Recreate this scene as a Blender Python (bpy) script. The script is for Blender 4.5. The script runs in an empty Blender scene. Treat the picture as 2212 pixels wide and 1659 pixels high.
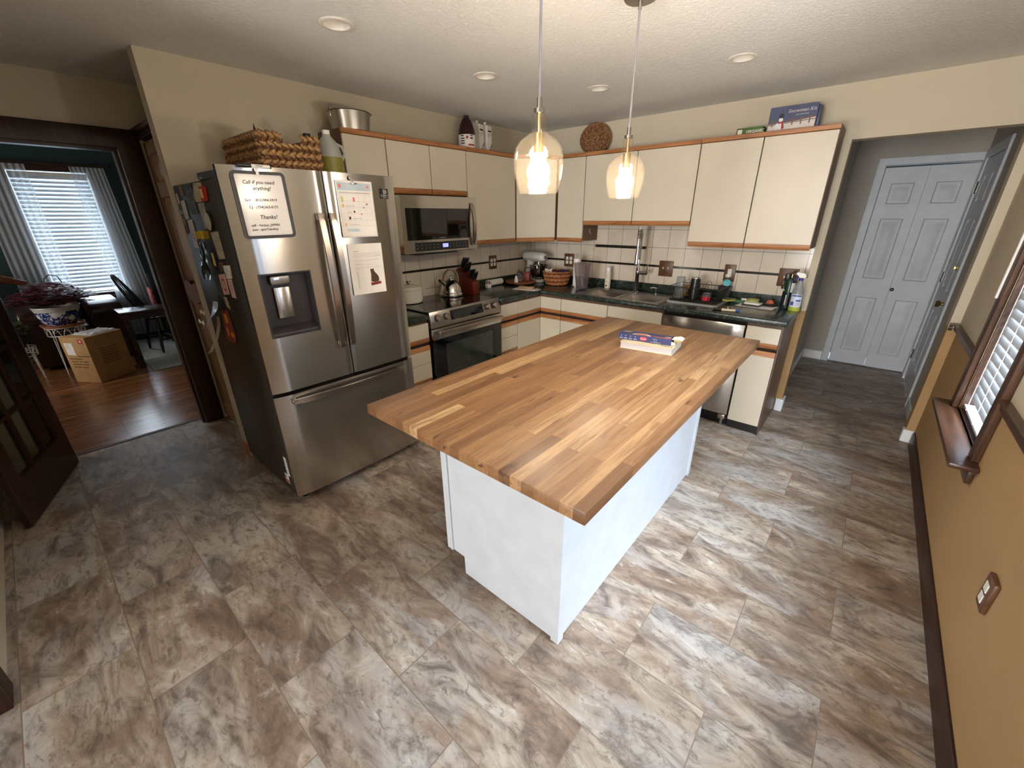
import bpy, bmesh, math, random
from mathutils import Vector, Matrix
random.seed(7)
SC = bpy.context.scene
COL = SC.collection
PI = math.pi

# ------------------------------------------------------------------ camera
cam_d = bpy.data.cameras.new('camera'); cam = bpy.data.objects.new('camera', cam_d); COL.objects.link(cam)
cam_d.sensor_fit = 'HORIZONTAL'; cam_d.sensor_width = 36.0
cam_d.lens = 880.4 / 2212 * 36.0
cam_d.clip_start = 0.02; cam_d.clip_end = 60
_yw, _pt, _rl = 0.7079, -0.3907, -0.0070
_f = Vector((-math.sin(_yw)*math.cos(_pt), math.cos(_yw)*math.cos(_pt), math.sin(_pt)))
_r0 = Vector((math.cos(_yw), math.sin(_yw), 0)); _u0 = _r0.cross(_f)
_r = math.cos(_rl)*_r0 + math.sin(_rl)*_u0; _u = -math.sin(_rl)*_r0 + math.cos(_rl)*_u0
cam.matrix_world = Matrix(((_r.x, _u.x, -_f.x, 3.1122), (_r.y, _u.y, -_f.y, -3.9884), (_r.z, _u.z, -_f.z, 1.6038), (0, 0, 0, 1)))
SC.camera = cam

# ------------------------------------------------------------------ world, daylight at the windows, added ceiling fill, exposure
W_ = bpy.data.worlds.new('world'); SC.world = W_; W_.use_nodes = True
_bg = W_.node_tree.nodes['Background']; _bg.inputs[0].default_value = (0.62, 0.78, 1.0, 1); _bg.inputs[1].default_value = 1.6
SC.view_settings.view_transform = 'Standard'; SC.view_settings.look = 'None'
SC.view_settings.gamma = 1.0; SC.view_settings.use_curve_mapping = False
SC.view_settings.exposure = 0.82
try:
    SC.cycles.use_denoising = True
    SC.cycles.max_bounces = 10; SC.cycles.transparent_max_bounces = 16
    SC.cycles.sample_clamp_indirect = 6.0
except Exception: pass

def area(name, loc, direction, sx, sy, power, color, spread=180):
    l = bpy.data.lights.new(name, 'AREA'); l.shape = 'RECTANGLE'; l.size = sx; l.size_y = sy; l.energy = power; l.color = color
    o = bpy.data.objects.new(name, l); COL.objects.link(o); o.location = loc; l.spread = math.radians(spread)
    o.rotation_euler = Vector(direction).to_track_quat('-Z', 'Y').to_euler()
    return o
DAY = (0.80, 0.90, 1.0)
area('daylight_patio_door', (2.75, -9.30, 1.10), (0, 1, 0.06), 1.50, 2.0, 95, (1.0, 0.985, 0.965), 120)
area('daylight_sky_right', (4.95, -2.2, 4.0), (-0.9, 0, -1.25), 5.6, 2.8, 2050, (0.76, 0.88, 1.0))
area('daylight_ground_right', (4.6, -2.4, 0.15), (-1.0, 0.1, 0.75), 4.0, 1.2, 420, (0.92, 0.95, 1.0))  # upward light added low outside to brighten the ceiling
area('daylight_dining_window', (-4.95, -3.40, 1.42), (1, 0, 0), 0.80, 1.45, 26, (0.80, 0.92, 1.0))
area('daylight_dining_side_window', (-2.9, -6.35, 1.5), (0, 1, 0), 1.2, 1.2, 30, (1.0, 0.92, 0.8))
BULB = 124.0            # radiance of the two pendant bulbs

# ------------------------------------------------------------------ materials
def lin(c):
    out = []
    for v in c[:3]:
        v = v/255.0
        out.append(v/12.92 if v <= 0.04045 else ((v+0.055)/1.055)**2.4)
    return (out[0], out[1], out[2], 1.0)
class NT:
    def __init__(s, name):
        s.m = bpy.data.materials.new(name); s.m.use_nodes = True; s.t = s.m.node_tree
        s.p = s.t.nodes['Principled BSDF']; s.o = s.t.nodes['Material Output']
        s.tc = None
    def n(s, typ, **kw):
        nd = s.t.nodes.new(typ)
        for k, v in kw.items(): setattr(nd, k, v)
        return nd
    def l(s, a, b): s.t.links.new(a, b)
    def coord(s, which='Object'):
        if s.tc is None: s.tc = s.n('ShaderNodeTexCoord')
        return s.tc.outputs[which]
    def mapping(s, loc=(0,0,0), rot=(0,0,0), scale=(1,1,1), src=None):
        mp = s.n('ShaderNodeMapping')
        mp.inputs['Location'].default_value = loc; mp.inputs['Rotation'].default_value = rot; mp.inputs['Scale'].default_value = scale
        s.l(src or s.coord(), mp.inputs['Vector']); return mp.outputs['Vector']
    def noise(s, vec, scale, detail=4, rough=0.55, dist=0.0):
        nd = s.n('ShaderNodeTexNoise'); nd.inputs['Scale'].default_value = scale; nd.inputs['Detail'].default_value = detail
        nd.inputs['Roughness'].default_value = rough; nd.inputs['Distortion'].default_value = dist
        s.l(vec, nd.inputs['Vector']); return nd
    def ramp(s, fac, stops):
        r = s.n('ShaderNodeValToRGB'); e = r.color_ramp.elements
        while len(e) < len(stops): e.new(0.5)
        for i, (p, c) in enumerate(stops):
            e[i].position = p; e[i].color = lin(c) if max(c) > 3 else (c[0], c[1], c[2], 1)
        s.l(fac, r.inputs['Fac']); return r.outputs['Color']
    def mix(s, fac, a, b, mode='MIX'):
        m = s.n('ShaderNodeMix', data_type='RGBA', blend_type=mode)
        for sock, v in ((m.inputs[0], fac), (m.inputs[6], a), (m.inputs[7], b)):
            if hasattr(v, 'is_output'): s.l(v, sock)
            elif isinstance(v, (int, float)): sock.default_value = v
            else: sock.default_value = lin(v) if max(v) > 3 else (v[0], v[1], v[2], 1)
        return m.outputs[2]
    def math(s, op, a, b=None):
        m = s.n('ShaderNodeMath', operation=op)
        for i, v in enumerate((a, b)):
            if v is None: continue
            if hasattr(v, 'is_output'): s.l(v, m.inputs[i])
            else: m.inputs[i].default_value = v
        return m.outputs[0]
    def bump(s, h, strength=0.2, dist=0.01):
        b = s.n('ShaderNodeBump'); b.inputs['Strength'].default_value = strength; b.inputs['Distance'].default_value = dist
        s.l(h, b.inputs['Height']); s.l(b.outputs[0], s.p.inputs['Normal'])
    def base(s, c): 
        if hasattr(c, 'is_output'): s.l(c, s.p.inputs['Base Color'])
        else: s.p.inputs['Base Color'].default_value = lin(c)
    def set(s, **kw):
        for k, v in kw.items():
            s.p.inputs[k.replace('_', ' ')].default_value = v
MATS = {}
def M(name, rgb, rough=0.5, metal=0.0, var=0.06, scale=9.0, bump=0.0, bscale=60.0, coat=0.0, spec=0.5, stretch=(1,1,1)):
    """plain surface with a little procedural unevenness"""
    if name in MATS: return MATS[name]
    t = NT(name); v = t.mapping(scale=stretch)
    n = t.noise(v, scale, 3)
    dark = tuple(max(2, c*(1-var)) for c in rgb); lite = tuple(min(255, c*(1+var)+1) for c in rgb)
    t.base(t.ramp(n.outputs['Fac'], [(0.3, dark), (0.7, lite)]))
    t.set(Roughness=rough, Metallic=metal, Coat_Weight=coat, Specular_IOR_Level=spec)
    if bump > 0:
        n2 = t.noise(v, bscale, 3); t.bump(n2.outputs['Fac'], bump, 0.01)
    MATS[name] = t.m
    return t.m
def wood(name, c0, c1, c2, axis='x', rough=0.4, scale=1.0, coat=0.0):
    """streaky grain running along one axis"""
    if name in MATS: return MATS[name]
    t = NT(name); st = {'x': (1.2, 16, 16), 'y': (16, 1.2, 16), 'z': (16, 16, 1.2)}[axis]
    v = t.mapping(scale=tuple(a*scale for a in st))
    n = t.noise(v, 2.2, 6, 0.6, 1.2); n2 = t.noise(v, 9, 3, 0.6)
    c = t.ramp(n.outputs['Fac'], [(0.28, c0), (0.5, c1), (0.72, c2)])
    c = t.mix(t.ramp(n2.outputs['Fac'], [(0.45, (0,0,0)), (0.75, (0.35,0.35,0.35))]), c, c0)
    t.base(c); t.set(Roughness=rough, Coat_Weight=coat); t.bump(n2.outputs['Fac'], 0.06, 0.004)
    MATS[name] = t.m
    return t.m
def glassy(name, tint=(255,255,255), rough=0.02, refl=1.0, bump=0.0, bscale=40, opacity=0.0, body=(230,230,230)):
    """thin clear wall: see-through with a Fresnel reflection; opacity adds body colour"""
    if name in MATS: return MATS[name]
    t = NT(name); t.t.nodes.remove(t.p)
    tr = t.n('ShaderNodeBsdfTransparent'); tr.inputs[0].default_value = lin(tint)
    gl = t.n('ShaderNodeBsdfGlossy'); gl.inputs['Roughness'].default_value = rough
    fr = t.n('ShaderNodeFresnel'); ge = t.n('ShaderNodeNewGeometry')
    # the wall is thin: both faces reflect like air to glass
    t.l(t.math('ADD', t.math('MULTIPLY', ge.outputs['Backfacing'], 1/1.45-1.45), 1.45), fr.inputs['IOR'])
    if bump > 0:
        n = t.noise(t.mapping(), bscale, 2); b = t.n('ShaderNodeBump'); b.inputs['Strength'].default_value = bump; b.inputs['Distance'].default_value = 0.004
        t.l(n.outputs['Fac'], b.inputs['Height']); t.l(b.outputs[0], gl.inputs['Normal']); t.l(b.outputs[0], fr.inputs['Normal'])
    f = t.math('MULTIPLY', fr.outputs[0], refl)
    mx = t.n('ShaderNodeMixShader'); t.l(f, mx.inputs[0]); t.l(tr.outputs[0], mx.inputs[1]); t.l(gl.outputs[0], mx.inputs[2])
    out = mx.outputs[0]
    if opacity > 0:
        df = t.n('ShaderNodeBsdfTranslucent'); df.inputs[0].default_value = lin(body)
        d2 = t.n('ShaderNodeBsdfDiffuse'); d2.inputs[0].default_value = lin(body)
        m0 = t.n('ShaderNodeMixShader'); m0.inputs[0].default_value = 0.6; t.l(df.outputs[0], m0.inputs[1]); t.l(d2.outputs[0], m0.inputs[2])
        m2 = t.n('ShaderNodeMixShader'); m2.inputs[0].default_value = opacity; t.l(out, m2.inputs[1]); t.l(m0.outputs[0], m2.inputs[2]); out = m2.outputs[0]
    t.l(out, t.o.inputs['Surface'])
    MATS[name] = t.m
    return t.m
def glow(name, rgb, strength):
    if name in MATS: return MATS[name]
    t = NT(name); t.base((250, 245, 235)); n = t.noise(t.mapping(), 30, 2)
    c = t.ramp(n.outputs['Fac'], [(0.2, rgb), (0.8, tuple(min(255, v+6) for v in rgb))])
    t.l(c, t.p.inputs['Emission Color']); t.set(Emission_Strength=strength)
    MATS[name] = t.m
    return t.m

# ------------------------------------------------------------------ mesh building
class MB:
    def __init__(s, *mats):
        s.bm = bmesh.new(); s.mats = list(mats); s.cur = 0; s.T = Matrix.Identity(4)
    def use(s, mat):
        if mat not in s.mats: s.mats.append(mat)
        s.cur = s.mats.index(mat); return s
    def V(s, co): return s.bm.verts.new(s.T @ Vector(co))
    def F(s, vs):
        try: f = s.bm.faces.new(vs)
        except ValueError: return None
        f.material_index = s.cur; return f
    def poly(s, pts): return s.F([s.V(p) for p in pts])
    def box(s, x0, x1, y0, y1, z0, z1, bev=0.0, seg=2):
        if x0 > x1: x0, x1 = x1, x0
        if y0 > y1: y0, y1 = y1, y0
        if z0 > z1: z0, z1 = z1, z0
        v = [s.V((x, y, z)) for x in (x0, x1) for y in (y0, y1) for z in (z0, z1)]
        fs = [s.F([v[i] for i in q]) for q in ((0,1,3,2),(4,6,7,5),(0,4,5,1),(2,3,7,6),(0,2,6,4),(1,5,7,3))]
        if bev > 0:
            es = list({e for f in fs for e in f.edges})
            bmesh.ops.bevel(s.bm, geom=es, offset=bev, segments=seg, profile=0.5, affect='EDGES', clamp_overlap=True, material=-1)
        return s
    def prism(s, pts, d0, d1, axis='z', bev=0.0, seg=2):
        """polygon pts (2-D) pushed from d0 to d1 along axis; axis x: (y,z), y: (x,z), z: (x,y)"""
        def P(a, b, d): return {'z': (a, b, d), 'y': (a, d, b), 'x': (d, a, b)}[axis]
        lo = [s.V(P(a, b, d0)) for a, b in pts]; hi = [s.V(P(a, b, d1)) for a, b in pts]
        fs = [s.F(lo[::-1]), s.F(hi)]; k = len(pts)
        for i in range(k): fs.append(s.F([lo[i], lo[(i+1) % k], hi[(i+1) % k], hi[i]]))
        if bev > 0:
            es = list({e for f in fs if f for e in f.edges})
            bmesh.ops.bevel(s.bm, geom=es, offset=bev, segments=seg, profile=0.5, affect='EDGES', clamp_overlap=True, material=-1)
        return s
    def lathe(s, prof, c=(0,0,0), n=28, axis=None, cap0=True, cap1=True, sx=1, sy=1):
        """profile [(r, h)] turned about axis through c"""
        q = Vector(axis).to_track_quat('Z', 'Y').to_matrix() if axis is not None else Matrix.Identity(3)
        c = Vector(c); rings = []
        for r, h in prof:
            rings.append([s.V(c + q @ Vector((r*sx*math.cos(2*PI*i/n), r*sy*math.sin(2*PI*i/n), h))) for i in range(n)])
        for a, b in zip(rings, rings[1:]):
            for i in range(n): s.F([a[i], a[(i+1) % n], b[(i+1) % n], b[i]])
        if cap0 and prof[0][0] > 1e-6: s.F(rings[0][::-1])
        if cap1 and prof[-1][0] > 1e-6: s.F(rings[-1])
        return s
    def cyl(s, p0, p1, r0, r1=None, n=16, cap=True):
        p0 = Vector(p0); p1 = Vector(p1); L = (p1-p0).length
        return s.lathe([(r0, 0), (r0 if r1 is None else r1, L)], p0, n, (p1-p0), cap, cap)
    def tube(s, pts, r, n=8, closed=False, flat=None, cap=True):
        """round bar through points; flat=(w,h) makes it a flat bar; r may be a list"""
        pts = [Vector(p) for p in pts]; k = len(pts); rings = []; up = None
        for i, p in enumerate(pts):
            a = pts[(i-1) % k] if (closed or i > 0) else p; b = pts[(i+1) % k] if (closed or i < k-1) else p
            d = (b-a).normalized()
            if up is None:
                up = Vector((0, 0, 1)) if abs(d.z) < 0.9 else Vector((0, 1, 0))
            up = (up - d*up.dot(d))
            if up.length < 1e-6: up = d.orthogonal()
            up.normalize(); sd = d.cross(up)
            rr = r[i] if isinstance(r, (list, tuple)) else r
            if flat:
                w, h = flat[0]/2, flat[1]/2
                ring = [s.V(p + sd*x + up*y) for x, y in ((-w, -h), (w, -h), (w, h), (-w, h))]
            else:
                ring = [s.V(p + rr*(math.cos(2*PI*j/n)*sd + math.sin(2*PI*j/n)*up)) for j in range(n)]
            rings.append(ring)
        m = len(rings[0]); rng = range(k if closed else k-1)
        for i in rng:
            a, b = rings[i], rings[(i+1) % k]
            for j in range(m): s.F([a[j], a[(j+1) % m], b[(j+1) % m], b[j]])
        if cap and not closed:
            s.F(rings[0][::-1]); s.F(rings[-1])
        return s
    def solid(s, us, vs, filled, w0, w1, axes='xyz', front=None):
        """slab of grid cells (u,v) between w0 and w1; cells with filled(uc,vc) False are holes. axes: which world axis u,v,w are"""
        def P(u, v, w):
            d = dict(zip(axes, (u, v, w))); return (d['x'], d['y'], d['z'])
        nu, nv = len(us), len(vs); lo = {}; hi = {}
        fl = [[filled((us[i]+us[i+1])/2, (vs[j]+vs[j+1])/2) for j in range(nv-1)] for i in range(nu-1)]
        def g(dic, i, j, w):
            if (i, j) not in dic: dic[i, j] = s.V(P(us[i], vs[j], w if not callable(w) else w(us[i], vs[j])))
            return dic[i, j]
        for i in range(nu-1):
            for j in range(nv-1):
                if not fl[i][j]: continue
                q = ((i, j), (i+1, j), (i+1, j+1), (i, j+1))
                s.F([g(lo, a, b, w0) for a, b in q][::-1]); s.F([g(hi, a, b, w1) for a, b in q])
                for (a, b), (di, dj) in zip(zip(q, q[1:]+q[:1]), ((0, -1), (1, 0), (0, 1), (-1, 0))):
                    ii, jj = i+di, j+dj
                    if 0 <= ii < nu-1 and 0 <= jj < nv-1 and fl[ii][jj]: continue
                    s.F([g(lo, *a, w0), g(lo, *b, w0), g(hi, *b, w1), g(hi, *a, w1)])
        return s
    def soften(s, off, seg=2, ang=0.6):
        bmesh.ops.recalc_face_normals(s.bm, faces=s.bm.faces[:])
        bmesh.ops.dissolve_limit(s.bm, angle_limit=0.01, verts=s.bm.verts[:], edges=s.bm.edges[:])
        es = [e for e in s.bm.edges if len(e.link_faces) == 2 and e.calc_face_angle(0) > ang]
        if es: bmesh.ops.bevel(s.bm, geom=es, offset=off, segments=seg, profile=0.5, affect='EDGES', clamp_overlap=True, material=-1)
        return s
    def text(s, body, size, o, x, y, align='LEFT', off=0.0, shear=0.0, bold=0.0):
        """flat lettering: origin o, reading direction x, up direction y"""
        cu = bpy.data.curves.new('t', 'FONT'); cu.body = body; cu.size = size; cu.align_x = align; cu.shear = shear; cu.offset = bold; cu.resolution_u = 2
        ob = bpy.data.objects.new('t', cu); COL.objects.link(ob)
        me = bpy.data.meshes.new_from_object(ob.evaluated_get(bpy.context.evaluated_depsgraph_get()))
        x = Vector(x).normalized(); y = Vector(y).normalized(); nn = x.cross(y); o = Vector(o)
        vs = [s.V(o + x*v.co.x + y*v.co.y + nn*off) for v in me.vertices]
        for p in me.polygons: s.F([vs[i] for i in p.vertices])
        bpy.data.objects.remove(ob); bpy.data.curves.remove(cu); bpy.data.meshes.remove(me)
        return s
    def build(s, name, parent=None, smooth=35, keep_normals=False):
        if not keep_normals: bmesh.ops.recalc_face_normals(s.bm, faces=s.bm.faces[:])
        me = bpy.data.meshes.new(name)
        off = OFF.get(root_of(parent).name) if parent is not None else None
        if off is not None:
            for v in s.bm.verts: v.co -= off
        s.bm.to_mesh(me); s.bm.free()
        for m in s.mats: me.materials.append(m)
        if smooth:
            me.polygons.foreach_set('use_smooth', [True]*len(me.polygons)); me.set_sharp_from_angle(angle=math.radians(smooth))
        o = bpy.data.objects.new(name, me); COL.objects.link(o)
        if parent is not None: o.parent = parent
        return o
OFF = {}
def root_of(o):
    while o.parent is not None: o = o.parent
    return o
def thing(name, label, cat, loc=(0,0,0), rz=0.0, group=None, world=False, rot=None):
    """an Empty at the thing's base; world=True: its parts are given in room coordinates"""
    o = bpy.data.objects.new(name, None); COL.objects.link(o); o.empty_display_size = 0.05
    o.location = loc; o.rotation_euler = rot or (0, 0, rz)
    o['label'] = label; o['category'] = cat
    if group: o['group'] = group
    if world: OFF[o.name] = Vector(loc)
    return o
def tag(o, label, cat, group=None):
    o['label'] = label; o['category'] = cat
    if group: o['group'] = group
    return o
def struct(mb, name, parent=None, smooth=35):
    o = mb.build(name, parent, smooth)
    if parent is None: o['kind'] = 'structure'
    return o
def copy_thing(src, loc, rz=None, label=None, group=None, rot=None):
    r = src.copy(); COL.objects.link(r); r.location = loc
    if rz is not None: r.rotation_euler = (0, 0, rz)
    if rot is not None: r.rotation_euler = rot
    if label: r['label'] = label
    if group: r['group'] = group
    for ch in list(src.children):
        c = ch.copy(); COL.objects.link(c); c.parent = r
        for g in list(ch.children):
            d = g.copy(); COL.objects.link(d); d.parent = c
    return r
def wallbox(mb, wall, u0, u1, d0, d1, z0, z1, bev=0.0, seg=2):
    """box against wall A (x=0, u = -y) or B (y=0, u = x); d is distance from the wall"""
    if wall == 'B': return mb.box(u0, u1, -d1, -d0, z0, z1, bev, seg)
    return mb.box(d0, d1, -u1, -u0, z0, z1, bev, seg)
# ------------------------------------------------------------------ shared materials
H = 2.4153
def mat_floor():
    t = NT('stone_tile')
    v = t.mapping(loc=(-3.046+0.305+0.61*20, 2.58+0.31*20, 0))
    br = t.n('ShaderNodeTexBrick'); br.offset = 0.5; br.offset_frequency = 2
    br.inputs['Color1'].default_value = (0, 0, 0, 1); br.inputs['Color2'].default_value = (1, 1, 1, 1); br.inputs['Mortar'].default_value = (0, 0, 0, 1)
    br.inputs['Scale'].default_value = 1; br.inputs['Mortar Size'].default_value = 0.0022; br.inputs['Mortar Smooth'].default_value = 0.2
    br.inputs['Brick Width'].default_value = 0.61; br.inputs['Row Height'].default_value = 0.31
    t.l(v, br.inputs['Vector'])
    rnd = br.outputs['Color']; mort = br.outputs['Fac']
    # every tile reads its own patch of the stone print
    sc = t.n('ShaderNodeVectorMath', operation='SCALE'); sc.inputs['Scale'].default_value = 37.0; t.l(rnd, sc.inputs[0])
    add = t.n('ShaderNodeVectorMath', operation='ADD'); t.l(t.coord(), add.inputs[0]); t.l(sc.outputs[0], add.inputs[1])
    vr = t.mapping(rot=(0, 0, math.radians(-14)), scale=(1.0, 2.3, 1), src=add.outputs[0])
    n1 = t.noise(vr, 1.7, 8, 0.64, 0.9); n2 = t.noise(vr, 3.6, 10, 0.70, 1.6); n3 = t.noise(vr, 1.3, 4, 0.55, 0.6); n4 = t.noise(vr, 17, 6, 0.7, 0.7)
    c = t.ramp(n1.outputs['Fac'], [(0.30, (110, 88, 72)), (0.44, (146, 123, 104)), (0.53, (172, 152, 132)), (0.70, (200, 187, 170))])
    c = t.mix(t.ramp(n3.outputs['Fac'], [(0.48, (0,0,0)), (0.64, (0.75,0.75,0.75))]), c, (186, 179, 172))
    vein = t.ramp(n2.outputs['Fac'], [(0.34, (1,1,1)), (0.46, (0.35,0.35,0.35)), (0.53, (0,0,0)), (0.60, (0,0,0))])
    c = t.mix(t.mix(1.0, vein, (0.85, 0.85, 0.85), 'MULTIPLY'), c, (88, 72, 62))
    lite = t.ramp(n2.outputs['Fac'], [(0.58, (0,0,0)), (0.70, (0.7,0.7,0.7))])
    c = t.mix(lite, c, (218, 210, 198))
    fleck = t.ramp(n4.outputs['Fac'], [(0.36, (0.7,0.7,0.7)), (0.47, (0,0,0))])
    c = t.mix(fleck, c, (104, 88, 76))
    tl = t.ramp(t.math('FRACT', t.math('MULTIPLY', rnd, 7.3)), [(0.0, (0.84,0.86,0.88)), (1.0, (1.0,1.01,1.03))])
    c = t.mix(1.0, c, tl, 'MULTIPLY')
    c = t.mix(mort, c, (128, 112, 96))
    t.base(c)
    r = t.ramp(n1.outputs['Fac'], [(0.3, (0.42,0.42,0.42)), (0.7, (0.52,0.52,0.52))]); t.l(r, t.p.inputs['Roughness'])
    h = t.math('SUBTRACT', t.math('MULTIPLY', n2.outputs['Fac'], 0.25), mort); t.bump(h, 0.25, 0.004)
    MATS['stone_tile'] = t.m; return t.m
def mat_planks(name, c0, c1, c2, row=0.083, length=1.1, along='y', rough=0.3, gap=(52, 28, 18)):
    t = NT(name); rot = (0, 0, PI/2) if along == 'y' else (0, 0, 0)
    v = t.mapping(loc=(30.3, 30.17, 0), rot=rot)
    br = t.n('ShaderNodeTexBrick'); br.offset = 0.37; br.offset_frequency = 3
    br.inputs['Color1'].default_value = (0, 0, 0, 1); br.inputs['Color2'].default_value = (1, 1, 1, 1); br.inputs['Mortar'].default_value = (0, 0, 0, 1)
    br.inputs['Scale'].default_value = 1; br.inputs['Mortar Size'].default_value = 0.0012; br.inputs['Brick Width'].default_value = length; br.inputs['Row Height'].default_value = row
    t.l(v, br.inputs['Vector'])
    sc = t.n('ShaderNodeVectorMath', operation='SCALE'); sc.inputs['Scale'].default_value = 23.0; t.l(br.outputs['Color'], sc.inputs[0])
    add = t.n('ShaderNodeVectorMath', operation='ADD'); t.l(v, add.inputs[0]); t.l(sc.outputs[0], add.inputs[1])
    g = t.noise(t.mapping(scale=(1.6, 26, 26), src=add.outputs[0]), 1.6, 7, 0.62, 1.0)
    c = t.ramp(g.outputs['Fac'], [(0.3, c0), (0.5, c1), (0.7, c2)])
    c = t.mix(1.0, c, t.ramp(br.outputs['Color'], [(0, (0.72,0.70,0.68)), (1, (1.15,1.12,1.10))]), 'MULTIPLY')
    c = t.mix(br.outputs['Fac'], c, gap)
    t.base(c); t.set(Roughness=rough); t.bump(t.math('MULTIPLY', br.outputs['Fac'], -1), 0.2, 0.002)
    MATS[name] = t.m; return t.m
def mat_butcher():
    t = NT('butcher_block')
    v = t.mapping(loc=(30.2, 30.35, 0), rot=(0, 0, PI/2))
    br = t.n('ShaderNodeTexBrick'); br.offset = 0.41; br.offset_frequency = 2; br.squash = 0.62; br.squash_frequency = 3
    br.inputs['Color1'].default_value = (0, 0, 0, 1); br.inputs['Color2'].default_value = (1, 1, 1, 1); br.inputs['Mortar'].default_value = (0.3, 0.3, 0.3, 1)
    br.inputs['Scale'].default_value = 1; br.inputs['Mortar Size'].default_value = 0.0005; br.inputs['Brick Width'].default_value = 0.86; br.inputs['Row Height'].default_value = 0.043
    t.l(v, br.inputs['Vector']); rnd = br.outputs['Color']
    sc = t.n('ShaderNodeVectorMath', operation='SCALE'); sc.inputs['Scale'].default_value = 19.0; t.l(rnd, sc.inputs[0])
    add = t.n('ShaderNodeVectorMath', operation='ADD'); t.l(v, add.inputs[0]); t.l(sc.outputs[0], add.inputs[1])
    g = t.noise(t.mapping(scale=(2.0, 30, 30), src=add.outputs[0]), 1.5, 8, 0.62, 1.1)
    kn = t.noise(t.mapping(scale=(3.5, 16, 16), src=add.outputs[0]), 1.2, 3, 0.5, 0.8)
    c = t.ramp(rnd, [(0.0, (116, 82, 54)), (0.14, (142, 102, 68)), (0.45, (157, 116, 77)), (0.75, (168, 127, 86)), (0.90, (184, 144, 101)), (1.0, (204, 168, 122))])
    c = t.mix(t.ramp(g.outputs['Fac'], [(0.36, (0.6,0.6,0.6)), (0.58, (0,0,0))]), c, (108, 70, 42))
    c = t.mix(t.ramp(kn.outputs['Fac'], [(0.27, (0.85,0.85,0.85)), (0.36, (0,0,0))]), c, (74, 42, 26))
    c = t.mix(t.math('MULTIPLY', br.outputs['Fac'], 0.55), c, (96, 60, 36))
    t.base(c); t.set(Roughness=0.42, Coat_Weight=0.06, Coat_Roughness=0.3); t.bump(g.outputs['Fac'], 0.05, 0.002)
    MATS['butcher_block'] = t.m; return t.m
def mat_tile():
    """square cream wall tile with a thin black liner row; works on both walls (u from x+y)"""
    t = NT('wall_tile')
    sx = t.n('ShaderNodeSeparateXYZ'); t.l(t.coord(), sx.inputs[0])
    u = t.math('SUBTRACT', sx.outputs['X'], sx.outputs['Y'])
    cx = t.n('ShaderNodeCombineXYZ'); t.l(u, cx.inputs[0])
    # rows are counted from the liner up and down
    above = t.math('GREATER_THAN', sx.outputs['Z'], 1.152)
    z2 = t.math('ADD', sx.outputs['Z'], t.math('MULTIPLY', above, -0.018))
    t.l(z2, cx.inputs[1])
    v = t.mapping(loc=(0.1565*20-0.0755, 0.1585*20-1.143, 0), src=cx.outputs[0])
    br = t.n('ShaderNodeTexBrick'); br.offset = 0.0
    br.inputs['Color1'].default_value = (0, 0, 0, 1); br.inputs['Color2'].default_value = (1, 1, 1, 1); br.inputs['Scale'].default_value = 1
    br.inputs['Mortar Size'].default_value = 0.0017; br.inputs['Mortar Smooth'].default_value = 0.1; br.inputs['Brick Width'].default_value = 0.1565; br.inputs['Row Height'].default_value = 0.1585
    t.l(v, br.inputs['Vector'])
    n = t.noise(t.mapping(), 5, 3)
    c = t.ramp(n.outputs['Fac'], [(0.3, (208, 196, 178)), (0.7, (222, 212, 196))])
    c = t.mix(1.0, c, t.ramp(br.outputs['Color'], [(0, (0.96,0.95,0.94)), (1, (1.02,1.01,1.0))]), 'MULTIPLY')
    c = t.mix(br.outputs['Fac'], c, (104, 92, 84))
    ln = t.math('MULTIPLY', t.math('GREATER_THAN', sx.outputs['Z'], 1.1425), t.math('LESS_THAN', sx.outputs['Z'], 1.1615))
    c = t.mix(ln, c, (34, 30, 28))
    t.base(c); t.set(Roughness=0.16)
    n2 = t.noise(t.mapping(), 14, 2); h = t.math('SUBTRACT', t.math('MULTIPLY', n2.outputs['Fac'], 0.35), br.outputs['Fac']); t.bump(h, 0.12, 0.004)
    MATS['wall_tile'] = t.m; return t.m
def mat_counter():
    t = NT('green_laminate')
    v = t.mapping(); n = t.noise(v, 26, 8, 0.7, 1.2); n2 = t.noise(v, 90, 4, 0.7)
    c = t.ramp(n.outputs['Fac'], [(0.3, (20, 24, 23)), (0.48, (36, 44, 40)), (0.58, (52, 66, 58)), (0.72, (98, 110, 98))])
    c = t.mix(t.ramp(n2.outputs['Fac'], [(0.6, (0,0,0)), (0.72, (0.5,0.5,0.5))]), c, (96, 112, 98))
    t.base(c); t.set(Roughness=0.22); MATS['green_laminate'] = t.m; return t.m
def mat_wall(name, upper, lower, zsplit):
    t = NT(name); sx = t.n('ShaderNodeSeparateXYZ'); t.l(t.coord(), sx.inputs[0])
    n = t.noise(t.mapping(), 2.2, 4); n2 = t.noise(t.mapping(), 160, 3)
    cu = t.ramp(n.outputs['Fac'], [(0.3, tuple(c*0.97 for c in upper)), (0.7, upper)])
    if lower: 
        cl = t.ramp(n.outputs['Fac'], [(0.3, tuple(c*0.96 for c in lower)), (0.7, lower)])
        cu = t.mix(t.math('LESS_THAN', sx.outputs['Z'], zsplit), cu, cl)
    t.base(cu); t.set(Roughness=0.75); t.bump(n2.outputs['Fac'], 0.10, 0.004)
    MATS[name] = t.m; return t.m
def mat_ceiling():
    t = NT('textured_ceiling'); v = t.mapping()
    n = t.noise(v, 48, 6, 0.62, 0.8); n2 = t.noise(v, 1.5, 3)
    t.base(t.ramp(n2.outputs['Fac'], [(0.3, (232, 228, 220)), (0.7, (240, 237, 230))])); t.set(Roughness=0.9)
    t.bump(t.ramp(n.outputs['Fac'], [(0.42, (0,0,0)), (0.6, (1,1,1))]), 0.55, 0.012)
    MATS['textured_ceiling'] = t.m; return t.m
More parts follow.
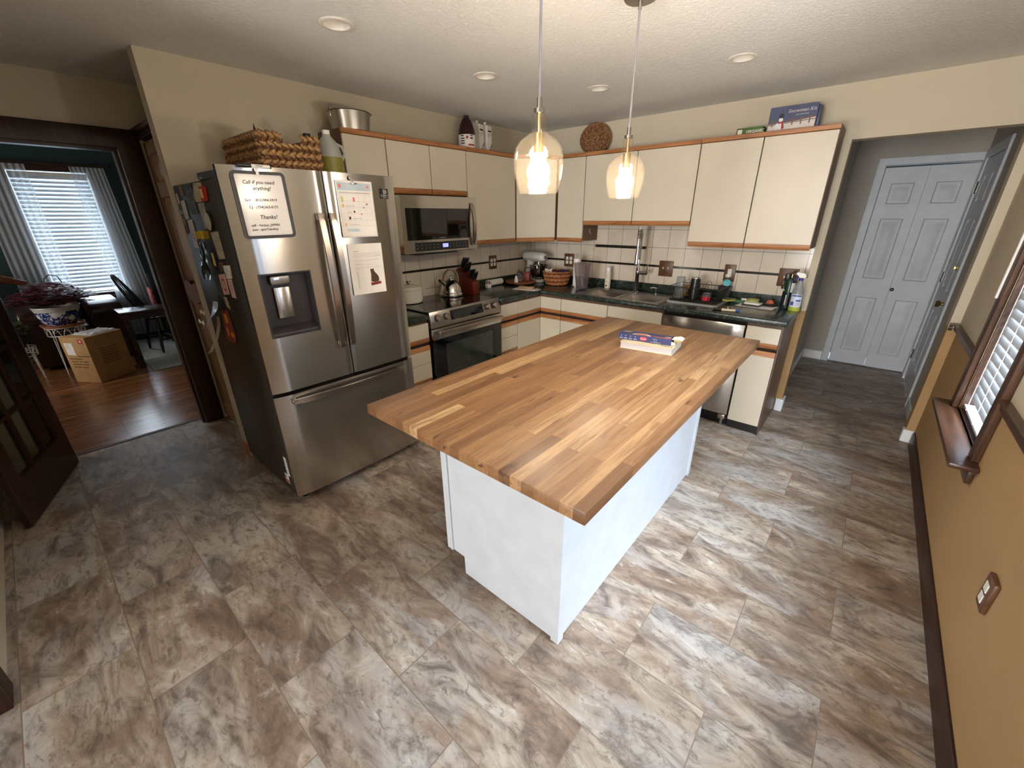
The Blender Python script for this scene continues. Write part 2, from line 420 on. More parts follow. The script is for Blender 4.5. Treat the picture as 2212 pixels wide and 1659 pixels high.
def mat_steel(name='brushed_steel', rgb=(192, 187, 180), rough=0.22, aniso=0.85, brush=(1, 1, 260)):
    t = NT(name); v = t.mapping(scale=brush); n = t.noise(v, 3, 3, 0.6)
    t.base(t.ramp(n.outputs['Fac'], [(0.35, tuple(c*0.96 for c in rgb)), (0.65, rgb)]))
    t.set(Metallic=1.0, Roughness=rough, Anisotropic=aniso)
    t.p.inputs['Anisotropic Rotation'].default_value = 0.25; tg = t.n('ShaderNodeTangent', direction_type='RADIAL', axis='Z'); t.l(tg.outputs[0], t.p.inputs['Tangent'])
    MATS[name] = t.m; return t.m
FLOOR = mat_floor(); PLANK = mat_planks('oak_planks', (86, 52, 32), (132, 86, 54), (162, 112, 74), rough=0.22)
BUTCH = mat_butcher(); TILE = mat_tile(); COUNTER = mat_counter(); CEIL = mat_ceiling(); STEEL = mat_steel()
WALL = mat_wall('cream_paint', (206, 194, 170), None, 0); WALL2 = mat_wall('cream_over_tan_paint', (206, 194, 170), (172, 138, 92), 0.885)
HALLP = mat_wall('grey_hall_paint', (180, 174, 162), None, 0); GREENP = mat_wall('dark_green_paint', (30, 54, 52), None, 0)
CREAM = M('cream_laminate', (209, 199, 179), 0.38, var=0.02, scale=2)
OAK = wood('oak_trim', (136, 84, 46), (172, 114, 68), (194, 138, 92), 'x', 0.42)
OAKY = wood('oak_trim_across', (136, 84, 46), (172, 114, 68), (194, 138, 92), 'y', 0.42)
CASE = wood('brown_cabinet_side', (84, 58, 42), (104, 74, 54), (120, 88, 64), 'z', 0.5)
GAP = M('dark_recess', (26, 16, 12), 0.8)  # shade of gaps put into the colour; gasket and tub share it
DWOOD = wood('dark_stained_wood', (30, 14, 9), (50, 25, 16), (70, 37, 23), 'z', 0.35)
DWOODY = wood('dark_stained_wood_across', (30, 14, 9), (50, 25, 16), (70, 37, 23), 'y', 0.35)
DWOODX = wood('dark_stained_wood_along', (30, 14, 9), (50, 25, 16), (70, 37, 23), 'x', 0.35)
MWOOD = wood('brown_window_wood', (52, 32, 21), (76, 49, 33), (96, 65, 45), 'z', 0.38)
MWOODY = wood('brown_sill_wood', (50, 31, 21), (72, 46, 33), (90, 61, 44), 'y', 0.32)
WHITE = M('white_paint', (232, 234, 236), 0.42, var=0.02)
DOORW = M('white_door_paint', (196, 200, 206), 0.45, var=0.02)
BLACK = M('black_plastic', (20, 20, 21), 0.35); BLACKG = M('black_glass', (8, 8, 9), 0.05, spec=0.6)
GREY = M('charcoal_paint', (74, 70, 64), 0.42, 0.3); DGREY = M('dark_grey_plastic', (58, 54, 54), 0.38)
NICKEL = M('brushed_nickel', (178, 170, 160), 0.28, 1.0, var=0.03); CHROME = M('polished_chrome', (206, 204, 202), 0.12, 1.0, var=0.02)
PAPER = M('white_paper', (236, 230, 222), 0.7, var=0.02); INK = M('black_ink', (24, 22, 22), 0.6); GINK = M('grey_print', (150, 146, 144), 0.7)
PLASTW = M('white_plastic', (232, 228, 220), 0.35, var=0.02)

# ------------------------------------------------------------------ room shell
mb = MB(FLOOR); mb.solid([-0.99, 1.17, 2.72, 3.66, 3.80], [-9.3, -3.2, 0.0, 2.0], lambda u, v: True, -0.10, 0.0, 'xyz'); struct(mb, 'floor')
mb = MB(PLANK); mb.box(-5.2, -0.991, -6.3, -1.2, -0.10, 0.0); struct(mb, 'floor_dining')
mb = MB(M('brown_threshold', (70, 42, 28), 0.5)); mb.box(-1.012, -0.975, -4.12, -3.33, 0.0005, 0.004); struct(mb, 'trim_1')
RL = [(1.001, -2.727), (0.995, -1.746), (1.389, -1.032), (2.284, -1.017)]
xs = [-5.2]; ys = [-9.3]
mb = MB(CEIL)
# ceiling with square cut-outs over each recessed can
HS = 0.058
xs = sorted({-5.2, 3.80} | {round(x+d, 4) for x, y in RL for d in (-HS, HS)}); ys = sorted({-9.3, 2.0} | {round(y+d, 4) for x, y in RL for d in (-HS, HS)})
mb.solid(xs, ys, lambda u, v: not any(abs(u-x) < HS and abs(v-y) < HS for x, y in RL), H, H+0.10, 'xyz'); struct(mb, 'ceiling')
def isin(u, v, r): return r[0] < u < r[1] and r[2] < v < r[3]
def slab(name, mat, us, vs, holes, w0, w1, axes):
    m_ = MB(mat); m_.solid(us, vs, lambda u, v: not any(isin(u, v, h) for h in holes), w0, w1, axes); return struct(m_, name)
slab('wall_left', WALL, [-3.29, 0.0], [0, H], [], -0.10, 0.0, 'yzx')
slab('wall_back', WALL2, [-0.10, 2.80, 3.61, 3.80], [0, 2.077, H], [(2.80, 3.61, -1, 2.077)], 0.0, 0.12, 'xzy')
slab('wall_right', WALL2, [-9.3, -3.10, -2.25, -1.535, -0.90, 0.0], [0, 0.63, 0.95, 2.03, H], [(-1.535, -0.90, 0.63, 2.03), (-3.10, -2.25, 0.95, 2.03)], 3.66, 3.80, 'yzx')
slab('wall_hall_left', HALLP, [0.121, 2.0], [0, H], [], 2.60, 2.72, 'yzx')
slab('wall_hall_back', HALLP, [2.72, 2.985, 3.65, 3.80], [0, 2.04, H], [(2.985, 3.65, -1, 2.04)], 1.90, 2.0, 'xzy')
slab('wall_hall_right', HALLP, [0.121, 0.86, 1.72, 1.899], [0, 2.04, H], [(0.86, 1.72, -1, 2.04)], 3.66, 3.80, 'yzx')
slab('wall_closet', M('dark_closet', (40, 38, 36), 0.9), [2.75, 3.80], [0, 2.3], [], 2.30, 2.36, 'xzy')
slab('wall_dining_doorway', WALL, [-4.60, -4.13, -3.335, -3.2, -1.38], [0, 2.035, H], [(-4.13, -3.335, -1, 2.035)], -0.95, -0.87, 'yzx')
slab('wall_pantry_back', WALL, [-0.87, -0.101], [0, H], [], -2.42, -2.30, 'xzy')
slab('wall_stub', WALL, [-0.949, 1.15], [0, H], [], -4.60, -4.47, 'xzy')
slab('wall_rear', WALL, [-0.95, 2.0, 3.5, 3.66], [0, 0.06, 2.12, H], [(2.0, 3.5, 0.06, 2.12)], -9.2, -9.06, 'xzy')
slab('wall_rear_left', WALL, [-9.2, -4.60], [0, H], [], -0.95, -0.87, 'yzx')
slab('wall_dining_far', GREENP, [-6.3, -3.76, -3.09, -1.2], [0, 0.70, 2.13, H], [(-3.76, -3.09, 0.70, 2.13)], -4.72, -4.60, 'yzx')
slab('wall_dining_right', GREENP, [-4.60, -0.95], [0, H], [], -1.50, -1.38, 'xzy')
slab('wall_dining_left', GREENP, [-4.60, -3.5, -2.3, -0.95], [0, 0.9, 2.1, H], [(-3.5, -2.3, 0.9, 2.1)], -6.12, -6.0, 'xzy')
# the dining side of the doorway wall and of the stub is green too
slab('wall_dining_near', GREENP, [-6.0, -4.20], [0, H], [], -1.0, -0.951, 'yzx')

# tile backsplash, on both walls, as one skin each
mb = MB(TILE); mb.solid([-2.39, -1.263, -0.010], [0.90, 0.988, 1.36], lambda u, v: not (u > -1.263 and v < 0.988), 0.0005, 0.008, 'yzx'); struct(mb, 'wall_tile_left')
mb = MB(TILE); mb.solid([0.010, 0.879, 1.894, 2.752], [0.988, 1.36, 1.5185], lambda u, v: v < 1.36 or 0.879 < u < 1.894, -0.008, -0.0005, 'xzy'); struct(mb, 'wall_tile_back')

# baseboards and trims
def base(name, mat, a, b, h, t, top=0.012):
    """board from a to b (xy) standing on the floor; its thickness t lies to the left of a->b"""
    a = Vector((a[0], a[1], 0)); b = Vector((b[0], b[1], 0)); d = (b-a).normalized(); n = Vector((-d.y, d.x, 0)); m_ = MB(mat)
    prof = [(0, 0.0005), (t, 0.0005), (t, h-top), (t*0.45, h), (0, h)]
    lo = [m_.V(a + n*p + Vector((0, 0, z))) for p, z in prof]; hi = [m_.V(b + n*p + Vector((0, 0, z))) for p, z in prof]
    m_.F(lo); m_.F(hi[::-1])
    for i in range(5): m_.F([lo[i], hi[i], hi[(i+1) % 5], lo[(i+1) % 5]])
    return struct(m_, name)
base('baseboard_right', DWOODY, (3.659, -0.05), (3.659, -9.0), 0.105, -0.013)
mb = MB(WHITE); mb.prism([(3.595, 0.05), (3.61, 0.05), (3.61, -0.001), (3.658, -0.001), (3.658, -0.016), (3.595, -0.016)], 0.0005, 0.098, 'z', 0.003, 1); struct(mb, 'baseboard_corner')
mb = MB(WHITE); mb.prism([(2.757, -0.001), (2.801, -0.001), (2.801, 0.11), (2.815, 0.11), (2.815, -0.015), (2.757, -0.015)], 0.0005, 0.11, 'z', 0.003, 1); struct(mb, 'baseboard_stub')
base('baseboard_hall_left', WHITE, (2.721, 0.13), (2.721, 1.89), 0.10, -0.012)
base('baseboard_hall_back', WHITE, (2.735, 1.899), (2.915, 1.899), 0.10, -0.012)
mb = MB(WHITE); mb.box(3.646, 3.659, 0.122, 0.775, 0.0005, 0.10, 0.003); struct(mb, 'baseboard_hall_right')
base('baseboard_pantry', OAK, (-0.10, -3.291), (-0.001, -3.291), 0.10, -0.010)
# hall bifold casing, side door casing
mb = MB(DOORW); mb.solid([2.918, 2.985, 3.645, 3.659], [0.0005, 2.04, 2.11], lambda u, v: not isin(u, v, (2.985, 3.645, -1, 2.04)), 1.882, 1.8995, 'xzy').soften(0.004, 1); struct(mb, 'trim_2')
mb = MB(DOORW); mb.solid([0.785, 0.86, 1.72, 1.795], [0.0005, 2.04, 2.115], lambda u, v: not isin(u, v, (0.86, 1.72, -1, 2.04)), 3.642, 3.6595, 'yzx').soften(0.004, 1); struct(mb, 'trim_3')
mb = MB(WHITE); mb.box(2.7215, 2.737, 0.62, 0.70, 0.11, 2.10, 0.003); struct(mb, 'trim_4')
# dark casing of the dining doorway (kitchen side), with its jamb lining
mb = MB(DWOOD); mb.solid([-4.23, -4.13, -3.335, -3.205], [0.0005, 2.035, 2.15], lambda u, v: not isin(u, v, (-4.13, -3.335, -1, 2.035)), -0.869, -0.845, 'yzx').soften(0.006, 2); struct(mb, 'trim_5')
mb = MB(DWOOD); mb.solid([-4.129, -4.112, -3.353, -3.336], [0.0005, 2.018, 2.034], lambda u, v: not isin(u, v, (-4.112, -3.353, -1, 2.018)), -0.955, -0.872, 'yzx'); struct(mb, 'trim_6')
# wood trim wrapping the end of the stub wall
mb = MB(DWOOD); mb.box(1.1505, 1.175, -4.615, -4.455, 0.0005, 2.10, 0.004); mb.box(1.05, 1.1495, -4.4695, -4.455, 0.0005, 2.10, 0.004); struct(mb, 'trim_7')
# chair rail, either side of the kitchen window, and on the little return beside the hall opening
RAILP = [(0, 0.865), (0.016, 0.868), (0.022, 0.880), (0.020, 0.895), (0.030, 0.905), (0.030, 0.918), (0, 0.918)]
def rail(name, y0, y1):
    m_ = MB(MWOODY); m_.prism([(3.6595-d, z) for d, z in RAILP], y0, y1, 'y'); return m_
m_ = rail('r', -0.815, -0.001); m_.prism([(-0.0005-d, z) for d, z in RAILP], 3.612, 3.63, 'x'); struct(m_, 'trim_8')
struct(rail('r', -2.165, -1.625), 'trim_9')

# ------------------------------------------------------------------ kitchen window (right wall)
w = bpy.data.objects.new('window_1', None); COL.objects.link(w); w.location = (3.66, -1.2175, 0.63); w['kind'] = 'structure'; OFF['window_1'] = Vector(w.location)
mb = MB(MWOOD); mb.solid([-1.605, -1.535, -0.90, -0.825], [0.626, 2.03, 2.11], lambda u, v: not isin(u, v, (-1.535, -0.90, 0, 2.03)), 3.632, 3.6595, 'yzx').soften(0.006, 2); mb.build('window_casing', w)
mb = MB(MWOOD); mb.solid([-1.534, -1.519, -0.916, -0.901], [0.632, 2.014, 2.029], lambda u, v: not isin(u, v, (-1.519, -0.916, 0, 2.014)), 3.662, 3.798, 'yzx'); mb.build('window_jamb', w)
mb = MB(MWOODY); mb.box(3.565, 3.6585, -1.665, -0.775, 0.600, 0.625, 0.006); mb.box(3.66, 3.79, -1.533, -0.902, 0.612, 0.6315); mb.build('window_sill', w)
mb = MB(MWOODY); mb.box(3.638, 3.6585, -1.625, -0.812, 0.530, 0.599, 0.004); mb.build('window_apron', w)
mb = MB(MWOOD); mb.solid([-1.518, -1.48, -0.955, -0.917], [0.633, 0.68, 1.30, 1.34, 1.97, 2.013], lambda u, v: not (isin(u, v, (-1.48, -0.955, 0.68, 1.30)) or isin(u, v, (-1.48, -0.955, 1.34, 1.97))), 3.735, 3.765, 'yzx'); mb.build('window_sash', w)
mb = MB(glassy('window_glass', (255, 255, 255))); mb.box(3.748, 3.752, -1.4795, -0.9555, 0.6805, 1.2995); mb.box(3.748, 3.752, -1.4795, -0.9555, 1.3405, 1.9695); mb.build('window_pane', w)
def translucent(name, rgb, k=0.45, rough=0.5):
    if name in MATS: return MATS[name]
    t = NT(name); t.base(rgb); t.set(Roughness=rough)
    n = t.noise(t.mapping(), 20, 2); t.base(t.ramp(n.outputs['Fac'], [(0.3, tuple(c*0.97 for c in rgb)), (0.7, rgb)]))
    tl = t.n('ShaderNodeBsdfTranslucent'); tl.inputs[0].default_value = lin(rgb)
    mx = t.n('ShaderNodeMixShader'); mx.inputs[0].default_value = k; t.l(t.p.outputs[0], mx.inputs[1]); t.l(tl.outputs[0], mx.inputs[2]); t.l(mx.outputs[0], t.o.inputs['Surface'])
    MATS[name] = t.m; return t.m
SLAT = translucent('white_vinyl_slat', (206, 212, 218), 0.12)
def blind(root, x, sgn, y0, y1, ztop, zbot, pitch, width, tilt, cords):
    """slatted blind; room side is sgn*x"""
    m_ = MB(SLAT); z = ztop - 0.055; k = 0
    while z > zbot + 0.05:
        c, s_ = math.cos(tilt), math.sin(tilt); pts = []
        for a in (-0.5, -0.25, 0, 0.25, 0.5):
            h = 0.006*(1-(2*a)**2)
            pts.append((a*width*c - h*s_, a*width*s_ + h*c))
        lo = [(x + sgn*p, z+q) for p, q in pts]; up = [(x + sgn*(p - 0.0022*s_), z+q+0.0022*c) for p, q in pts]
        m_.prism([(a, b) for a, b in lo + up[::-1]], y0, y1, 'y'); z -= pitch
    m_.build('slats', root, 50)
    m_ = MB(PLASTW); m_.box(x-0.028, x+0.028, y0, y1, ztop-0.045, ztop-0.002, 0.003); m_.build('head_rail', root)
    m_ = MB(SLAT); m_.box(x-0.026, x+0.026, y0, y1, zbot, zbot+0.014, 0.003); m_.build('bottom_rail', root)
    for yc in cords:
        m_ = MB(PLASTW); m_.tube([(x+sgn*0.027, yc, ztop-0.05), (x+sgn*0.027, yc, zbot+0.005)], 0.0016, 5); m_.build('ladder_cord', root)
bl = thing('window_blind', 'white slatted blind with brown wood frame around it, above the sill on the right wall', 'blind', (3.70, -1.2175, 0.65), world=True)
blind(bl, 3.695, -1, -1.512, -0.922, 2.010, 0.648, 0.044, 0.050, math.radians(-65), (-1.43, -1.22, -1.01))
mb = MB(PLASTW); mb.tube([(3.628, -0.872, 1.95), (3.624, -0.872, 1.21)], 0.006, 6); tag(mb.build('blind_wand'), 'thin white tilt wand hanging on the brown window casing', 'blind wand')
# ------------------------------------------------------------------ windows out of view, where the daylight comes in
def plain_window(name, us, vs, axes, w0, w1, wm, mat):
    e = bpy.data.objects.new(name, None); COL.objects.link(e); e['kind'] = 'structure'
    f = 0.055; m_ = MB(mat); mid = (us[0]+us[1])/2
    m_.solid([us[0]+.001, us[0]+f, mid-f/2, mid+f/2, us[1]-f, us[1]-.001], [vs[0]+.001, vs[0]+f, vs[1]-f, vs[1]-.001], lambda u, v: not (vs[0]+f < v < vs[1]-f and (us[0]+f < u < mid-f/2 or mid+f/2 < u < us[1]-f)), w0, w1, axes)
    m_.build('window_frame', e)
    for a, b in ((us[0]+f, mid-f/2), (mid+f/2, us[1]-f)):
        m_ = MB(MATS['window_glass']); m_.solid([a+.0005, b-.0005], [vs[0]+f+.0005, vs[1]-f-.0005], lambda u, v: True, wm-.002, wm+.002, axes); m_.build('window_pane', e)
    return e
plain_window('window_2', (2.0, 3.5), (0.06, 2.12), 'xzy', -9.16, -9.10, -9.13, WHITE)
w3 = plain_window('window_3', (-3.10, -2.25), (0.95, 2.03), 'yzx', 3.70, 3.76, 3.73, MWOOD)  # unseen window added, placed for the light it lets onto the floor
m_ = MB(MWOODY); m_.box(3.628, 3.6585, -3.22, -2.20, 0.918, 0.945, 0.006); m_.build('window_sill', w3)
m_ = MB(MWOOD); m_.solid([-3.175, -3.101, -2.249, -2.18], [0.946, 2.03, 2.105], lambda u, v: not isin(u, v, (-3.101, -2.249, 0, 2.03)), 3.632, 3.6595, 'yzx').soften(0.006, 2); m_.build('window_casing', w3)
plain_window('window_4', (-3.5, -2.3), (0.90, 2.10), 'xzy', -6.09, -6.03, -6.06, WHITE)

# ------------------------------------------------------------------ panel doors
def panel_leaf(mb, u0, u1, z0, z1, panels, w0, w1, axes, face, rec=0.007, bevel=0.026):
    """door slab with sunk, bevelled panels on the face side (face = w0 or w1)"""
    us = sorted({u0, u1} | {p for q in panels for p in q[:2]}); zs = sorted({z0, z1} | {p for q in panels for p in q[2:]})
    hole = lambda u, v: any(isin(u, v, q) for q in panels)
    mb.solid(us, zs, lambda u, v: not hole(u, v), w0, w1, axes)
    s_ = 1 if face > (w0+w1)/2 else -1; back = w0 if s_ > 0 else w1
    def P(u, v, w): d = dict(zip(axes, (u, v, w))); return (d['x'], d['y'], d['z'])
    for a, b, c, d in panels:
        ring = lambda k, w: [mb.V(P(a+k, c+k, w)), mb.V(P(b-k, c+k, w)), mb.V(P(b-k, d-k, w)), mb.V(P(a+k, d-k, w))]
        R = [ring(0, face), ring(0.010, face - s_*rec*1.7), ring(0.020, face - s_*rec*1.7), ring(0.020+bevel, face - s_*0.0015)]
        for q, r in zip(R, R[1:]):
            for i in range(4): mb.F([q[i], q[(i+1) % 4], r[(i+1) % 4], r[i]])
        mb.F(R[-1])
        mb.F(ring(0, back))
    return mb
d1 = bpy.data.objects.new('door_1', None); COL.objects.link(d1); d1['kind'] = 'structure'
ROWS = [(0.165, 0.76), (0.96, 1.555), (1.69, 1.88)]
for u0, u1, a, b, c, d in ((2.990, 3.3165, 3.05, 3.118, 3.19, 3.26), (3.3185, 3.644, 3.36, 3.375, 3.465, 3.59)):
    m_ = MB(DOORW)
    pc = (u0+u1)/2; panels = [(pc-0.088, pc+0.088, z0, z1) for z0, z1 in ROWS]
    panel_leaf(m_, u0, u1, 0.012, 2.022, panels, 1.905, 1.935, 'xzy', 1.905); m_.build('door_leaf', d1)
m_ = MB(BLACK); m_.lathe([(0.006, 0), (0.006, 0.012), (0.016, 0.018), (0.017, 0.026), (0.010, 0.032), (0, 0.033)], (3.335, 1.9045, 0.866), 16, (0, -1, 0)); m_.build('door_knob', d1)
d2 = bpy.data.objects.new('door_2', None); COL.objects.link(d2); d2['kind'] = 'structure'
m_ = MB(DOORW); pan = []
for y0, y1 in ((0.975, 1.235), (1.335, 1.60)):
    pan += [(y0, y1, 0.22, 0.76), (y0, y1, 0.96, 1.555), (y0, y1, 1.69, 1.90)]
panel_leaf(m_, 0.866, 1.714, 0.012, 2.034, pan, 3.662, 3.70, 'yzx', 3.662); m_.build('door_leaf', d2)
for z in (0.27, 1.04, 1.81):
    m_ = MB(CHROME); m_.cyl((3.651, 1.722, z-0.05), (3.651, 1.722, z+0.05), 0.007, None, 8); m_.box(3.6415, 3.66, 1.7205, 1.755, z-0.045, z+0.045); m_.build('hinge', d2)
BRASS = M('brass', (186, 160, 110), 0.25, 1.0)
m_ = MB(BRASS); m_.lathe([(0.030, 0), (0.030, 0.006), (0.012, 0.010), (0.012, 0.030), (0.026, 0.040), (0.029, 0.052), (0.022, 0.064), (0, 0.067)], (3.6618, 0.94, 0.90), 18, (-1, 0, 0)); m_.build('door_knob', d2)
m_ = MB(BRASS); m_.lathe([(0.030, 0), (0.030, 0.010), (0.026, 0.015), (0, 0.015)], (3.6618, 0.94, 1.19), 18, (-1, 0, 0)); m_.box(3.625, 3.648, 0.936, 0.944, 1.175, 1.205, 0.002); m_.build('deadbolt', d2)

# french door, swung open into the kitchen
d3 = bpy.data.objects.new('door_3', None); COL.objects.link(d3); d3['kind'] = 'structure'
hx, hy, ex, ey = -0.828, -4.128, -0.105, -4.372
d3.location = (hx, hy, 0); d3.rotation_euler = (0, 0, math.atan2(ey-hy, ex-hx)); LW = math.hypot(ex-hx, ey-hy)
cols = 3; rows = 5; st = 0.115; mt = 0.022
us = [0, st]; cw = (LW-2*st-(cols-1)*mt)/cols
for i in range(cols):
    us += [us[-1]+cw]
    if i < cols-1: us += [us[-1]+mt]
us += [LW]; zb, zt = 0.27, 1.88; ch = (zt-zb-(rows-1)*mt)/rows; vs = [0.012, zb]
for j in range(rows):
    vs += [vs[-1]+ch]
    if j < rows-1: vs += [vs[-1]+mt]
vs += [2.005]
ou = [(us[1+2*i], us[2+2*i]) for i in range(cols)]; ov = [(vs[1+2*j], vs[2+2*j]) for j in range(rows)]
hole = lambda u, v: any(a < u < b for a, b in ou) and any(a < v < b for a, b in ov)
m_ = MB(DWOOD); m_.solid(us, vs, lambda u, v: not hole(u, v), -0.0175, 0.0175, 'xzy').soften(0.005, 1); m_.build('door_leaf', d3)
DG = glassy('door_glass', (225, 230, 228))
for a, b in ou:
    for c, d in ov:
        m_ = MB(DG); m_.box(a+.0005, b-.0005, -0.002, 0.002, c+.0005, d-.0005); m_.build('glass_pane', d3)
m_ = MB(BRASS); m_.lathe([(0.024, 0), (0.024, 0.006), (0.010, 0.01), (0.010, 0.034), (0.026, 0.044), (0.024, 0.06), (0, 0.064)], (LW-0.06, 0.018, 0.95), 16, (0, 1, 0)); m_.build('door_knob', d3)

# ------------------------------------------------------------------ pantry cabinet beside the dining doorway
PANW = wood('pantry_oak', (96, 66, 40), (124, 90, 58), (146, 110, 74), 'z', 0.3)
pc = thing('pantry_cabinet', 'tall brown wooden pantry with panelled doors between fridge and dining doorway', 'cabinet', (-0.48, -2.8, 0), world=True)
m_ = MB(PANW); m_.box(-0.843, -0.102, -3.175, -2.425, 0.001, 2.085); m_.build('body', pc)
m_ = MB(DWOODX); m_.prism([(-3.176, 2.086), (-3.205, 2.095), (-3.215, 2.115), (-3.235, 2.125), (-3.240, 2.150), (-2.43, 2.150), (-2.43, 2.086)], -0.843, -0.102, 'x')
for i in range(14): x = -0.83+i*0.052; m_.box(x, x+0.026, -3.222, -3.214, 2.098, 2.113)
m_.build('crown', pc)
for a, b, lab in ((-0.800, -0.452, 1), (-0.440, -0.108, 2)):
    m_ = MB(PANW); q = [(a+0.06, b-0.06, 0.16, 0.92), (a+0.06, b-0.06, 1.02, 1.74), (a+0.06, b-0.06, 1.83, 2.0)]
    panel_leaf(m_, a, b, 0.06, 2.07, q, -3.2, -3.177, 'xzy', -3.2, 0.007, 0.02); dd = m_.build('door', pc)
    xk = b-0.03 if lab == 1 else a+0.03
    m_ = MB(PLASTW); m_.lathe([(0.008, 0), (0.008, 0.012), (0.016, 0.018), (0.014, 0.028), (0, 0.03)], (xk, -3.2005, 0.98), 12, (0, -1, 0)); m_.build('knob', dd)
m_ = MB(GAP); m_.box(-0.4515, -0.4405, -3.1955, -3.1755, 0.06, 2.07); m_.build('gap_strip', pc)  # dark strip stands in for the shade between the two doors

# ------------------------------------------------------------------ wall cabinets
DU = 0.3086; ZUB = 1.361; ZUT = 2.140
def door_front(root, wall, u0, u1, z0, z1, d, pull=0.038, pull_at='bottom', name='door', mat=None):
    """cream slab door with an oak finger pull along one edge"""
    m_ = MB(mat or CREAM); zz0, zz1 = (z0+pull, z1) if pull_at == 'bottom' else (z0, z1-pull)
    if pull == 0: zz0, zz1 = z0, z1
    wallbox(m_, wall, u0, u1, d-0.019, d, zz0, zz1, 0.002, 1); o = m_.build(name, root)
    if pull > 0:
        m_ = MB(OAK if wall == 'B' else OAKY); a, b = (z0, z0+pull-.0005) if pull_at == 'bottom' else (z1-pull+.0005, z1)
        ins = 0.016
        if wall == 'B': m_.prism([(-d+0.019, a), (-d+0.019, b), (-d, b), (-d, a+0.6*(b-a)), (-d+0.004, a+0.006), (-d+0.010, a)] if pull_at == 'bottom' else [(-d+0.019, a), (-d+0.019, b), (-d+0.010, b), (-d+0.004, b-0.006), (-d, a+0.4*(b-a)), (-d, a)], u0, u1, 'x')
        else: m_.prism([(x_, z_) for x_, z_ in ([(d-0.019, a), (d-0.019, b), (d, b), (d, a+0.6*(b-a)), (d-0.004, a+0.006), (d-0.010, a)] if pull_at == 'bottom' else [(d-0.019, a), (d-0.019, b), (d-0.010, b), (d-0.004, b-0.006), (d, a+0.4*(b-a)), (d, a)])], -u1, -u0, 'y')
        m_.build('oak_pull', o)
    return o
def upper(name, label, wall, u0, u1, z0, doors, group='cream wall cabinets'):
    c = ((u0+u1)/2, -DU/2, z0) if wall == 'B' else (DU/2, -(u0+u1)/2, z0)
    t = thing(name, label, 'cabinet', c, group=group, world=True)
    m_ = MB(CASE); wallbox(m_, wall, u0, u1, 0.002, DU-0.024, z0+0.012, ZUT-0.002); m_.build('carcass', t)
    m_ = MB(OAK if wall == 'B' else OAKY); wallbox(m_, wall, u0, u1, DU-0.0235, DU+0.006, ZUT-0.030, ZUT, 0.003, 1); m_.build('top_rail', t)
    g = 0.0035
    for a, b in doors: door_front(t, wall, a+g, b-g, z0, ZUT-0.033, DU)
    return t
upper('wall_cabinet', 'rightmost tall cream wall cabinet with two doors, snowman box on top', 'B', 1.8945, 2.7517, ZUB, [(1.8945, 2.3208), (2.3208, 2.7517)])
upper('wall_cabinet', 'short cream wall cabinet with two doors above the sink', 'B', 0.8795, 1.8935, 1.5194, [(0.8795, 1.3805), (1.3805, 1.8935)])
c_n = upper('wall_cabinet', 'narrow cream wall cabinet between the corner cabinet and the short sink cabinet', 'B', 0.576, 0.8785, ZUB, [(0.576, 0.8785)])
m_ = MB(NICKEL); m_.tube([(0.8792, -0.17, 1.470), (0.886, -0.17, 1.468), (0.888, -0.17, 1.445), (0.896, -0.17, 1.430), (0.903, -0.17, 1.442)], 0.0022, 6); m_.box(0.8788, 0.8802, -0.176, -0.164, 1.445, 1.485); tag(m_.build('cup_hook'), 'small metal hook on the brown side of the narrow wall cabinet', 'hook')
# diagonal corner cabinet
t = thing('wall_cabinet', 'diagonal cream corner wall cabinet where the two tiled walls meet', 'cabinet', (0.2, -0.2, ZUB), group='cream wall cabinets', world=True)
A_ = Vector((DU, -0.6416)); B_ = Vector((0.5704, -DU)); dn = (B_-A_).normalized(); nn = Vector((dn.y, -dn.x))
m_ = MB(CASE); a = A_-nn*0.022; b = B_-nn*0.022; m_.prism([(0.002, -0.6416), (a.x, -0.6405), (b.x, b.y), (0.5704, -0.002), (0.002, -0.002)], ZUB+0.012, ZUT-0.002, 'z'); m_.build('carcass', t)
def diag(m_, s0, s1, n0, n1, z0, z1, bev=0.002):
    m_.prism([tuple(A_+dn*s0+nn*n0), tuple(A_+dn*s1+nn*n0), tuple(A_+dn*s1+nn*n1), tuple(A_+dn*s0+nn*n1)], z0, z1, 'z', bev, 1)
LD = (B_-A_).length
m_ = MB(OAK); diag(m_, 0.004, LD-0.004, -0.021, 0.004, ZUT-0.030, ZUT); m_.build('top_rail', t)
m_ = MB(CREAM); diag(m_, 0.012, LD-0.012, -0.021, -0.002, ZUB+0.038, ZUT-0.033); dd = m_.build('door', t)
m_ = MB(OAK); diag(m_, 0.012, LD-0.012, -0.020, -0.002, ZUB, ZUB+0.0375, 0.005); m_.build('oak_pull', dd)
upper('wall_cabinet', 'tall cream wall cabinet with one wide door right of the microwave', 'A', 0.6425, 1.2825, ZUB, [(0.6425, 1.2825)])
upper('wall_cabinet', 'short cream wall cabinet with two doors above the microwave', 'A', 1.2835, 2.061, 1.766, [(1.2835, 1.6708), (1.6708, 2.061)])
upper('wall_cabinet', 'cream wall cabinet above the fridge corner with a metal pot on top', 'A', 2.062, 2.3851, ZUB, [(2.062, 2.3851)])

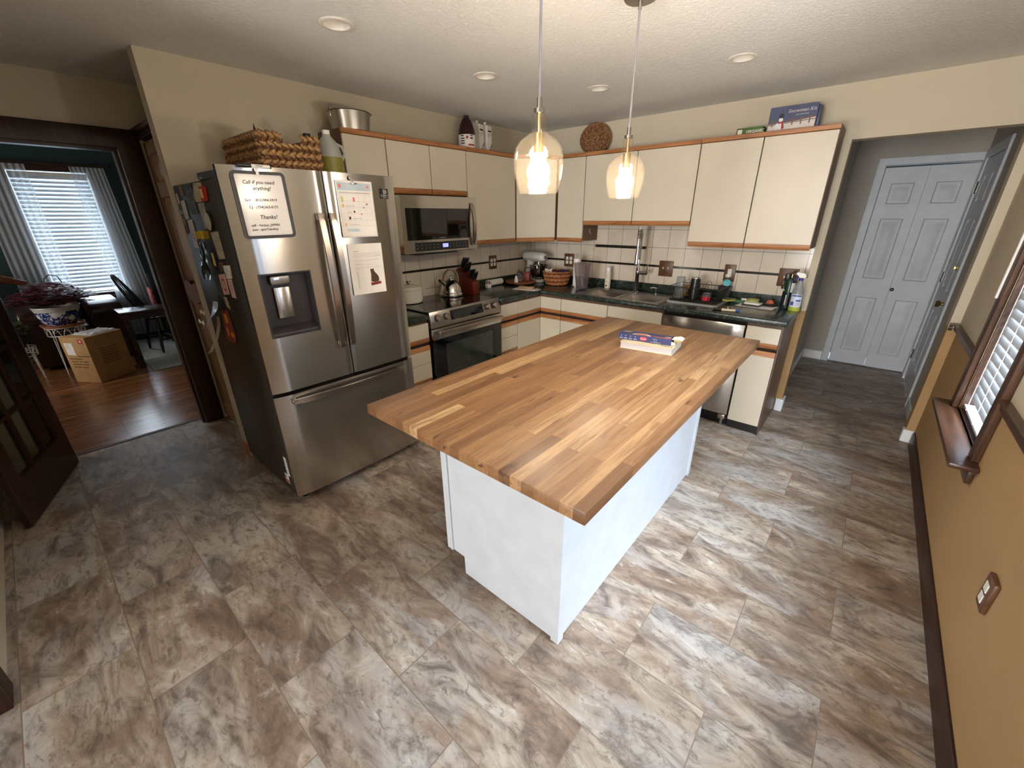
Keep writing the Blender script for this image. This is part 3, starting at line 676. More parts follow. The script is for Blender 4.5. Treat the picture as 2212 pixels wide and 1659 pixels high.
# ------------------------------------------------------------------ base cabinets
DB = 0.63
def basecab(name, label, wall, u0, u1, drawers, doors, lowers=(), sinkbase=False):
    c = ((u0+u1)/2, -0.3, 0) if wall == 'B' else (0.3, -(u0+u1)/2, 0)
    t = thing(name, label, 'cabinet', c, group='cream base cabinets', world=True)
    m_ = MB(CASE); wallbox(m_, wall, u0, u1, 0.012, DB-0.021, 0.0765, 0.872 if not sinkbase else 0.725)
    if sinkbase: wallbox(m_, wall, u0, u1, DB-0.036, DB-0.021, 0.7255, 0.872)
    m_.build('carcass', t)
    m_ = MB(BLACK); wallbox(m_, wall, u0+0.001, u1-0.001, 0.05, DB-0.03, 0.001, 0.076); m_.build('toe_kick', t)
    m_ = MB(GAP); wallbox(m_, wall, u0+0.003, u1-0.003, DB-0.0205, DB-0.012, 0.6755, 0.6955); m_.build('recess', t)  # dark strip stands in for shade between drawer and door fronts
    g = 0.0035
    for a, b in drawers: door_front(t, wall, a+g, b-g, 0.697, 0.850, DB, 0.038, 'bottom', 'drawer')
    for a, b in doors: door_front(t, wall, a+g, b-g, 0.0785, 0.674, DB, 0.038, 'top')
    for a, b in lowers:
        door_front(t, wall, a+g, b-g, 0.5335, 0.674, DB, 0.038, 'top', 'drawer')
        door_front(t, wall, a+g, b-g, 0.380, 0.5295, DB, 0.026, 'bottom', 'drawer')
        door_front(t, wall, a+g, b-g, 0.0785, 0.376, DB, 0.026, 'bottom', 'drawer')
    return t
t = basecab('base_cabinet', 'cream base cabinet at the end of the counter, right of the dishwasher', 'B', 2.5195, 2.7435, [(2.5195, 2.7435)], [(2.5195, 2.7435)])
m_ = MB(wood('brown_end_panel', (78, 56, 44), (96, 72, 58), (112, 86, 70), 'z', 0.35)); m_.box(2.744, 2.751, -DB+0.004, -0.016, 0.001, 0.872); m_.build('side_panel', t)
basecab('base_cabinet', 'cream sink base cabinet with two doors and false drawer fronts', 'B', 0.8775, 1.889, [(0.8775, 1.383), (1.383, 1.889)], [(0.8775, 1.383), (1.383, 1.889)], sinkbase=True)
basecab('base_cabinet', 'cream drawer cabinet between the range and the corner cabinet', 'A', 0.9905, 1.2640, [(0.9905, 1.236)], [], [(0.9905, 1.236)])
basecab('base_cabinet', 'cream drawer cabinet squeezed between the fridge and the range', 'A', 2.0685, 2.386, [(2.0685, 2.386)], [], [(2.0685, 2.386)])
# corner unit, with an inside corner pair of doors
t = thing('base_cabinet', 'cream corner base cabinet with two folding doors meeting at an inside corner', 'cabinet', (0.4, -0.4, 0), group='cream base cabinets', world=True)
m_ = MB(CASE); q = DB-0.021; m_.prism([(0.012, -0.012), (0.876, -0.012), (0.876, -q), (q, -q), (q, -0.989), (0.012, -0.989)], 0.0765, 0.872, 'z'); m_.build('carcass', t)
m_ = MB(BLACK); q = DB-0.03; m_.prism([(0.05, -0.05), (0.875, -0.05), (0.875, -q), (q, -q), (q, -0.988), (0.05, -0.988)], 0.001, 0.076, 'z'); m_.build('toe_kick', t)
m_ = MB(GAP); q = DB-0.012; r = DB-0.0205; m_.prism([(r, -0.986), (q, -0.986), (q, -q), (0.874, -q), (0.874, -r), (r, -r)], 0.6755, 0.6955, 'z'); m_.build('recess', t)  # same painted shade strip, bent around the inside corner
for z0, z1, at in ((0.697, 0.850, 'bottom'), (0.0785, 0.674, 'top')):
    door_front(t, 'B', 0.6305, 0.874, z0, z1, DB, 0.038, at, 'door'); door_front(t, 'A', 0.6305, 0.986, z0, z1, DB, 0.038, at, 'door')

# ------------------------------------------------------------------ countertop with its upstand and the double sink
SX0, SX1, SY0, SY1 = 1.045, 1.805, -0.590, -0.175
t = thing('countertop', 'dark green marbled laminate countertop around the corner with raised back edge', 'countertop', (0.64, -0.3, 0.875), world=True)
m_ = MB(COUNTER)
m_.solid([0.010, 0.650, SX0, SX1, 2.770], [-1.262, -0.650, SY0, SY1, -0.010], lambda u, v: (v > -0.65 or u < 0.65) and not isin(u, v, (SX0, SX1, SY0, SY1)), 0.8745, 0.914, 'xyz').soften(0.008, 3); m_.build('worktop', t)
m_ = MB(COUNTER); m_.prism([(0.010, -1.262), (0.029, -1.262), (0.029, -0.029), (2.757, -0.029), (2.757, -0.010), (0.010, -0.010)], 0.9143, 0.9875, 'z', 0.003, 1); m_.build('upstand', t)
m_ = MB(COUNTER); m_.box(0.010, 0.650, -2.388, -2.067, 0.8745, 0.914, 0.006); tag(m_.build('counter_piece'), 'short strip of dark green counter between fridge and range', 'countertop')
t = thing('sink', 'stainless steel double bowl sink set in the green counter', 'sink', (1.425, -0.4, 0.914), world=True)
SINK = M('sink_steel', (150, 144, 138), 0.32, 1.0, var=0.04)
m_ = MB(SINK); B1 = (1.075, 1.405, -0.570, -0.262); B2 = (1.440, 1.780, -0.570, -0.262)
m_.solid([1.010, B1[0], B1[1], B2[0], B2[1], 1.838], [-0.618, B1[2], B1[3], -0.150], lambda u, v: not isin(u, v, B1) and not isin(u, v, B2), 0.9145, 0.9185, 'xyz'); m_.build('rim', t)
for q in (B1, B2):
    m_ = MB(SINK); a = [(q[0], q[2]), (q[1], q[2]), (q[1], q[3]), (q[0], q[3])]
    def ring(k, z): return [m_.V((x + (k if x == q[0] else -k), y + (k if y == q[2] else -k), z)) for x, y in a]
    R = [ring(0.0, 0.918), ring(0.006, 0.900), ring(0.012, 0.760), ring(0.03, 0.742)]
    for x, y in zip(R, R[1:]):
        for i in range(4): m_.F([x[i], x[(i+1) % 4], y[(i+1) % 4], y[i]])
    m_.F(R[-1]); b_ = m_.build('bowl', t)
    m_ = MB(NICKEL); m_.lathe([(0.042, 0.7425), (0.040, 0.746), (0.028, 0.744), (0.0, 0.743)], ((q[0]+q[1])/2, (q[2]+q[3])/2, 0), 18); m_.build('drain', b_)
# ------------------------------------------------------------------ refrigerator
FY0, FY1, FM = -3.305, -2.402, -2.840
fr = thing('refrigerator', 'stainless steel french door refrigerator with water dispenser and papers on it', 'refrigerator', (0.45, -2.853, 0), world=True)
SIDE = M('fridge_side_grey', (62, 57, 50), 0.36, 0.35, var=0.03)
m_ = MB(SIDE); m_.box(0.05, 0.795, FY0+0.006, FY1-0.006, 0.055, 1.772, 0.006); m_.build('body', fr)
m_ = MB(DGREY); m_.box(0.52, 0.818, FY0+0.01, FY0+0.10, 1.773, 1.806, 0.004); m_.box(0.52, 0.818, FY1-0.10, FY1-0.01, 1.773, 1.806, 0.004); m_.build('hinge_cover', fr)
m_ = MB(GAP); m_.box(0.7955, 0.812, FY0+0.012, FY1-0.012, 0.06, 1.77); m_.build('gasket', fr)
for y in (FY0+0.07, FY1-0.07):
    m_ = MB(BLACK); m_.cyl((0.76, y, 0.001), (0.76, y, 0.0545), 0.022, None, 12); m_.build('foot', fr)
def fx(y, z=0):
    """slightly bowed front with rolled outer edges"""
    k = (y-(FY0+FY1)/2)/((FY1-FY0)/2); x = 0.866 - 0.010*k*k
    for e in (FY0, FY1):
        d = abs(y-e)
        if d < 0.10: x -= 0.016*(1-d/0.10)**2
    d = abs(y-FM)
    if d < 0.05: x -= 0.008*(1-d/0.05)**2
    return x
def span(a, b, extra=()):
    n = max(2, int(abs(b-a)/0.008)); return sorted({round(a+(b-a)*i/n, 4) for i in range(n+1)} | set(extra))
D0, D1, DZ0, DZ1 = -3.246, -2.993, 1.026, 1.349
m_ = MB(STEEL); m_.solid(span(FY0, FM-0.003, (D0, D1)), [0.726, DZ0, DZ1, 1.822], lambda u, v: not isin(u, v, (D0, D1, DZ0, DZ1)), 0.8125, fx, 'yzx'); ld = m_.build('door', fr, 25)
m_ = MB(STEEL); m_.solid(span(FM+0.003, FY1), [0.726, 1.822], lambda u, v: True, 0.8125, fx, 'yzx'); rd = m_.build('door', fr, 25)
m_ = MB(STEEL); m_.solid(span(FY0, FY1), [0.062, 0.704], lambda u, v: True, 0.8125, lambda y, z: fx(y if abs(y-FM) > 0.05 else FM+0.0505), 'yzx'); fd = m_.build('freezer_drawer', fr, 25)
# dispenser
DP = M('dispenser_grey', (52, 48, 48), 0.35, 0.2)
m_ = MB(DP); x0, x1 = 0.8135, 0.862; m_.solid([D0+.001, D0+0.006, D1-0.006, D1-.001], [DZ0+.001, DZ0+0.008, DZ1-0.006, DZ1-.001], lambda u, v: not isin(u, v, (D0+0.006, D1-0.006, DZ0+0.008, DZ1-0.006)), x0, x1+0.004, 'yzx')
m_.poly([(0.8145, D0+.005, DZ0+.005), (0.8145, D1-.005, DZ0+.005), (0.8145, D1-.005, DZ1-.005), (0.8145, D0+.005, DZ1-.005)]); m_.build('dispenser_recess', ld)
m_ = MB(DP); m_.prism([(0.815, DZ0+0.009), (0.860, DZ0+0.009), (0.858, DZ0+0.02), (0.815, DZ0+0.05)], D0+0.008, D1-0.008, 'y'); m_.build('drip_ledge', ld)
m_ = MB(M('dispenser_head', (150, 146, 140), 0.3, 0.8)); m_.box(0.816, 0.848, -3.190, -3.095, 1.288, 1.334, 0.008, 3); m_.build('dispenser_head', ld)
m_ = MB(glow('blue_lamp', (110, 140, 255), 2.5)); m_.box(0.8482, 0.849, -3.172, -3.150, 1.316, 1.324); m_.build('indicator_light', ld)
m_ = MB(STEEL); m_.box(0.822, 0.832, -3.180, -3.100, 1.116, 1.274, 0.004); m_.build('paddle', ld)
def bow(y_or_z, a, b, n=18):
    return [(a + (b-a)*i/n, 0.028 + 0.026*math.sin(PI*i/n)) for i in range(n+1)]
HND = M('handle_steel', (172, 160, 150), 0.24, 1.0, var=0.02)
for dd, y in ((ld, -2.897), (rd, -2.830)):
    m_ = MB(HND); X = fx(y)
    m_.tube([(X+o_, y, z) for z, o_ in bow(0, 0.905, 1.626)], 0, flat=(0.016, 0.030)) if False else None
    pts = [(X+o_, z) for z, o_ in bow(0, 0.905, 1.626)]
    m_.prism(pts + [(x-0.014, z) for x, z in pts[::-1]], y-0.015, y+0.015, 'y', 0.004, 2)
    for z in (0.925, 1.606): m_.box(X-0.001, X+0.024, y-0.010, y+0.010, z-0.016, z+0.016, 0.003)
    m_.build('handle', dd)
m_ = MB(HND); X = fx(-2.86); n = 20; pts = []
for i in range(n+1):
    y = -3.225 + 0.725*i/n; pts.append((X+0.022+0.026*math.sin(PI*i/n), y))
m_.prism(pts + [(x-0.014, y) for x, y in pts[::-1]], 0.648, 0.678, 'z', 0.004, 2)
for y in (-3.21, -2.515): m_.box(fx(y)-0.001, X+0.020, y-0.016, y+0.016, 0.653, 0.673, 0.003)
m_.build('handle', fd)
# stickers printed on the fridge itself
def sticker(y0, y1, z0, z1, mat, root, name='sticker'):
    m_ = MB(mat); m_.poly([(fx(y0)+.0012, y0, z0), (fx(y1)+.0012, y1, z0), (fx(y1)+.0012, y1, z1), (fx(y0)+.0012, y0, z1)]); return m_.use(mat)
m_ = sticker(-2.516, -2.456, 1.702, 1.755, BLACK, rd)
m_.use(PAPER); m_.text('10', 0.028, (fx(-2.5)+.0004, -2.497, 1.7285), (-0.06, 1, 0), (0, 0, 1), off=0.0016); m_.text('YEAR WARRANTY', 0.0062, (fx(-2.5)+.0004, -2.512, 1.7185), (-0.06, 1, 0), (0, 0, 1), off=0.0016); m_.text('INVERTER COMPRESSOR', 0.0046, (fx(-2.5)+.0004, -2.512, 1.7095), (-0.06, 1, 0), (0, 0, 1), off=0.0016)
m_.build('warranty_sticker', rd, 0, True)
YS = FY0+0.005
m_ = MB(PAPER); m_.poly([(0.735, YS, 0.17), (0.775, YS, 0.17), (0.775, YS, 0.30), (0.735, YS, 0.30)]); m_.use(GINK)
for z in (0.19, 0.205, 0.23, 0.25, 0.265, 0.28): m_.poly([(0.74, YS-.0006, z), (0.77, YS-.0006, z), (0.77, YS-.0006, z+.006), (0.74, YS-.0006, z+.006)])
m_.build('rating_label', fr, 0)
m_ = MB(PAPER); m_.poly([(0.690, YS, 0.105), (0.745, YS, 0.105), (0.745, YS, 0.17), (0.690, YS, 0.17)]); m_.use(M('label_red', (196, 60, 80), 0.6)); m_.poly([(0.695, YS-.0006, 0.11), (0.74, YS-.0006, 0.11), (0.74, YS-.0006, 0.13), (0.695, YS-.0006, 0.13)]); m_.use(GINK); m_.poly([(0.695, YS-.0006, 0.14), (0.72, YS-.0006, 0.14), (0.72, YS-.0006, 0.16), (0.695, YS-.0006, 0.16)])
m_.build('warning_label', fr, 0)

# ------------------------------------------------------------------ range
RY0, RY1 = -2.060, -1.272
rg = thing('range', 'stainless slide-in range with black glass cooktop and oven door', 'stove', (0.33, -1.67, 0), world=True)
m_ = MB(M('range_side', (52, 48, 46), 0.5, 0.4)); m_.box(0.03, 0.625, RY0+0.004, RY1-0.004, 0.04, 0.9125); m_.build('body', rg)
m_ = MB(BLACKG); m_.box(0.025, 0.615, RY0, RY1+0.002, 0.9150, 0.9235, 0.003, 1); ct = m_.build('cooktop', rg)
RING = M('burner_ring', (70, 70, 72), 0.3)
for x, y, r in ((0.20, -1.86, 0.075), (0.20, -1.46, 0.09), (0.43, -1.86, 0.10), (0.43, -1.46, 0.075)):
    m_ = MB(RING); m_.lathe([(r, 0.9237), (r+0.002, 0.9238), (r+0.004, 0.9237)], (x, y, 0), 36, None, False, False); m_.build('burner_mark', ct)
PROF = [(0.617, 0.800), (0.658, 0.800), (0.660, 0.812), (0.632, 0.926), (0.625, 0.930), (0.617, 0.928)]
m_ = MB(mat_steel('range_steel', (172, 166, 158), 0.30, 0.5)); m_.prism(PROF, RY0, RY1, 'y', 0.002, 1); cp = m_.build('control_panel', rg)
pn = Vector((0.114, 0, 0.028)).normalized(); px_ = lambda z: 0.660 - (z-0.812)/0.114*0.028
m_ = MB(BLACKG); y0, y1 = -1.855, -1.490; m_.prism([(px_(0.838)+.0002, 0.838), (px_(0.838)+.003, 0.8387), (px_(0.912)+.003, 0.9127), (px_(0.912)+.0002, 0.912)], y0, y1, 'y'); m_.build('display', cp)
KN = M('knob_steel', (190, 180, 166), 0.25, 1.0, var=0.02)
for y in (-1.995, -1.905, -1.430, -1.345):
    c = Vector((px_(0.874), y, 0.874)); m_ = MB(DGREY); m_.lathe([(0.027, 0.0003), (0.027, 0.007)], c, 22, pn); m_.use(KN); m_.lathe([(0.023, 0.0073), (0.022, 0.026), (0.019, 0.029), (0, 0.029)], c, 22, pn)
    d_ = pn.cross(Vector((0, 1, 0))); m_.tube([c+pn*0.033+d_*0.020, c+pn*0.033-d_*0.020], 0, flat=(0.010, 0.009)); m_.build('knob', cp)
m_ = MB(STEEL); m_.box(0.6265, 0.668, RY0, RY1, 0.712, 0.7955, 0.004); od = m_.build('oven_door_top', rg)
m_ = MB(BLACKG); m_.box(0.6265, 0.666, RY0+0.002, RY1-0.002, 0.235, 0.7115, 0.003, 1); dg = m_.build('oven_door', rg)
m_ = MB(M('oven_window', (46, 50, 46), 0.06, spec=0.8)); m_.box(0.6662, 0.6670, RY0+0.12, RY1-0.12, 0.34, 0.66); m_.build('oven_window', dg)
m_ = MB(HND); m_.box(0.704, 0.728, RY0+0.02, RY1-0.04, 0.757, 0.789, 0.006, 3)
for y in (RY0+0.06, RY1-0.08): m_.box(0.6685, 0.706, y-0.012, y+0.012, 0.762, 0.784)
m_.build('handle', od)
m_ = MB(STEEL); m_.box(0.6265, 0.664, RY0+0.002, RY1-0.002, 0.06, 0.2335, 0.004); m_.build('drawer', rg)

# ------------------------------------------------------------------ microwave
mw = thing('microwave', 'stainless over-the-range microwave with black glass door', 'microwave', (0.2, -1.67, 1.34), world=True)
MY0, MY1 = -2.058, -1.2835
m_ = MB(M('microwave_case', (90, 80, 62), 0.35, 0.8)); m_.box(0.009, 0.352, MY0+0.004, MY1-0.002, 1.345, 1.748); m_.build('case', mw)
m_ = MB(STEEL); mx = lambda y, z: 0.402 + 0.012*(1-((y-(MY0+MY1)/2)/0.39)**2)
m_.solid(span(MY0, MY1), [1.340, 1.752], lambda u, v: True, 0.3525, mx, 'yzx'); md = m_.build('door', mw, 25)
def skin(mat, a, b, z0, z1, off=0.0008, f=None):
    f = f or mx
    m_ = MB(mat); us = span(a, b)
    lo = [m_.V((f(y, 0)+off, y, z0)) for y in us]; hi = [m_.V((f(y, 0)+off, y, z1)) for y in us]
    for i in range(len(us)-1): m_.F([lo[i], lo[i+1], hi[i+1], hi[i]])
    return m_
gl = skin(BLACKG, -2.020, -1.375, 1.436, 1.664).build('door_window', md)
cpn = skin(BLACK, -1.960, -1.395, 1.354, 1.418).build('control_strip', md)
m_ = skin(glow('clock_blue', (70, 100, 255), 1.1), -1.690, -1.632, 1.374, 1.402, 0.0016); m_.use(M('clock_digit', (200, 215, 255), 0.5)); m_.text('88:8', 0.020, (mx(-1.66, 0)+.0014, -1.683, 1.380), (0, 1, 0), (0, 0, 1), off=0.0008); m_.build('clock_display', cpn, 0, True)
m_ = MB(GINK)
for i in range(6):
    for j in range(2):
        for yy in (-1.945+i*0.040, -1.615+i*0.036):
            z = 1.374+j*0.022; x = mx(yy, 0)+.0014; m_.poly([(x, yy, z), (x, yy+0.012, z), (x, yy+0.012, z+0.004), (x, yy, z+0.004)])
m_.build('key_marks', cpn, 0)
m_ = MB(GINK); m_.text('SAMSUNG', 0.015, (mx(-1.68, 0)+.0010, -1.722, 1.4425), (0, 1, 0), (0, 0, 1), off=0.0008); m_.build('lettering', gl, 0, True)
m_ = MB(HND); n = 16; pts = []
for i in range(n+1): pts.append((mx(-1.34, 0)+0.014+0.030*math.sin(PI*i/n), 1.372+0.335*i/n))
m_.prism(pts+[(x-0.012, z) for x, z in pts[::-1]], -1.362, -1.328, 'y', 0.004, 2)
for z in (1.385, 1.694): m_.box(mx(-1.34, 0)-.001, mx(-1.34, 0)+0.016, -1.355, -1.335, z-0.010, z+0.010)
m_.build('handle', md)
m_ = MB(BLACK); m_.box(0.02, 0.385, MY0+0.01, MY1-0.02, 1.334, 1.3445); m_.box(0.20, 0.375, -1.93, -1.50, 1.322, 1.334, 0.004); m_.build('underside', mw)

# ------------------------------------------------------------------ dishwasher
dw = thing('dishwasher', 'stainless steel dishwasher beside the end cabinet, partly behind the island', 'dishwasher', (2.2, -0.35, 0), world=True)
m_ = MB(GAP); m_.box(1.894, 2.515, -0.60, -0.03, 0.09, 0.8735); m_.build('tub', dw)
m_ = MB(STEEL); m_.box(1.8955, 2.5135, -0.640, -0.601, 0.752, 0.848, 0.005); m_.build('control_panel', dw)
m_ = MB(STEEL); m_.box(1.8955, 2.5135, -0.636, -0.601, 0.108, 0.735, 0.005); m_.build('door', dw)
m_ = MB(BLACK); m_.box(1.90, 2.509, -0.625, -0.6005, 0.7355, 0.7515); m_.build('handle_recess', dw)
m_ = MB(BLACK); m_.box(1.90, 2.509, -0.57, -0.10, 0.001, 0.0895); m_.build('toe_kick', dw)
m_ = MB(NICKEL); m_.cyl((2.475, -0.595, 0.001), (2.475, -0.595, 0.089), 0.012, None, 10); m_.box(2.45, 2.50, -0.625, -0.59, 0.06, 0.10, 0.003); m_.build('foot', dw)

# ------------------------------------------------------------------ island
ISW = M('island_white_paint', (202, 207, 214), 0.5, var=0.02, bump=0.05, bscale=14)
t = thing('kitchen_island', 'white painted kitchen island with overhanging butcher block top', 'kitchen island', (2.2, -2.25, 0), world=True)
m_ = MB(ISW); m_.prism([(1.972, 0.001), (2.496, 0.001), (2.496, 0.8715), (1.885, 0.8715), (1.885, 0.1045), (1.972, 0.1045)], -3.012, -1.480, 'y', 0.001, 1); m_.build('carcass', t)
m_ = MB(ISW); m_.box(2.4965, 2.508, -3.012, -1.480, 0.001, 0.8715, 0.001, 1); m_.build('back_panel', t)
for y0, y1 in ((-3.0225, -2.985), (-1.508, -1.4705)):
    m_ = MB(ISW); m_.prism([(2.482, y0 if y0 < -2 else y1), (2.518, y0 if y0 < -2 else y1), (2.518, y1 if y0 < -2 else y0), (2.5082, y1 if y0 < -2 else y0), (2.5082, -3.0125 if y0 < -2 else -1.4795), (2.482, -3.0125 if y0 < -2 else -1.4795)], 0.001, 0.8715, 'z'); m_.build('corner_trim', t)
m_ = MB(ISW)
for k, (a, b) in enumerate(((-3.008, -2.50), (-2.496, -2.0), (-1.996, -1.484))): pass
m_.box(1.862, 1.8845, -3.0205, -1.4715, 0.106, 0.8715, 0.002, 1); m_.box(1.8848, 1.900, -3.0205, -3.0125, 0.106, 0.8715, 0.001, 1); m_.build('front_frame', t)
for a, b in ((-3.00, -2.51), (-2.495, -1.995), (-1.98, -1.49)):
    m_ = MB(ISW); panel_leaf(m_, a, b, 0.125, 0.69, [(a+0.06, b-0.06, 0.185, 0.63)], 1.843, 1.8615, 'yzx', 1.843); dd = m_.build('door', t)
    m_ = MB(NICKEL); m_.lathe([(0.007, 0), (0.007, 0.012), (0.014, 0.02), (0, 0.024)], (1.8425, b-0.03, 0.62), 10, (-1, 0, 0)); m_.build('knob', dd)
    m_ = MB(ISW); m_.box(1.843, 1.8615, a, b, 0.705, 0.855, 0.004); m_.build('drawer', t)
ENDW = MATS['butcher_block']
m_ = MB(BUTCH); m_.box(1.7137, 2.7179, -3.2474, -1.2619, 0.8725, 0.914, 0.003, 2); m_.build('butcher_block_top', t)

# ------------------------------------------------------------------ pendants and recessed cans
PGLASS = glassy('seeded_glass', (255, 253, 250), 0.04, 0.7, 0.15, 60, opacity=0.006, body=(255, 240, 214))
BULBM = glow('lit_bulb', (255, 236, 212), BULB)
def pendant(x, y, label):
    t = thing('pendant_lamp', label, 'pendant lamp', (x, y, H), group='pendants over the island', world=True)
    m_ = MB(NICKEL); m_.lathe([(0.062, H-0.0005), (0.064, H-0.022), (0.060, H-0.026), (0.020, H-0.028), (0.008, H-0.030)], (x, y, 0), 32); m_.cyl((x, y, H-0.055), (x, y, H-0.029), 0.008, None, 12); m_.build('canopy', t)
    m_ = MB(M('grey_cord', (150, 144, 146), 0.5)); m_.cyl((x, y, 1.953), (x, y, H-0.054), 0.0042, None, 10); m_.build('cord', t)
    m_ = MB(NICKEL); m_.cyl((x, y, 1.927), (x, y, 1.957), 0.0085, None, 14); m_.cyl((x, y, 1.915), (x, y, 1.9268), 0.018, None, 18); m_.build('cap', t)
    prof = [(0.0235, 1.914), (0.0245, 1.905), (0.0235, 1.892), (0.0235, 1.872), (0.026, 1.860), (0.040, 1.850), (0.062, 1.836), (0.077, 1.815), (0.0835, 1.790), (0.0845, 1.770), (0.082, 1.740), (0.076, 1.710), (0.069, 1.686), (0.066, 1.678)]
    m_ = MB(PGLASS); m_.lathe(prof, (x, y, 0), 40, None, False, False); m_.lathe([(r-0.003, z) for r, z in prof][::-1], (x, y, 0), 40, None, False, False)
    m_.lathe([(0.066, 1.678), (0.0645, 1.6765), (0.063, 1.678)], (x, y, 0), 40, None, False, False); m_.build('glass_shade', t)
    m_ = MB(M('socket_brass', (216, 192, 140), 0.3, 1.0)); m_.cyl((x, y, 1.800), (x, y, 1.858), 0.0175, None, 18); m_.cyl((x, y, 1.858), (x, y, 1.915), 0.006, None, 8); m_.build('socket', t)
    m_ = MB(BULBM); m_.lathe([(0.0, 1.7015), (0.012, 1.703), (0.026, 1.711), (0.036, 1.725), (0.0395, 1.742), (0.036, 1.760), (0.026, 1.776), (0.016, 1.788), (0.014, 1.7995)], (x, y, 0), 24); m_.build('bulb', t)
    return t
pendant(2.165, -2.735, 'front glass pendant lamp over the near half of the island')
pendant(2.165, -2.085, 'rear glass pendant lamp over the island, its round canopy in view')
LABS = ['white recessed ceiling light nearest the fridge', 'white recessed ceiling light above the range side of the island', 'white recessed ceiling light toward the corner, between the two pendant cords', 'white recessed ceiling light in front of the sink wall, right of the pendants']
CANW = M('can_white', (226, 218, 206), 0.5)
first = None
for (x, y), lab in zip(RL, LABS):
    if first is None:
        first = thing('recessed_light', lab, 'ceiling light', (x, y, H), group='recessed ceiling lights')
        m_ = MB(CANW); m_.lathe([(0.057, -0.0005), (0.0755, -0.0005), (0.077, -0.004), (0.070, -0.007), (0.058, -0.006), (0.0565, -0.003)], (0, 0, 0), 40, None, False, False); m_.build('trim_ring', first)
        m_ = MB(CANW); m_.lathe([(0.0565, -0.003), (0.046, 0.055), (0.038, 0.062), (0, 0.063)], (0, 0, 0), 40, None, False, False); m_.build('baffle', first)
    else: copy_thing(first, (x, y, H), 0, lab)
# ------------------------------------------------------------------ things on the fridge front
X0 = 0.867
t = thing('whiteboard', 'black framed whiteboard with handwritten note on the fridge door', 'whiteboard', (X0, -3.15, 1.51), world=True)
wa = math.radians(0.6); cy, cz = -3.149, 1.657; wx = Vector((0, math.cos(wa), math.sin(wa))); wz = Vector((0, -math.sin(wa), math.cos(wa))); wc = Vector((X0, cy, cz))
def rrect(w, h, r, n=5):
    out = []
    for sx, sy, a0 in ((1, 1, 0), (-1, 1, 90), (-1, -1, 180), (1, -1, 270)):
        for i in range(n+1):
            a = math.radians(a0+90*i/n); out.append((sx*(w/2-r)+r*math.cos(a), sy*(h/2-r)+r*math.sin(a)))
    return out
def WP(u, v, d): return wc + wx*u + wz*v + Vector((d, 0, 0))
m_ = MB(M('whiteboard_frame', (48, 47, 48), 0.5)); o_ = rrect(0.230, 0.287, 0.020); i_ = rrect(0.204, 0.261, 0.008)
L = [[m_.V(WP(u, v, d)) for u, v in q] for q, d in ((o_, 0.0005), (o_, 0.010), (i_, 0.010), (i_, 0.005))]
for a, b in zip(L, L[1:]):
    for i in range(len(a)): m_.F([a[i], a[(i+1) % len(a)], b[(i+1) % len(a)], b[i]])
m_.F(L[0][::-1]); m_.build('frame', t)
m_ = MB(M('whiteboard_face', (230, 224, 218), 0.18, var=0.01)); m_.F([m_.V(WP(u, v, 0.0052)) for u, v in i_]); bd = m_.build('board', t, 0)
m_ = MB(INK)
for s_, u, v, sz in (('Call if you need', -0.074, 0.091, 0.0215), ('anything!', -0.036, 0.066, 0.0215), ('Sam - (803)984-5919', -0.082, 0.018, 0.0165), ('CJ - (704)363-0171', -0.070, -0.012, 0.0165), ('Thanks!', -0.034, -0.058, 0.0245), ('wifi - Verizon_JVF99X', -0.078, -0.090, 0.0140), ('pass - aperTransfmp', -0.078, -0.108, 0.0140)):
    m_.text(s_, sz, WP(u, v, 0.0056), wx, wz, shear=0.22, bold=0.0003)
m_.build('handwriting', bd, 0, True)
m_ = MB(PLASTW); m_.box(X0+0.010, X0+0.020, -3.160, -3.150, 1.785, 1.812, 0.001); m_.build('marker_clip', t)
t = thing('marker', 'dry erase marker with black cap clipped on top of the whiteboard', 'marker', (X0+0.015, -3.16, 1.815), world=True)
m_ = MB(PLASTW); m_.cyl((X0+0.016, -3.176, 1.8205), (X0+0.016, -3.098, 1.8205), 0.0078, None, 14); m_.build('barrel', t)
m_ = MB(BLACK); m_.cyl((X0+0.016, -3.230, 1.8205), (X0+0.016, -3.1765, 1.8205), 0.0086, None, 14); m_.build('cap', t)
m_ = MB(BLACK); m_.cyl((X0+0.016, -3.0975, 1.8205), (X0+0.016, -3.092, 1.8205), 0.0078, None, 14); m_.use(GINK); m_.box(X0+0.0238, X0+0.0243, -3.16, -3.13, 1.819, 1.823); m_.build('end_plug', t)
# calendar sheet
t = thing('calendar_sheet', 'printed calendar page clipped to the right fridge door, upper of two papers', 'paper', (X0, -2.68, 1.5), world=True)
def sheet(root, name, y0, y1, z0, z1, tilt, d0, mat=None, sag=0.004, n=6):
    m_ = MB(mat or PAPER); c = Vector((0, (y0+y1)/2, (z0+z1)/2)); ca, sa = math.cos(tilt), math.sin(tilt)
    def P(u, v, dd=0):
        y = u*(y1-y0)/2; z = v*(z1-z0)/2
        return Vector((X0 + d0 + sag*(0.5-v*0.5)**2 + dd, c.y + y*ca - z*sa, c.z + y*sa + z*ca))
    R = [[m_.V(P(u, v)) for u in (-1, -0.5, 0, 0.5, 1)] for v in [1-2*i/n for i in range(n+1)]]
    for a, b in zip(R, R[1:]):
        for i in range(4): m_.F([a[i], b[i], b[i+1], a[i+1]])
    o = m_.build(name, root, 60); return o, P
sh, P = sheet(t, 'sheet', -2.784, -2.572, 1.506, 1.785, -0.005, 0.003)
sheet(t, 'back_sheet', -2.783, -2.566, 1.500, 1.786, -0.005, 0.0015, M('paper_shade', (214, 208, 204), 0.7))
m_ = MB(M('print_blue', (186, 200, 206), 0.7))
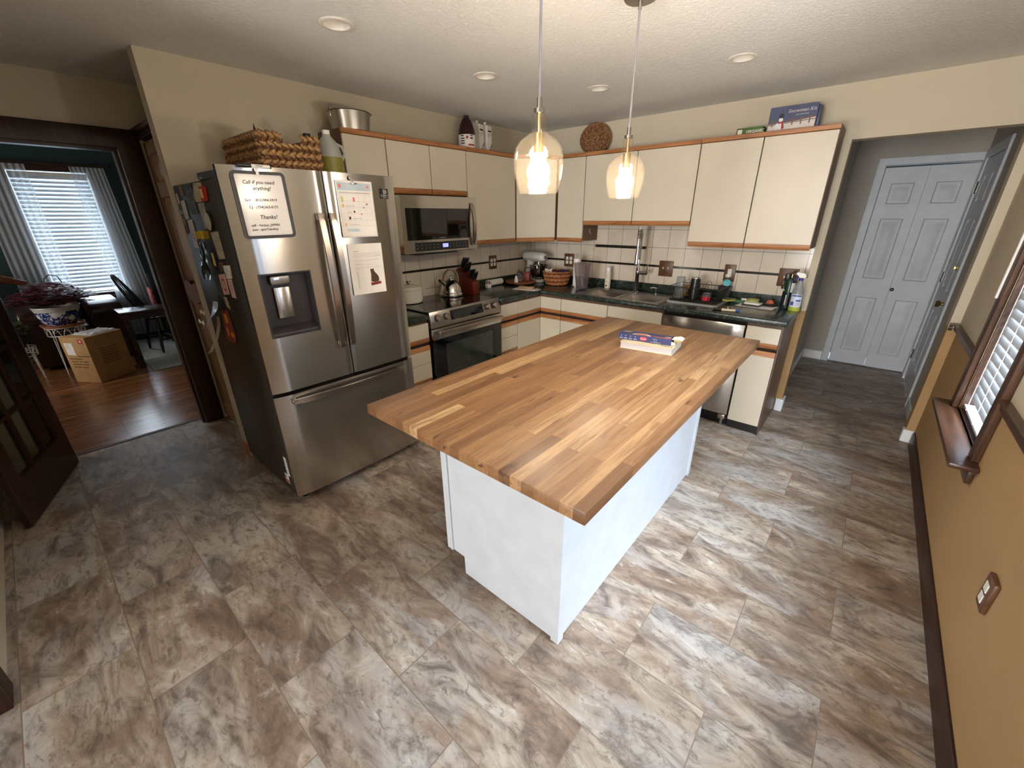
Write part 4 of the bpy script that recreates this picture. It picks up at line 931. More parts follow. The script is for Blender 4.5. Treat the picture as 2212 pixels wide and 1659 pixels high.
def pr(m_, u0, u1, v0, v1, mat, dd=0.0006): m_.use(mat); m_.F([m_.V(P(u, v, dd)) for u, v in ((u0, v0), (u1, v0), (u1, v1), (u0, v1))])
PB = M('print_blue', (186, 200, 206), 0.7); PK = M('print_pink', (226, 120, 118), 0.7); PY = M('print_yellow', (226, 190, 110), 0.7); PGN = M('print_green', (190, 200, 130), 0.7); PGY = M('print_line', (196, 190, 188), 0.7)
pr(m_, -0.92, 0.94, 0.66, 0.93, PB); pr(m_, -0.86, 0.9, 0.55, 0.60, PGY, 0.0005)
for k in range(6): pr(m_, -0.88+k*0.345, -0.872+k*0.345, -0.62, 0.5, PGY)
for k in range(6): pr(m_, -0.88, 0.85, 0.5-k*0.224, 0.493-k*0.224, PGY)
for u, v, w, h, q in ((-0.74, 0.34, 0.12, 0.2, PGN), (-0.1, 0.34, 0.10, 0.16, PK), (-0.74, 0.12, 0.12, 0.12, PY), (-0.16, -0.10, 0.10, 0.07, INK), (-0.45, -0.33, 0.10, 0.10, INK), (0.25, -0.18, 0.06, 0.07, PK), (-0.72, -0.56, 0.1, 0.1, PY), (0.62, 0.18, 0.07, 0.05, INK), (0.4, 0.05, 0.08, 0.05, GINK)): pr(m_, u-w/2, u+w/2, v-h/2, v+h/2, q)
for u0, u1, v in ((-0.6, -0.1, 0.10), (-0.55, -0.3, -0.13), (-0.33, 0.2, -0.35), (-0.5, 0.1, -0.58)): pr(m_, u0, u1, v, v+0.012, GINK)
pr(m_, -0.85, -0.72, 0.74, 0.86, PK, 0.0010); pr(m_, 0.70, 0.82, 0.76, 0.86, PK, 0.0010); pr(m_, -0.7, 0.0, -0.83, -0.72, PB)
m_.build('print', sh, 0)
t = thing('magnet_clip', 'small metal magnetic clip holding the calendar page on the fridge', 'clip', (X0, -2.685, 1.79), world=True)
m_ = MB(CHROME); m_.box(X0+0.006, X0+0.012, -2.702, -2.662, 1.768, 1.776, 0.001); m_.build('jaw', t)
m_ = MB(CHROME); m_.lathe([(0.013, 0.004), (0.013, 0.008), (0.010, 0.011), (0, 0.011)], (X0, -2.69, 1.797), 18, (1, 0, 0)); m_.tube([(X0+0.008, -2.690, 1.792), (X0+0.012, -2.683, 1.783), (X0+0.011, -2.680, 1.774)], 0.004, 8); m_.build('magnet', t)
t = thing('letter', 'white letter with a brown bear picture, lower of two papers on the fridge', 'paper', (X0, -2.66, 1.18), world=True)
sh, P = sheet(t, 'sheet', -2.769, -2.553, 1.183, 1.464, -0.01, 0.002)
BR = M('bear_brown', (74, 50, 34), 0.7); RD = M('bear_base_red', (120, 44, 40), 0.7)
m_ = MB(GINK); pr(m_, -0.72, -0.4, 0.70, 0.715, GINK)
for k in range(4): pr(m_, -0.72, 0.88, 0.62-k*0.045, 0.632-k*0.045, PGY)
for k, e in ((0.36, 0.8), (0.31, 0.2), (0.22, -0.3), (0.18, 0.2), (0.06, 0.9), (0.0, -0.5)): pr(m_, -0.72, e, k, k+0.012, PGY)
for k in range(13): pr(m_, -0.68, -0.56, -0.10-k*0.055, -0.085-k*0.055, GINK)
m_.build('print', sh, 0)
def blob(mat, pts, dd):
    m_ = MB(mat); m_.F([m_.V(P(u, v, dd)) for u, v in pts]); return m_
blob(BR, [(0.12, -0.52), (0.14, -0.36), (0.16, -0.22), (0.15, -0.12), (0.14, -0.03), (0.18, 0.0), (0.22, -0.015), (0.28, -0.015), (0.32, 0.005), (0.36, -0.02), (0.36, -0.10), (0.42, -0.16), (0.52, -0.24), (0.60, -0.34), (0.62, -0.46), (0.58, -0.54), (0.34, -0.55)], 0.0008).build('bear_picture', sh, 0)
blob(RD, [(0.08, -0.56), (0.72, -0.54), (0.73, -0.64), (0.10, -0.69)], 0.0010).build('bear_base', sh, 0)

# ------------------------------------------------------------------ papers and magnets on the fridge side
YF = FY0 + 0.006
def card(name, label, cat, pts, rgb, d=0.001, thick=0.0006, metal=0.0, rough=0.6, extra=None, group=None):
    """flat thing on the fridge side; pts are (x, z)"""
    y1 = YF-d-thick; m_ = MB(M('card_%d_%d_%d_%d' % (*rgb, int(metal*10)), rgb, rough, metal, 0.12, 40)); m_.prism(pts, YF-d, y1, 'y'); o = m_.build(name, None, 0)
    o['label'] = label; o['category'] = cat
    if group: o['group'] = group
    if extra: extra(o, y1-0.0005)
    return o
def marks(rows, mat=INK, name='print'):
    def f(o, y):
        m_ = MB(mat)
        for x0, x1, z0, z1 in rows: m_.poly([(x0, y, z0), (x1, y, z0), (x1, y, z1), (x0, y, z1)])
        m_.build(name, o, 0)
    return f
card('photo', 'dark blue grey photo at the back top edge of the fridge side', 'photo', [(0.062, 1.762), (0.160, 1.760), (0.128, 1.643), (0.062, 1.650)], (72, 80, 96), 0.001, extra=marks([(0.08, 0.11, 1.68, 1.73)], PAPER))
card('card', 'tan card near the top of the fridge side, beside the dark photo', 'card', [(0.165, 1.765), (0.228, 1.765), (0.234, 1.717), (0.165, 1.714)], (140, 124, 104), 0.001)
card('plastic_sleeve', 'greyish clear plastic sleeve high on the fridge side', 'sleeve', [(0.307, 1.766), (0.412, 1.766), (0.394, 1.628), (0.286, 1.623)], (96, 98, 102), 0.0025, rough=0.15, extra=marks([(0.32, 0.37, 1.70, 1.74)], GREY))
card('flyer', 'cream flyer with a cut corner under the red magnet', 'paper', [(0.442, 1.764), (0.575, 1.764), (0.554, 1.712), (0.501, 1.678), (0.382, 1.683)], (176, 168, 142), 0.001)
card('magnet', 'red rectangular magnet with yellow and dark print on the fridge side', 'magnet', [(0.542, 1.746), (0.632, 1.743), (0.616, 1.680), (0.532, 1.679)], (168, 38, 34), 0.0025, 0.006, extra=marks([(0.545, 0.585, 1.695, 1.735)], PY))
card('paper_strip', 'white paper strip, upper of two strips on the fridge side', 'paper strip', [(0.138, 1.692), (0.218, 1.695), (0.212, 1.603), (0.136, 1.600)], (208, 208, 204), 0.0025)
card('paper_strip', 'white paper strip, lower of two strips on the fridge side', 'paper strip', [(0.169, 1.594), (0.260, 1.599), (0.237, 1.453), (0.159, 1.450)], (204, 204, 206), 0.0025, extra=marks([(0.18, 0.235, 1.50, 1.506), (0.18, 0.23, 1.515, 1.521)], GINK))
card('recipe_card', 'brown toned card below the dark photo on the fridge side', 'card', [(0.062, 1.626), (0.129, 1.630), (0.121, 1.528), (0.062, 1.521)], (110, 88, 66), 0.001, extra=marks([(0.07, 0.11, 1.57, 1.60)], GINK))
card('magnetic_clip', 'yellow magnetic clip on the fridge side', 'clip', [(0.294, 1.537), (0.391, 1.543), (0.390, 1.502), (0.285, 1.501)], (206, 172, 24), 0.001, 0.012)
card('magnetic_clip', 'small dark yellow clip next to the bigger yellow clip', 'clip', [(0.422, 1.542), (0.479, 1.544), (0.473, 1.507), (0.416, 1.503)], (150, 124, 26), 0.001, 0.010)
card('list_paper', 'long beige paper near the front edge of the fridge side', 'paper', [(0.512, 1.537), (0.634, 1.545), (0.637, 1.416), (0.539, 1.406)], (170, 160, 142), 0.001, extra=marks([(0.55, 0.61, 1.45+0.012*k, 1.454+0.012*k) for k in range(5)], GINK))
card('grey_envelope', 'narrow grey envelope below the flyer on the fridge side', 'envelope', [(0.43, 1.672), (0.53, 1.676), (0.53, 1.56), (0.44, 1.553)], (152, 148, 136), 0.001)
card('oval_magnet', 'black oval magnet with a yellow centre on the fridge side', 'magnet', [(0.437, 1.445), (0.470, 1.455), (0.494, 1.445), (0.503, 1.40), (0.481, 1.36), (0.44, 1.348), (0.413, 1.388)], (26, 26, 26), 0.001, 0.005, extra=marks([(0.445, 0.478, 1.37, 1.435)], PY))
card('symbol_card', 'pale pink card with a red round symbol on the fridge side', 'card', [(0.459, 1.324), (0.571, 1.337), (0.562, 1.230), (0.460, 1.217)], (206, 168, 156), 0.0025, extra=marks([(0.485, 0.495, 1.25, 1.30), (0.525, 0.535, 1.25, 1.30), (0.485, 0.535, 1.296, 1.306), (0.485, 0.535, 1.245, 1.255)], M('symbol_red', (170, 78, 72), 0.7)))
card('ticket', 'plain pink ticket beside the card with the round symbol', 'ticket', [(0.576, 1.306), (0.650, 1.317), (0.649, 1.218), (0.585, 1.217)], (204, 170, 160), 0.001, extra=marks([(0.595, 0.64, 1.24+0.012*k, 1.244+0.012*k) for k in range(4)], GINK))
card('notepad', 'small white notepad near the front edge of the fridge side', 'notepad', [(0.588, 1.379), (0.679, 1.386), (0.665, 1.322), (0.595, 1.313)], (206, 202, 192), 0.001, 0.006)
card('snapshot', 'brown snapshot left of the white notepad on the fridge side', 'photo', [(0.503, 1.387), (0.580, 1.400), (0.583, 1.355), (0.513, 1.341)], (96, 76, 56), 0.001)
card('grey_card', 'dark grey card under the foil bag on the fridge side', 'card', [(0.36, 1.29), (0.45, 1.295), (0.45, 1.225), (0.37, 1.22)], (62, 62, 66), 0.001)
card('coupon', 'beige coupon hanging under the card with the round symbol', 'coupon', [(0.440, 1.205), (0.490, 1.205), (0.501, 1.141), (0.446, 1.150)], (178, 154, 130), 0.001)
card('colourful_photo', 'colourful red and orange photo hanging low on the fridge side', 'photo', [(0.334, 1.118), (0.453, 1.134), (0.480, 0.977), (0.438, 0.933), (0.290, 0.936)], (128, 52, 40), 0.004, extra=marks([(0.36, 0.41, 1.05, 1.10), (0.40, 0.45, 0.97, 1.0), (0.34, 0.37, 0.97, 1.02)], M('print_orange', (214, 140, 50), 0.6)))
# round dial magnet, foil bag, keys, curling papers
m_ = MB(M('dial_face', (176, 170, 150), 0.5)); m_.lathe([(0.042, 0), (0.042, 0.010), (0.036, 0.013), (0, 0.013)], (0.560, YF-0.003, 1.590), 26, (0, -1, 0)); o = m_.build('dial_magnet'); tag(o, 'round beige dial magnet near the front edge of the fridge side', 'magnet')
m_ = MB(INK); m_.lathe([(0.0425, -0.0002), (0.0435, 0.005), (0.0425, 0.0098)], (0.560, YF-0.003, 1.590), 26, (0, -1, 0), False, False); m_.build('rim', o)
FOIL = M('silver_foil', (214, 208, 196), 0.16, 1.0, 0.1, 30)
m_ = MB(FOIL); rows = []; rnd = random.Random(3)
for j in range(9):
    k = j/8; a = Vector((0.275-0.085*k, 0, 1.480-0.198*k)); b = Vector((0.396-0.043*k, 0, 1.487-0.198*k))
    rows.append([m_.V((a.x+(b.x-a.x)*i/5, YF-0.004-rnd.random()*0.012*(0.3+k), a.z+(b.z-a.z)*i/5)) for i in range(6)])
for a, b in zip(rows, rows[1:]):
    for i in range(5): m_.F([a[i], a[i+1], b[i+1], b[i]])
tag(m_.build('foil_bag', None, 0), 'crinkled silver foil bag pinned in the middle of the fridge side', 'bag')
m_ = MB(M('key_metal', (60, 58, 58), 0.3, 0.9))
for k, (x, z) in enumerate(((0.345, 1.178), (0.372, 1.168), (0.395, 1.182))):
    m_.prism([(x, z), (x+0.016, z+0.004), (x+0.020, z-0.014), (x+0.014, z-0.022), (x+0.018, z-0.055), (x+0.008, z-0.060), (x+0.004, z-0.02)], YF-0.003-k*0.003, YF-0.005-k*0.003, 'y')
ks = m_; m_ = ks; m_.tube([(0.38+0.014*math.cos(a), YF-0.008, 1.192+0.014*math.sin(a)) for a in [2*PI*i/14 for i in range(14)]], 0.0015, 6, True)
tag(m_.build('key_bunch'), 'bunch of dark keys hanging low on the fridge side', 'keys')
def curl(name, label, top, bot, rgb, rough=0.5, metal=0.0, n=8):
    """paper held at its top edge and curling off the fridge side; top/bot = two (x,y,z) corners each"""
    m_ = MB(M('curl_%d_%d_%d' % rgb, rgb, rough, metal, 0.08, 20)); R = []
    for i in range(n+1):
        k = i/n; e = k*k; pt = []
        for q in (0, 1):
            a = Vector(top[q]); b = Vector(bot[q]); p = a+(b-a)*k; p.y = a.y+(b.y-a.y)*e; pt.append(p)
        R.append([m_.V(pt[0]+(pt[1]-pt[0])*s_ + Vector((0, -0.004*math.sin(PI*s_), 0))) for s_ in (0, 0.33, 0.66, 1)])
    for a, b in zip(R, R[1:]):
        for i in range(3): m_.F([a[i], a[i+1], b[i+1], b[i]])
    return tag(m_.build(name, None, 60), label, 'paper')
curl('glossy_leaflet', 'glossy white and blue leaflet curling off the back of the fridge side', [(0.20, YF-0.002, 1.155), (0.30, YF-0.002, 1.160)], [(0.15, -3.385, 0.985), (0.33, -3.390, 1.06)], (200, 206, 214), 0.2)
curl('pink_slip', 'long pale pink slip hanging low from the back of the fridge side', [(0.20, YF-0.003, 1.06), (0.26, YF-0.003, 1.07)], [(0.10, -3.38, 0.82), (0.21, -3.375, 0.86)], (196, 164, 150), 0.6)
m_ = MB(M('brown_felt', (92, 54, 36), 0.8)); m_.prism([(-0.700, 1.175), (-0.60, 1.20), (-0.50, 1.165), (-0.42, 1.195), (-0.30, 1.15), (-0.20, 1.18), (-0.115, 1.165), (-0.13, 1.03), (-0.20, 0.985), (-0.33, 1.02), (-0.42, 1.06), (-0.52, 1.03), (-0.66, 1.05), (-0.72, 1.10)], -3.2215, -3.2295, 'y'); o = m_.build('felt_cutout', None, 0); tag(o, 'brown cut-out shape hanging on the pantry doors beside the fridge', 'decoration')  # irregular flat brown piece in front of the pantry doors
m_ = MB(PLASTW)
for x in (-0.70, -0.60): m_.lathe([(0.018, 0), (0.018, 0.006), (0.012, 0.010), (0, 0.010)], (x, -3.2008, 0.875), 14, (0, -1, 0))
m_.box(-0.69, -0.61, -3.208, -3.2035, 0.869, 0.881, 0.001); tag(m_.build('child_lock'), 'white plastic child lock strap on the pantry door', 'child lock')

# ------------------------------------------------------------------ on top of the fridge
def weave_mat(name, c0, c1, c2, sx, sz, strength=0.9):
    t = NT(name); v = t.mapping(scale=(sx, sx, sz))
    n = t.noise(v, 1.0, 5, 0.6, 1.4); wv = t.n('ShaderNodeTexWave'); wv.bands_direction = 'Z'; wv.inputs['Scale'].default_value = 7.5; wv.inputs['Distortion'].default_value = 3.5; wv.inputs['Detail'].default_value = 2; wv.inputs['Detail Scale'].default_value = 9
    t.l(t.coord(), wv.inputs['Vector'])
    f = t.mix(0.5, n.outputs['Fac'], wv.outputs['Color'])
    t.base(t.ramp(f, [(0.25, c0), (0.5, c1), (0.75, c2)])); t.set(Roughness=0.75); t.bump(f, strength, 0.02); MATS[name] = t.m; return t.m
HYAC = weave_mat('water_hyacinth_weave', (104, 68, 40), (160, 116, 72), (196, 154, 104), 60, 46, 0.6)
def braid_wall(m_, p0, p1, z0, z1, out, rows, r, pitch=0.030, skip=None, dd=0.6):
    """rows of plaited strands along p0->p1 (xy)"""
    p0 = Vector(p0); p1 = Vector(p1); d = (p1-p0); L = d.length; d.normalize(); o = Vector(out)
    for k in range(rows):
        z = z0 + (z1-z0)*(k+0.5)/rows; n = int(L/pitch)
        for i in range(n):
            s_ = (i+0.5)/n*L
            if skip and skip(s_, z): continue
            sg = 1 if (k % 2 == 0) else -1; a = d*(pitch*0.62); h = (z1-z0)/rows*0.55*sg
            c = Vector((p0.x, p0.y, z)) + Vector((d.x, d.y, 0))*s_
            A = Vector((a.x, a.y, -h)); pts = [c - A + Vector((o.x, o.y, 0))*0.0, c + Vector((o.x, o.y, 0))*r*dd, c + A]
            m_.tube(pts, [r*0.55, r, r*0.5], 6)
bk = thing('wicker_basket', 'rectangular braided wicker basket on top of the fridge', 'basket', (0.25, -2.83, 1.775), world=True)
bx0, bx1, by0, by1, bz0, bz1 = 0.03, 0.55, -2.985, -2.668, 1.787, 2.022
hole = lambda s_, z: z > 1.965 and 0.115 < s_ < 0.222
m_ = MB(HYAC)
m_.solid([bx0, bx0+0.014, bx1-0.014, bx1], [by0, by0+0.014, by1-0.014, by1], lambda u, v: not isin(u, v, (bx0+0.014, bx1-0.014, by0+0.014, by1-0.014)), bz0, bz1-0.055, 'xyz')
m_.box(bx0+.014, bx1-.014, by0+.014, by1-.014, bz0, bz0+0.01)
m_.box(bx0, bx1, by0, by0+0.014, bz1-.0545, bz1-.004); m_.box(bx0, bx1, by1-0.014, by1, bz1-.0545, bz1-.004); m_.box(bx0, bx0+0.014, by0+.0145, by1-.0145, bz1-.0545, bz1-.004)
m_.box(bx1-0.014, bx1, by0+.0145, -2.868, bz1-.0545, bz1-.004); m_.box(bx1-0.014, bx1, -2.762, by1-.0145, bz1-.0545, bz1-.004)
m_.build('wall', bk)
m_ = MB(HYAC); braid_wall(m_, (bx1, by0), (bx1, by1), bz0, bz1, (1, 0, 0), 9, 0.0125, 0.032, hole); m_.build('front_braid', bk, 60)
m_ = MB(HYAC); braid_wall(m_, (bx0, by0), (bx1, by0), bz0, bz1, (0, -1, 0), 9, 0.0125, 0.036); m_.build('side_braid', bk, 60)
m_ = MB(M('maroon_cloth', (70, 24, 30), 0.8)); m_.poly([(0.30, -2.955, 1.80), (0.44, -2.90, 1.80), (0.36, -2.86, 1.80)]); m_.poly([(0.30, -2.955, 1.80), (0.44, -2.90, 1.80), (0.41, -2.945, 2.075)]); m_.poly([(0.44, -2.90, 1.80), (0.36, -2.86, 1.80), (0.41, -2.945, 2.075)]); m_.poly([(0.36, -2.86, 1.80), (0.30, -2.955, 1.80), (0.41, -2.945, 2.075)]); tag(m_.build('folded_cloth'), 'dark maroon folded corner sticking out of the basket on the fridge', 'cloth')
t = thing('spray_can', 'dark canister with black cap behind the basket on the fridge', 'can', (0.30, -2.61, 1.773), world=True)
m_ = MB(M('can_blue_grey', (70, 72, 78), 0.4)); m_.cyl((0.30, -2.61, 1.7735), (0.30, -2.61, 2.04), 0.026, None, 18); m_.build('body', t)
m_ = MB(BLACK); m_.cyl((0.30, -2.61, 2.0405), (0.30, -2.61, 2.075), 0.022, None, 18); m_.build('cap', t)
t = thing('plastic_jug', 'translucent plastic jug half full of green liquid on the fridge', 'jug', (0.47, -2.575, 1.773), world=True)
JUG = translucent('jug_plastic', (206, 208, 200), 0.4, 0.3)
prof = [(0.070, 1.7735), (0.076, 1.785), (0.076, 1.900), (0.070, 1.960), (0.050, 2.015), (0.024, 2.040), (0.021, 2.052)]
pl = [(0.0765, 1.786), (0.0768, 1.900), (0.0735, 1.935)]
m_ = MB(JUG); m_.lathe([(0.0735, 1.9352), (0.066, 1.975), (0.048, 2.020), (0.026, 2.046), (0.022, 2.056)], (0.47, -2.575, 0), 26, None, False, False); m_.build('body', t)
m_ = MB(M('green_liquid', (128, 122, 50), 0.25)); m_.lathe([(0.0, 1.7735), (0.068, 1.7735), (0.0755, 1.783), (0.0765, 1.900), (0.0735, 1.935), (0.0, 1.9351)], (0.47, -2.575, 0), 26); m_.build('liquid', t)
m_ = MB(PLASTW); m_.cyl((0.47, -2.575, 2.0565), (0.47, -2.575, 2.078), 0.021, None, 18); m_.build('cap', t)
m_ = MB(JUG); m_.tube([(0.47, -2.530, 2.015), (0.47, -2.488, 2.000), (0.47, -2.475, 1.965), (0.47, -2.499, 1.925)], 0.010, 8); m_.build('handle', t)

# ------------------------------------------------------------------ on top of the wall cabinets
ZC = ZUT + 0.0005
t = thing('preserving_pan', 'aluminium preserving pan with handles on the cabinet left end', 'pan', (0.165, -2.235, ZC), world=True)
ALU = M('spun_aluminium', (176, 170, 160), 0.28, 1.0, 0.05, 4)
m_ = MB(ALU); c = (0.165, -2.228, 0); m_.lathe([(0.118, ZC), (0.124, ZC+0.006), (0.137, ZC+0.112), (0.142, ZC+0.115), (0.140, ZC+0.118), (0.134, ZC+0.113), (0.121, ZC+0.010), (0, ZC+0.008)], c, 40); m_.build('body', t)
m_ = MB(ALU)
m_.tube([(0.165, -2.372, ZC+0.105), (0.20, -2.385, ZC+0.125), (0.24, -2.34, ZC+0.122), (0.29, -2.228, ZC+0.119), (0.24, -2.12, ZC+0.122), (0.20, -2.075, ZC+0.125), (0.165, -2.085, ZC+0.105)], 0.0035, 8); m_.build('bail_handle', t)
for y, s_ in ((-2.368, -1), (-2.088, 1)):
    m_ = MB(ALU); m_.box(0.158, 0.172, y+(0.002 if s_ < 0 else -0.012), y+(0.012 if s_ < 0 else -0.002), ZC+0.080, ZC+0.150, 0.002); m_.build('ear', t)
t = thing('juice_bottle', 'big dark red juice bottle with white label on the wall cabinets', 'bottle', (0.16, -1.115, ZC), world=True)
JU = M('dark_juice', (44, 10, 22), 0.12, spec=0.6)
m_ = MB(JU); c = (0.165, -1.125, 0); m_.lathe([(0.066, ZC), (0.072, ZC+0.008), (0.072, ZC+0.120), (0.069, ZC+0.150), (0.056, ZC+0.195), (0.036, ZC+0.232), (0.024, ZC+0.244)], c, 30); m_.build('body', t)
m_ = MB(M('dark_cap', (36, 16, 22), 0.4)); m_.cyl((c[0], c[1], ZC+0.2445), (c[0], c[1], ZC+0.258), 0.024, None, 20); m_.build('cap', t)
m_ = MB(PAPER); m_.lathe([(0.0728, ZC+0.012), (0.0728, ZC+0.112)], c, 40, None, False, False); lb = m_.build('label', t)
CR = M('berry_red', (168, 34, 52), 0.5); DB_ = M('deep_blue_print', (44, 66, 100), 0.6)
def oncyl(m_, c, r, a0, a1, z0, z1, n=5):
    p = [(c[0]+r*math.cos(a0+(a1-a0)*i/n), c[1]+r*math.sin(a0+(a1-a0)*i/n)) for i in range(n+1)]
    lo = [m_.V((x, y, z0)) for x, y in p]; hi = [m_.V((x, y, z1)) for x, y in p]
    for i in range(n): m_.F([lo[i], lo[i+1], hi[i+1], hi[i]])
m_ = MB(CR); R_ = 0.0735; a0 = -0.78
for da, z, w, h in ((0.05, 0.085, 0.16, 0.016), (0.12, 0.094, 0.14, 0.014), (-0.02, 0.092, 0.14, 0.014)): oncyl(m_, c, R_, a0+da-w/2, a0+da+w/2, ZC+z-h/2, ZC+z+h/2)
oncyl(m_, c, R_, a0+0.15, a0+1.0, ZC+0.028, ZC+0.040); m_.use(DB_); oncyl(m_, c, R_, a0+0.40, a0+0.75, ZC+0.078, ZC+0.092); m_.use(INK)
oncyl(m_, c, R_, a0-0.75, a0-0.35, ZC+0.098, ZC+0.106); oncyl(m_, c, R_, a0+0.4, a0+0.8, ZC+0.100, ZC+0.107)
for k in range(3): oncyl(m_, c, R_, a0-0.75, a0-0.25, ZC+0.078-0.018*k, ZC+0.086-0.018*k)
m_.build('print', lb, 0)
CARTW = M('carton_white', (226, 220, 212), 0.45)
def carton(y, label, dy=0):
    t = thing('coconut_carton', label, 'carton', (0.15, y, ZC), rz=0.15, group='white drink cartons on the wall cabinets')
    m_ = MB(CARTW); w = 0.034; m_.prism([(-w, 0), (w, 0), (w, 0.215), (-w, 0.232)], -w, w, 'y', 0.002, 1); b = m_.build('body', t)
    m_ = MB(PLASTW); m_.cyl((-0.010, -0.008, 0.2275), (-0.010, -0.008, 0.246), 0.012, None, 14); m_.build('cap', t)
    m_ = MB(INK); x = w+0.0008; m_.poly([(x, -0.024, 0.168), (x, 0.026, 0.168), (x, 0.026, 0.180), (x, -0.024, 0.180)])
    m_.text('COCONUT', 0.0125, (x, -0.030, 0.143), (0, 1, 0), (0, 0, 1)); m_.text('MILK', 0.0125, (x, -0.016, 0.126), (0, 1, 0), (0, 0, 1)); m_.build('lettering', b, 0, True)
    m_ = MB(M('leaf_print', (96, 124, 70), 0.6)); m_.poly([(x, 0.004, 0.04), (x, 0.032, 0.05), (x, 0.032, 0.088)]); m_.use(M('nut_print', (150, 126, 96), 0.6)); m_.poly([(x, -0.016, 0.004), (x, 0.026, 0.004), (x, 0.018, 0.036), (x, -0.004, 0.036)]); m_.build('picture', b, 0)
    return t
ct_ = carton(-0.965, 'white drink carton standing next to the dark red juice bottle'); copy_thing(ct_, (0.15, -0.860, ZC), 0.12, 'white drink carton standing farther from the juice bottle, toward the corner')
# round basket tray leaning on the back wall
RATT = weave_mat('rattan_weave', (104, 68, 42), (150, 106, 70), (178, 134, 94), 70, 60, 0.5)
t = thing('round_basket', 'round flat woven basket leaning on wall above corner cabinet', 'basket', (0.845, -0.12, ZC), rot=(math.radians(72), 0, math.radians(18)))
m_ = MB(RATT)
n = 48
for k in range(11):
    r = 0.012 + k*0.0115; m_.tube([(r*math.cos(a), 0.132+r*math.sin(a), 0.004+0.00002*k) for a in [2*PI*i/n for i in range(n)]], 0.0065, 6, True)
m_.build('coil', t, 60)
m_ = MB(RATT)
for i in range(28):
    a = 2*PI*i/28; m_.tube([(0.012*math.cos(a), 0.132+0.012*math.sin(a), 0.011), (0.124*math.cos(a), 0.132+0.124*math.sin(a), 0.011)], 0.0024, 5)
m_.build('spokes', t, 60)
m_ = MB(RATT); m_.lathe([(0.120, 0.0), (0.140, 0.0), (0.146, 0.028), (0.142, 0.036), (0.134, 0.033), (0.130, 0.008)], (0, 0.132, 0), 48, None, False, False); m_.build('rim', t)
# boxes
NAVY = M('box_navy', (62, 70, 104), 0.5); SNOW = M('snow_print', (212, 204, 196), 0.6)
t = thing('snowman_box', 'dark blue snowman kit box standing on the wall cabinet', 'box', (2.445, -0.17, ZC), rz=0.03)
m_ = MB(NAVY); m_.prism([(-0.142, 0), (0.142, 0), (0.142, 0.150), (0.136, 0.156), (-0.136, 0.156), (-0.142, 0.150)], -0.036, 0.036, 'y', 0.001, 1); b = m_.build('carton', t)
m_ = MB(NAVY); m_.box(0.1425, 0.160, -0.028, 0.034, 0.0, 0.140, 0.002); m_.build('side_flap', t)
Y = -0.0368
def fl(m_, mat, pts, y=Y): m_.use(mat); m_.poly([(a, y, b) for a, b in pts])
m_ = MB(SNOW); fl(m_, SNOW, [(-0.140, 0.002), (0.138, 0.002), (0.138, 0.072), (0.02, 0.060), (-0.140, 0.052)]); m_.build('snow_field', b, 0)
BRN = M('fence_brown', (120, 84, 60), 0.6); m_ = MB(BRN)
for x in (-0.115, 0.005, 0.055, 0.105): fl(m_, BRN, [(x-0.004, 0.038), (x+0.004, 0.038), (x+0.004, 0.080), (x-0.004, 0.080)], Y-0.0006)
for z in (0.055, 0.070): fl(m_, BRN, [(-0.140, z-0.010), (0.138, z+0.004), (0.138, z+0.009), (-0.140, z-0.005)], Y-0.0005)
m_.build('fence', b, 0)
m_ = MB(SNOW); q = [(-0.072+0.026*math.cos(2*PI*i/16), 0.032+0.030*math.sin(2*PI*i/16)) for i in range(16)]; fl(m_, M('snow_white', (230, 228, 226), 0.6), q, Y-0.0010)
fl(m_, MATS['snow_white'], [(-0.066+0.013*math.cos(2*PI*i/14), 0.076+0.012*math.sin(2*PI*i/14)) for i in range(14)], Y-0.0010)
fl(m_, INK, [(-0.082, 0.086), (-0.050, 0.086), (-0.054, 0.112), (-0.076, 0.112)], Y-0.0014); RS = M('scarf_red', (164, 40, 48), 0.6)
fl(m_, RS, [(-0.080, 0.060), (-0.050, 0.064), (-0.038, 0.024), (-0.054, 0.016), (-0.058, 0.054), (-0.080, 0.052)], Y-0.0014); m_.build('snowman', b, 0)
m_ = MB(SNOW); m_.text('Snowman Kit', 0.030, (-0.030, Y-0.0008, 0.112), (1, 0, 0), (0, 0, 1), shear=0.15); m_.text('just add snow', 0.013, (0.02, Y-0.0008, 0.094), (1, 0, 0), (0, 0, 1), shear=0.2); m_.build('lettering', b, 0, True)
GRN = M('carton_green', (78, 104, 44), 0.5)
t = thing('green_carton', 'green carton lying beside the snowman box on the wall cabinet', 'box', (2.19, -0.155, ZC), rz=-0.02)
m_ = MB(GRN); m_.box(-0.088, 0.088, -0.05, 0.05, 0.0, 0.054, 0.002); b = m_.build('carton', t)
m_ = MB(PAPER); m_.text('ORGANIC', 0.026, (-0.022, -0.0508, 0.018), (1, 0, 0), (0, 0, 1), bold=0.0004); m_.poly([(-0.080, -0.0506, 0.012), (-0.050, -0.0506, 0.012), (-0.050, -0.0506, 0.044), (-0.080, -0.0506, 0.044)]); m_.build('print', b, 0, True)
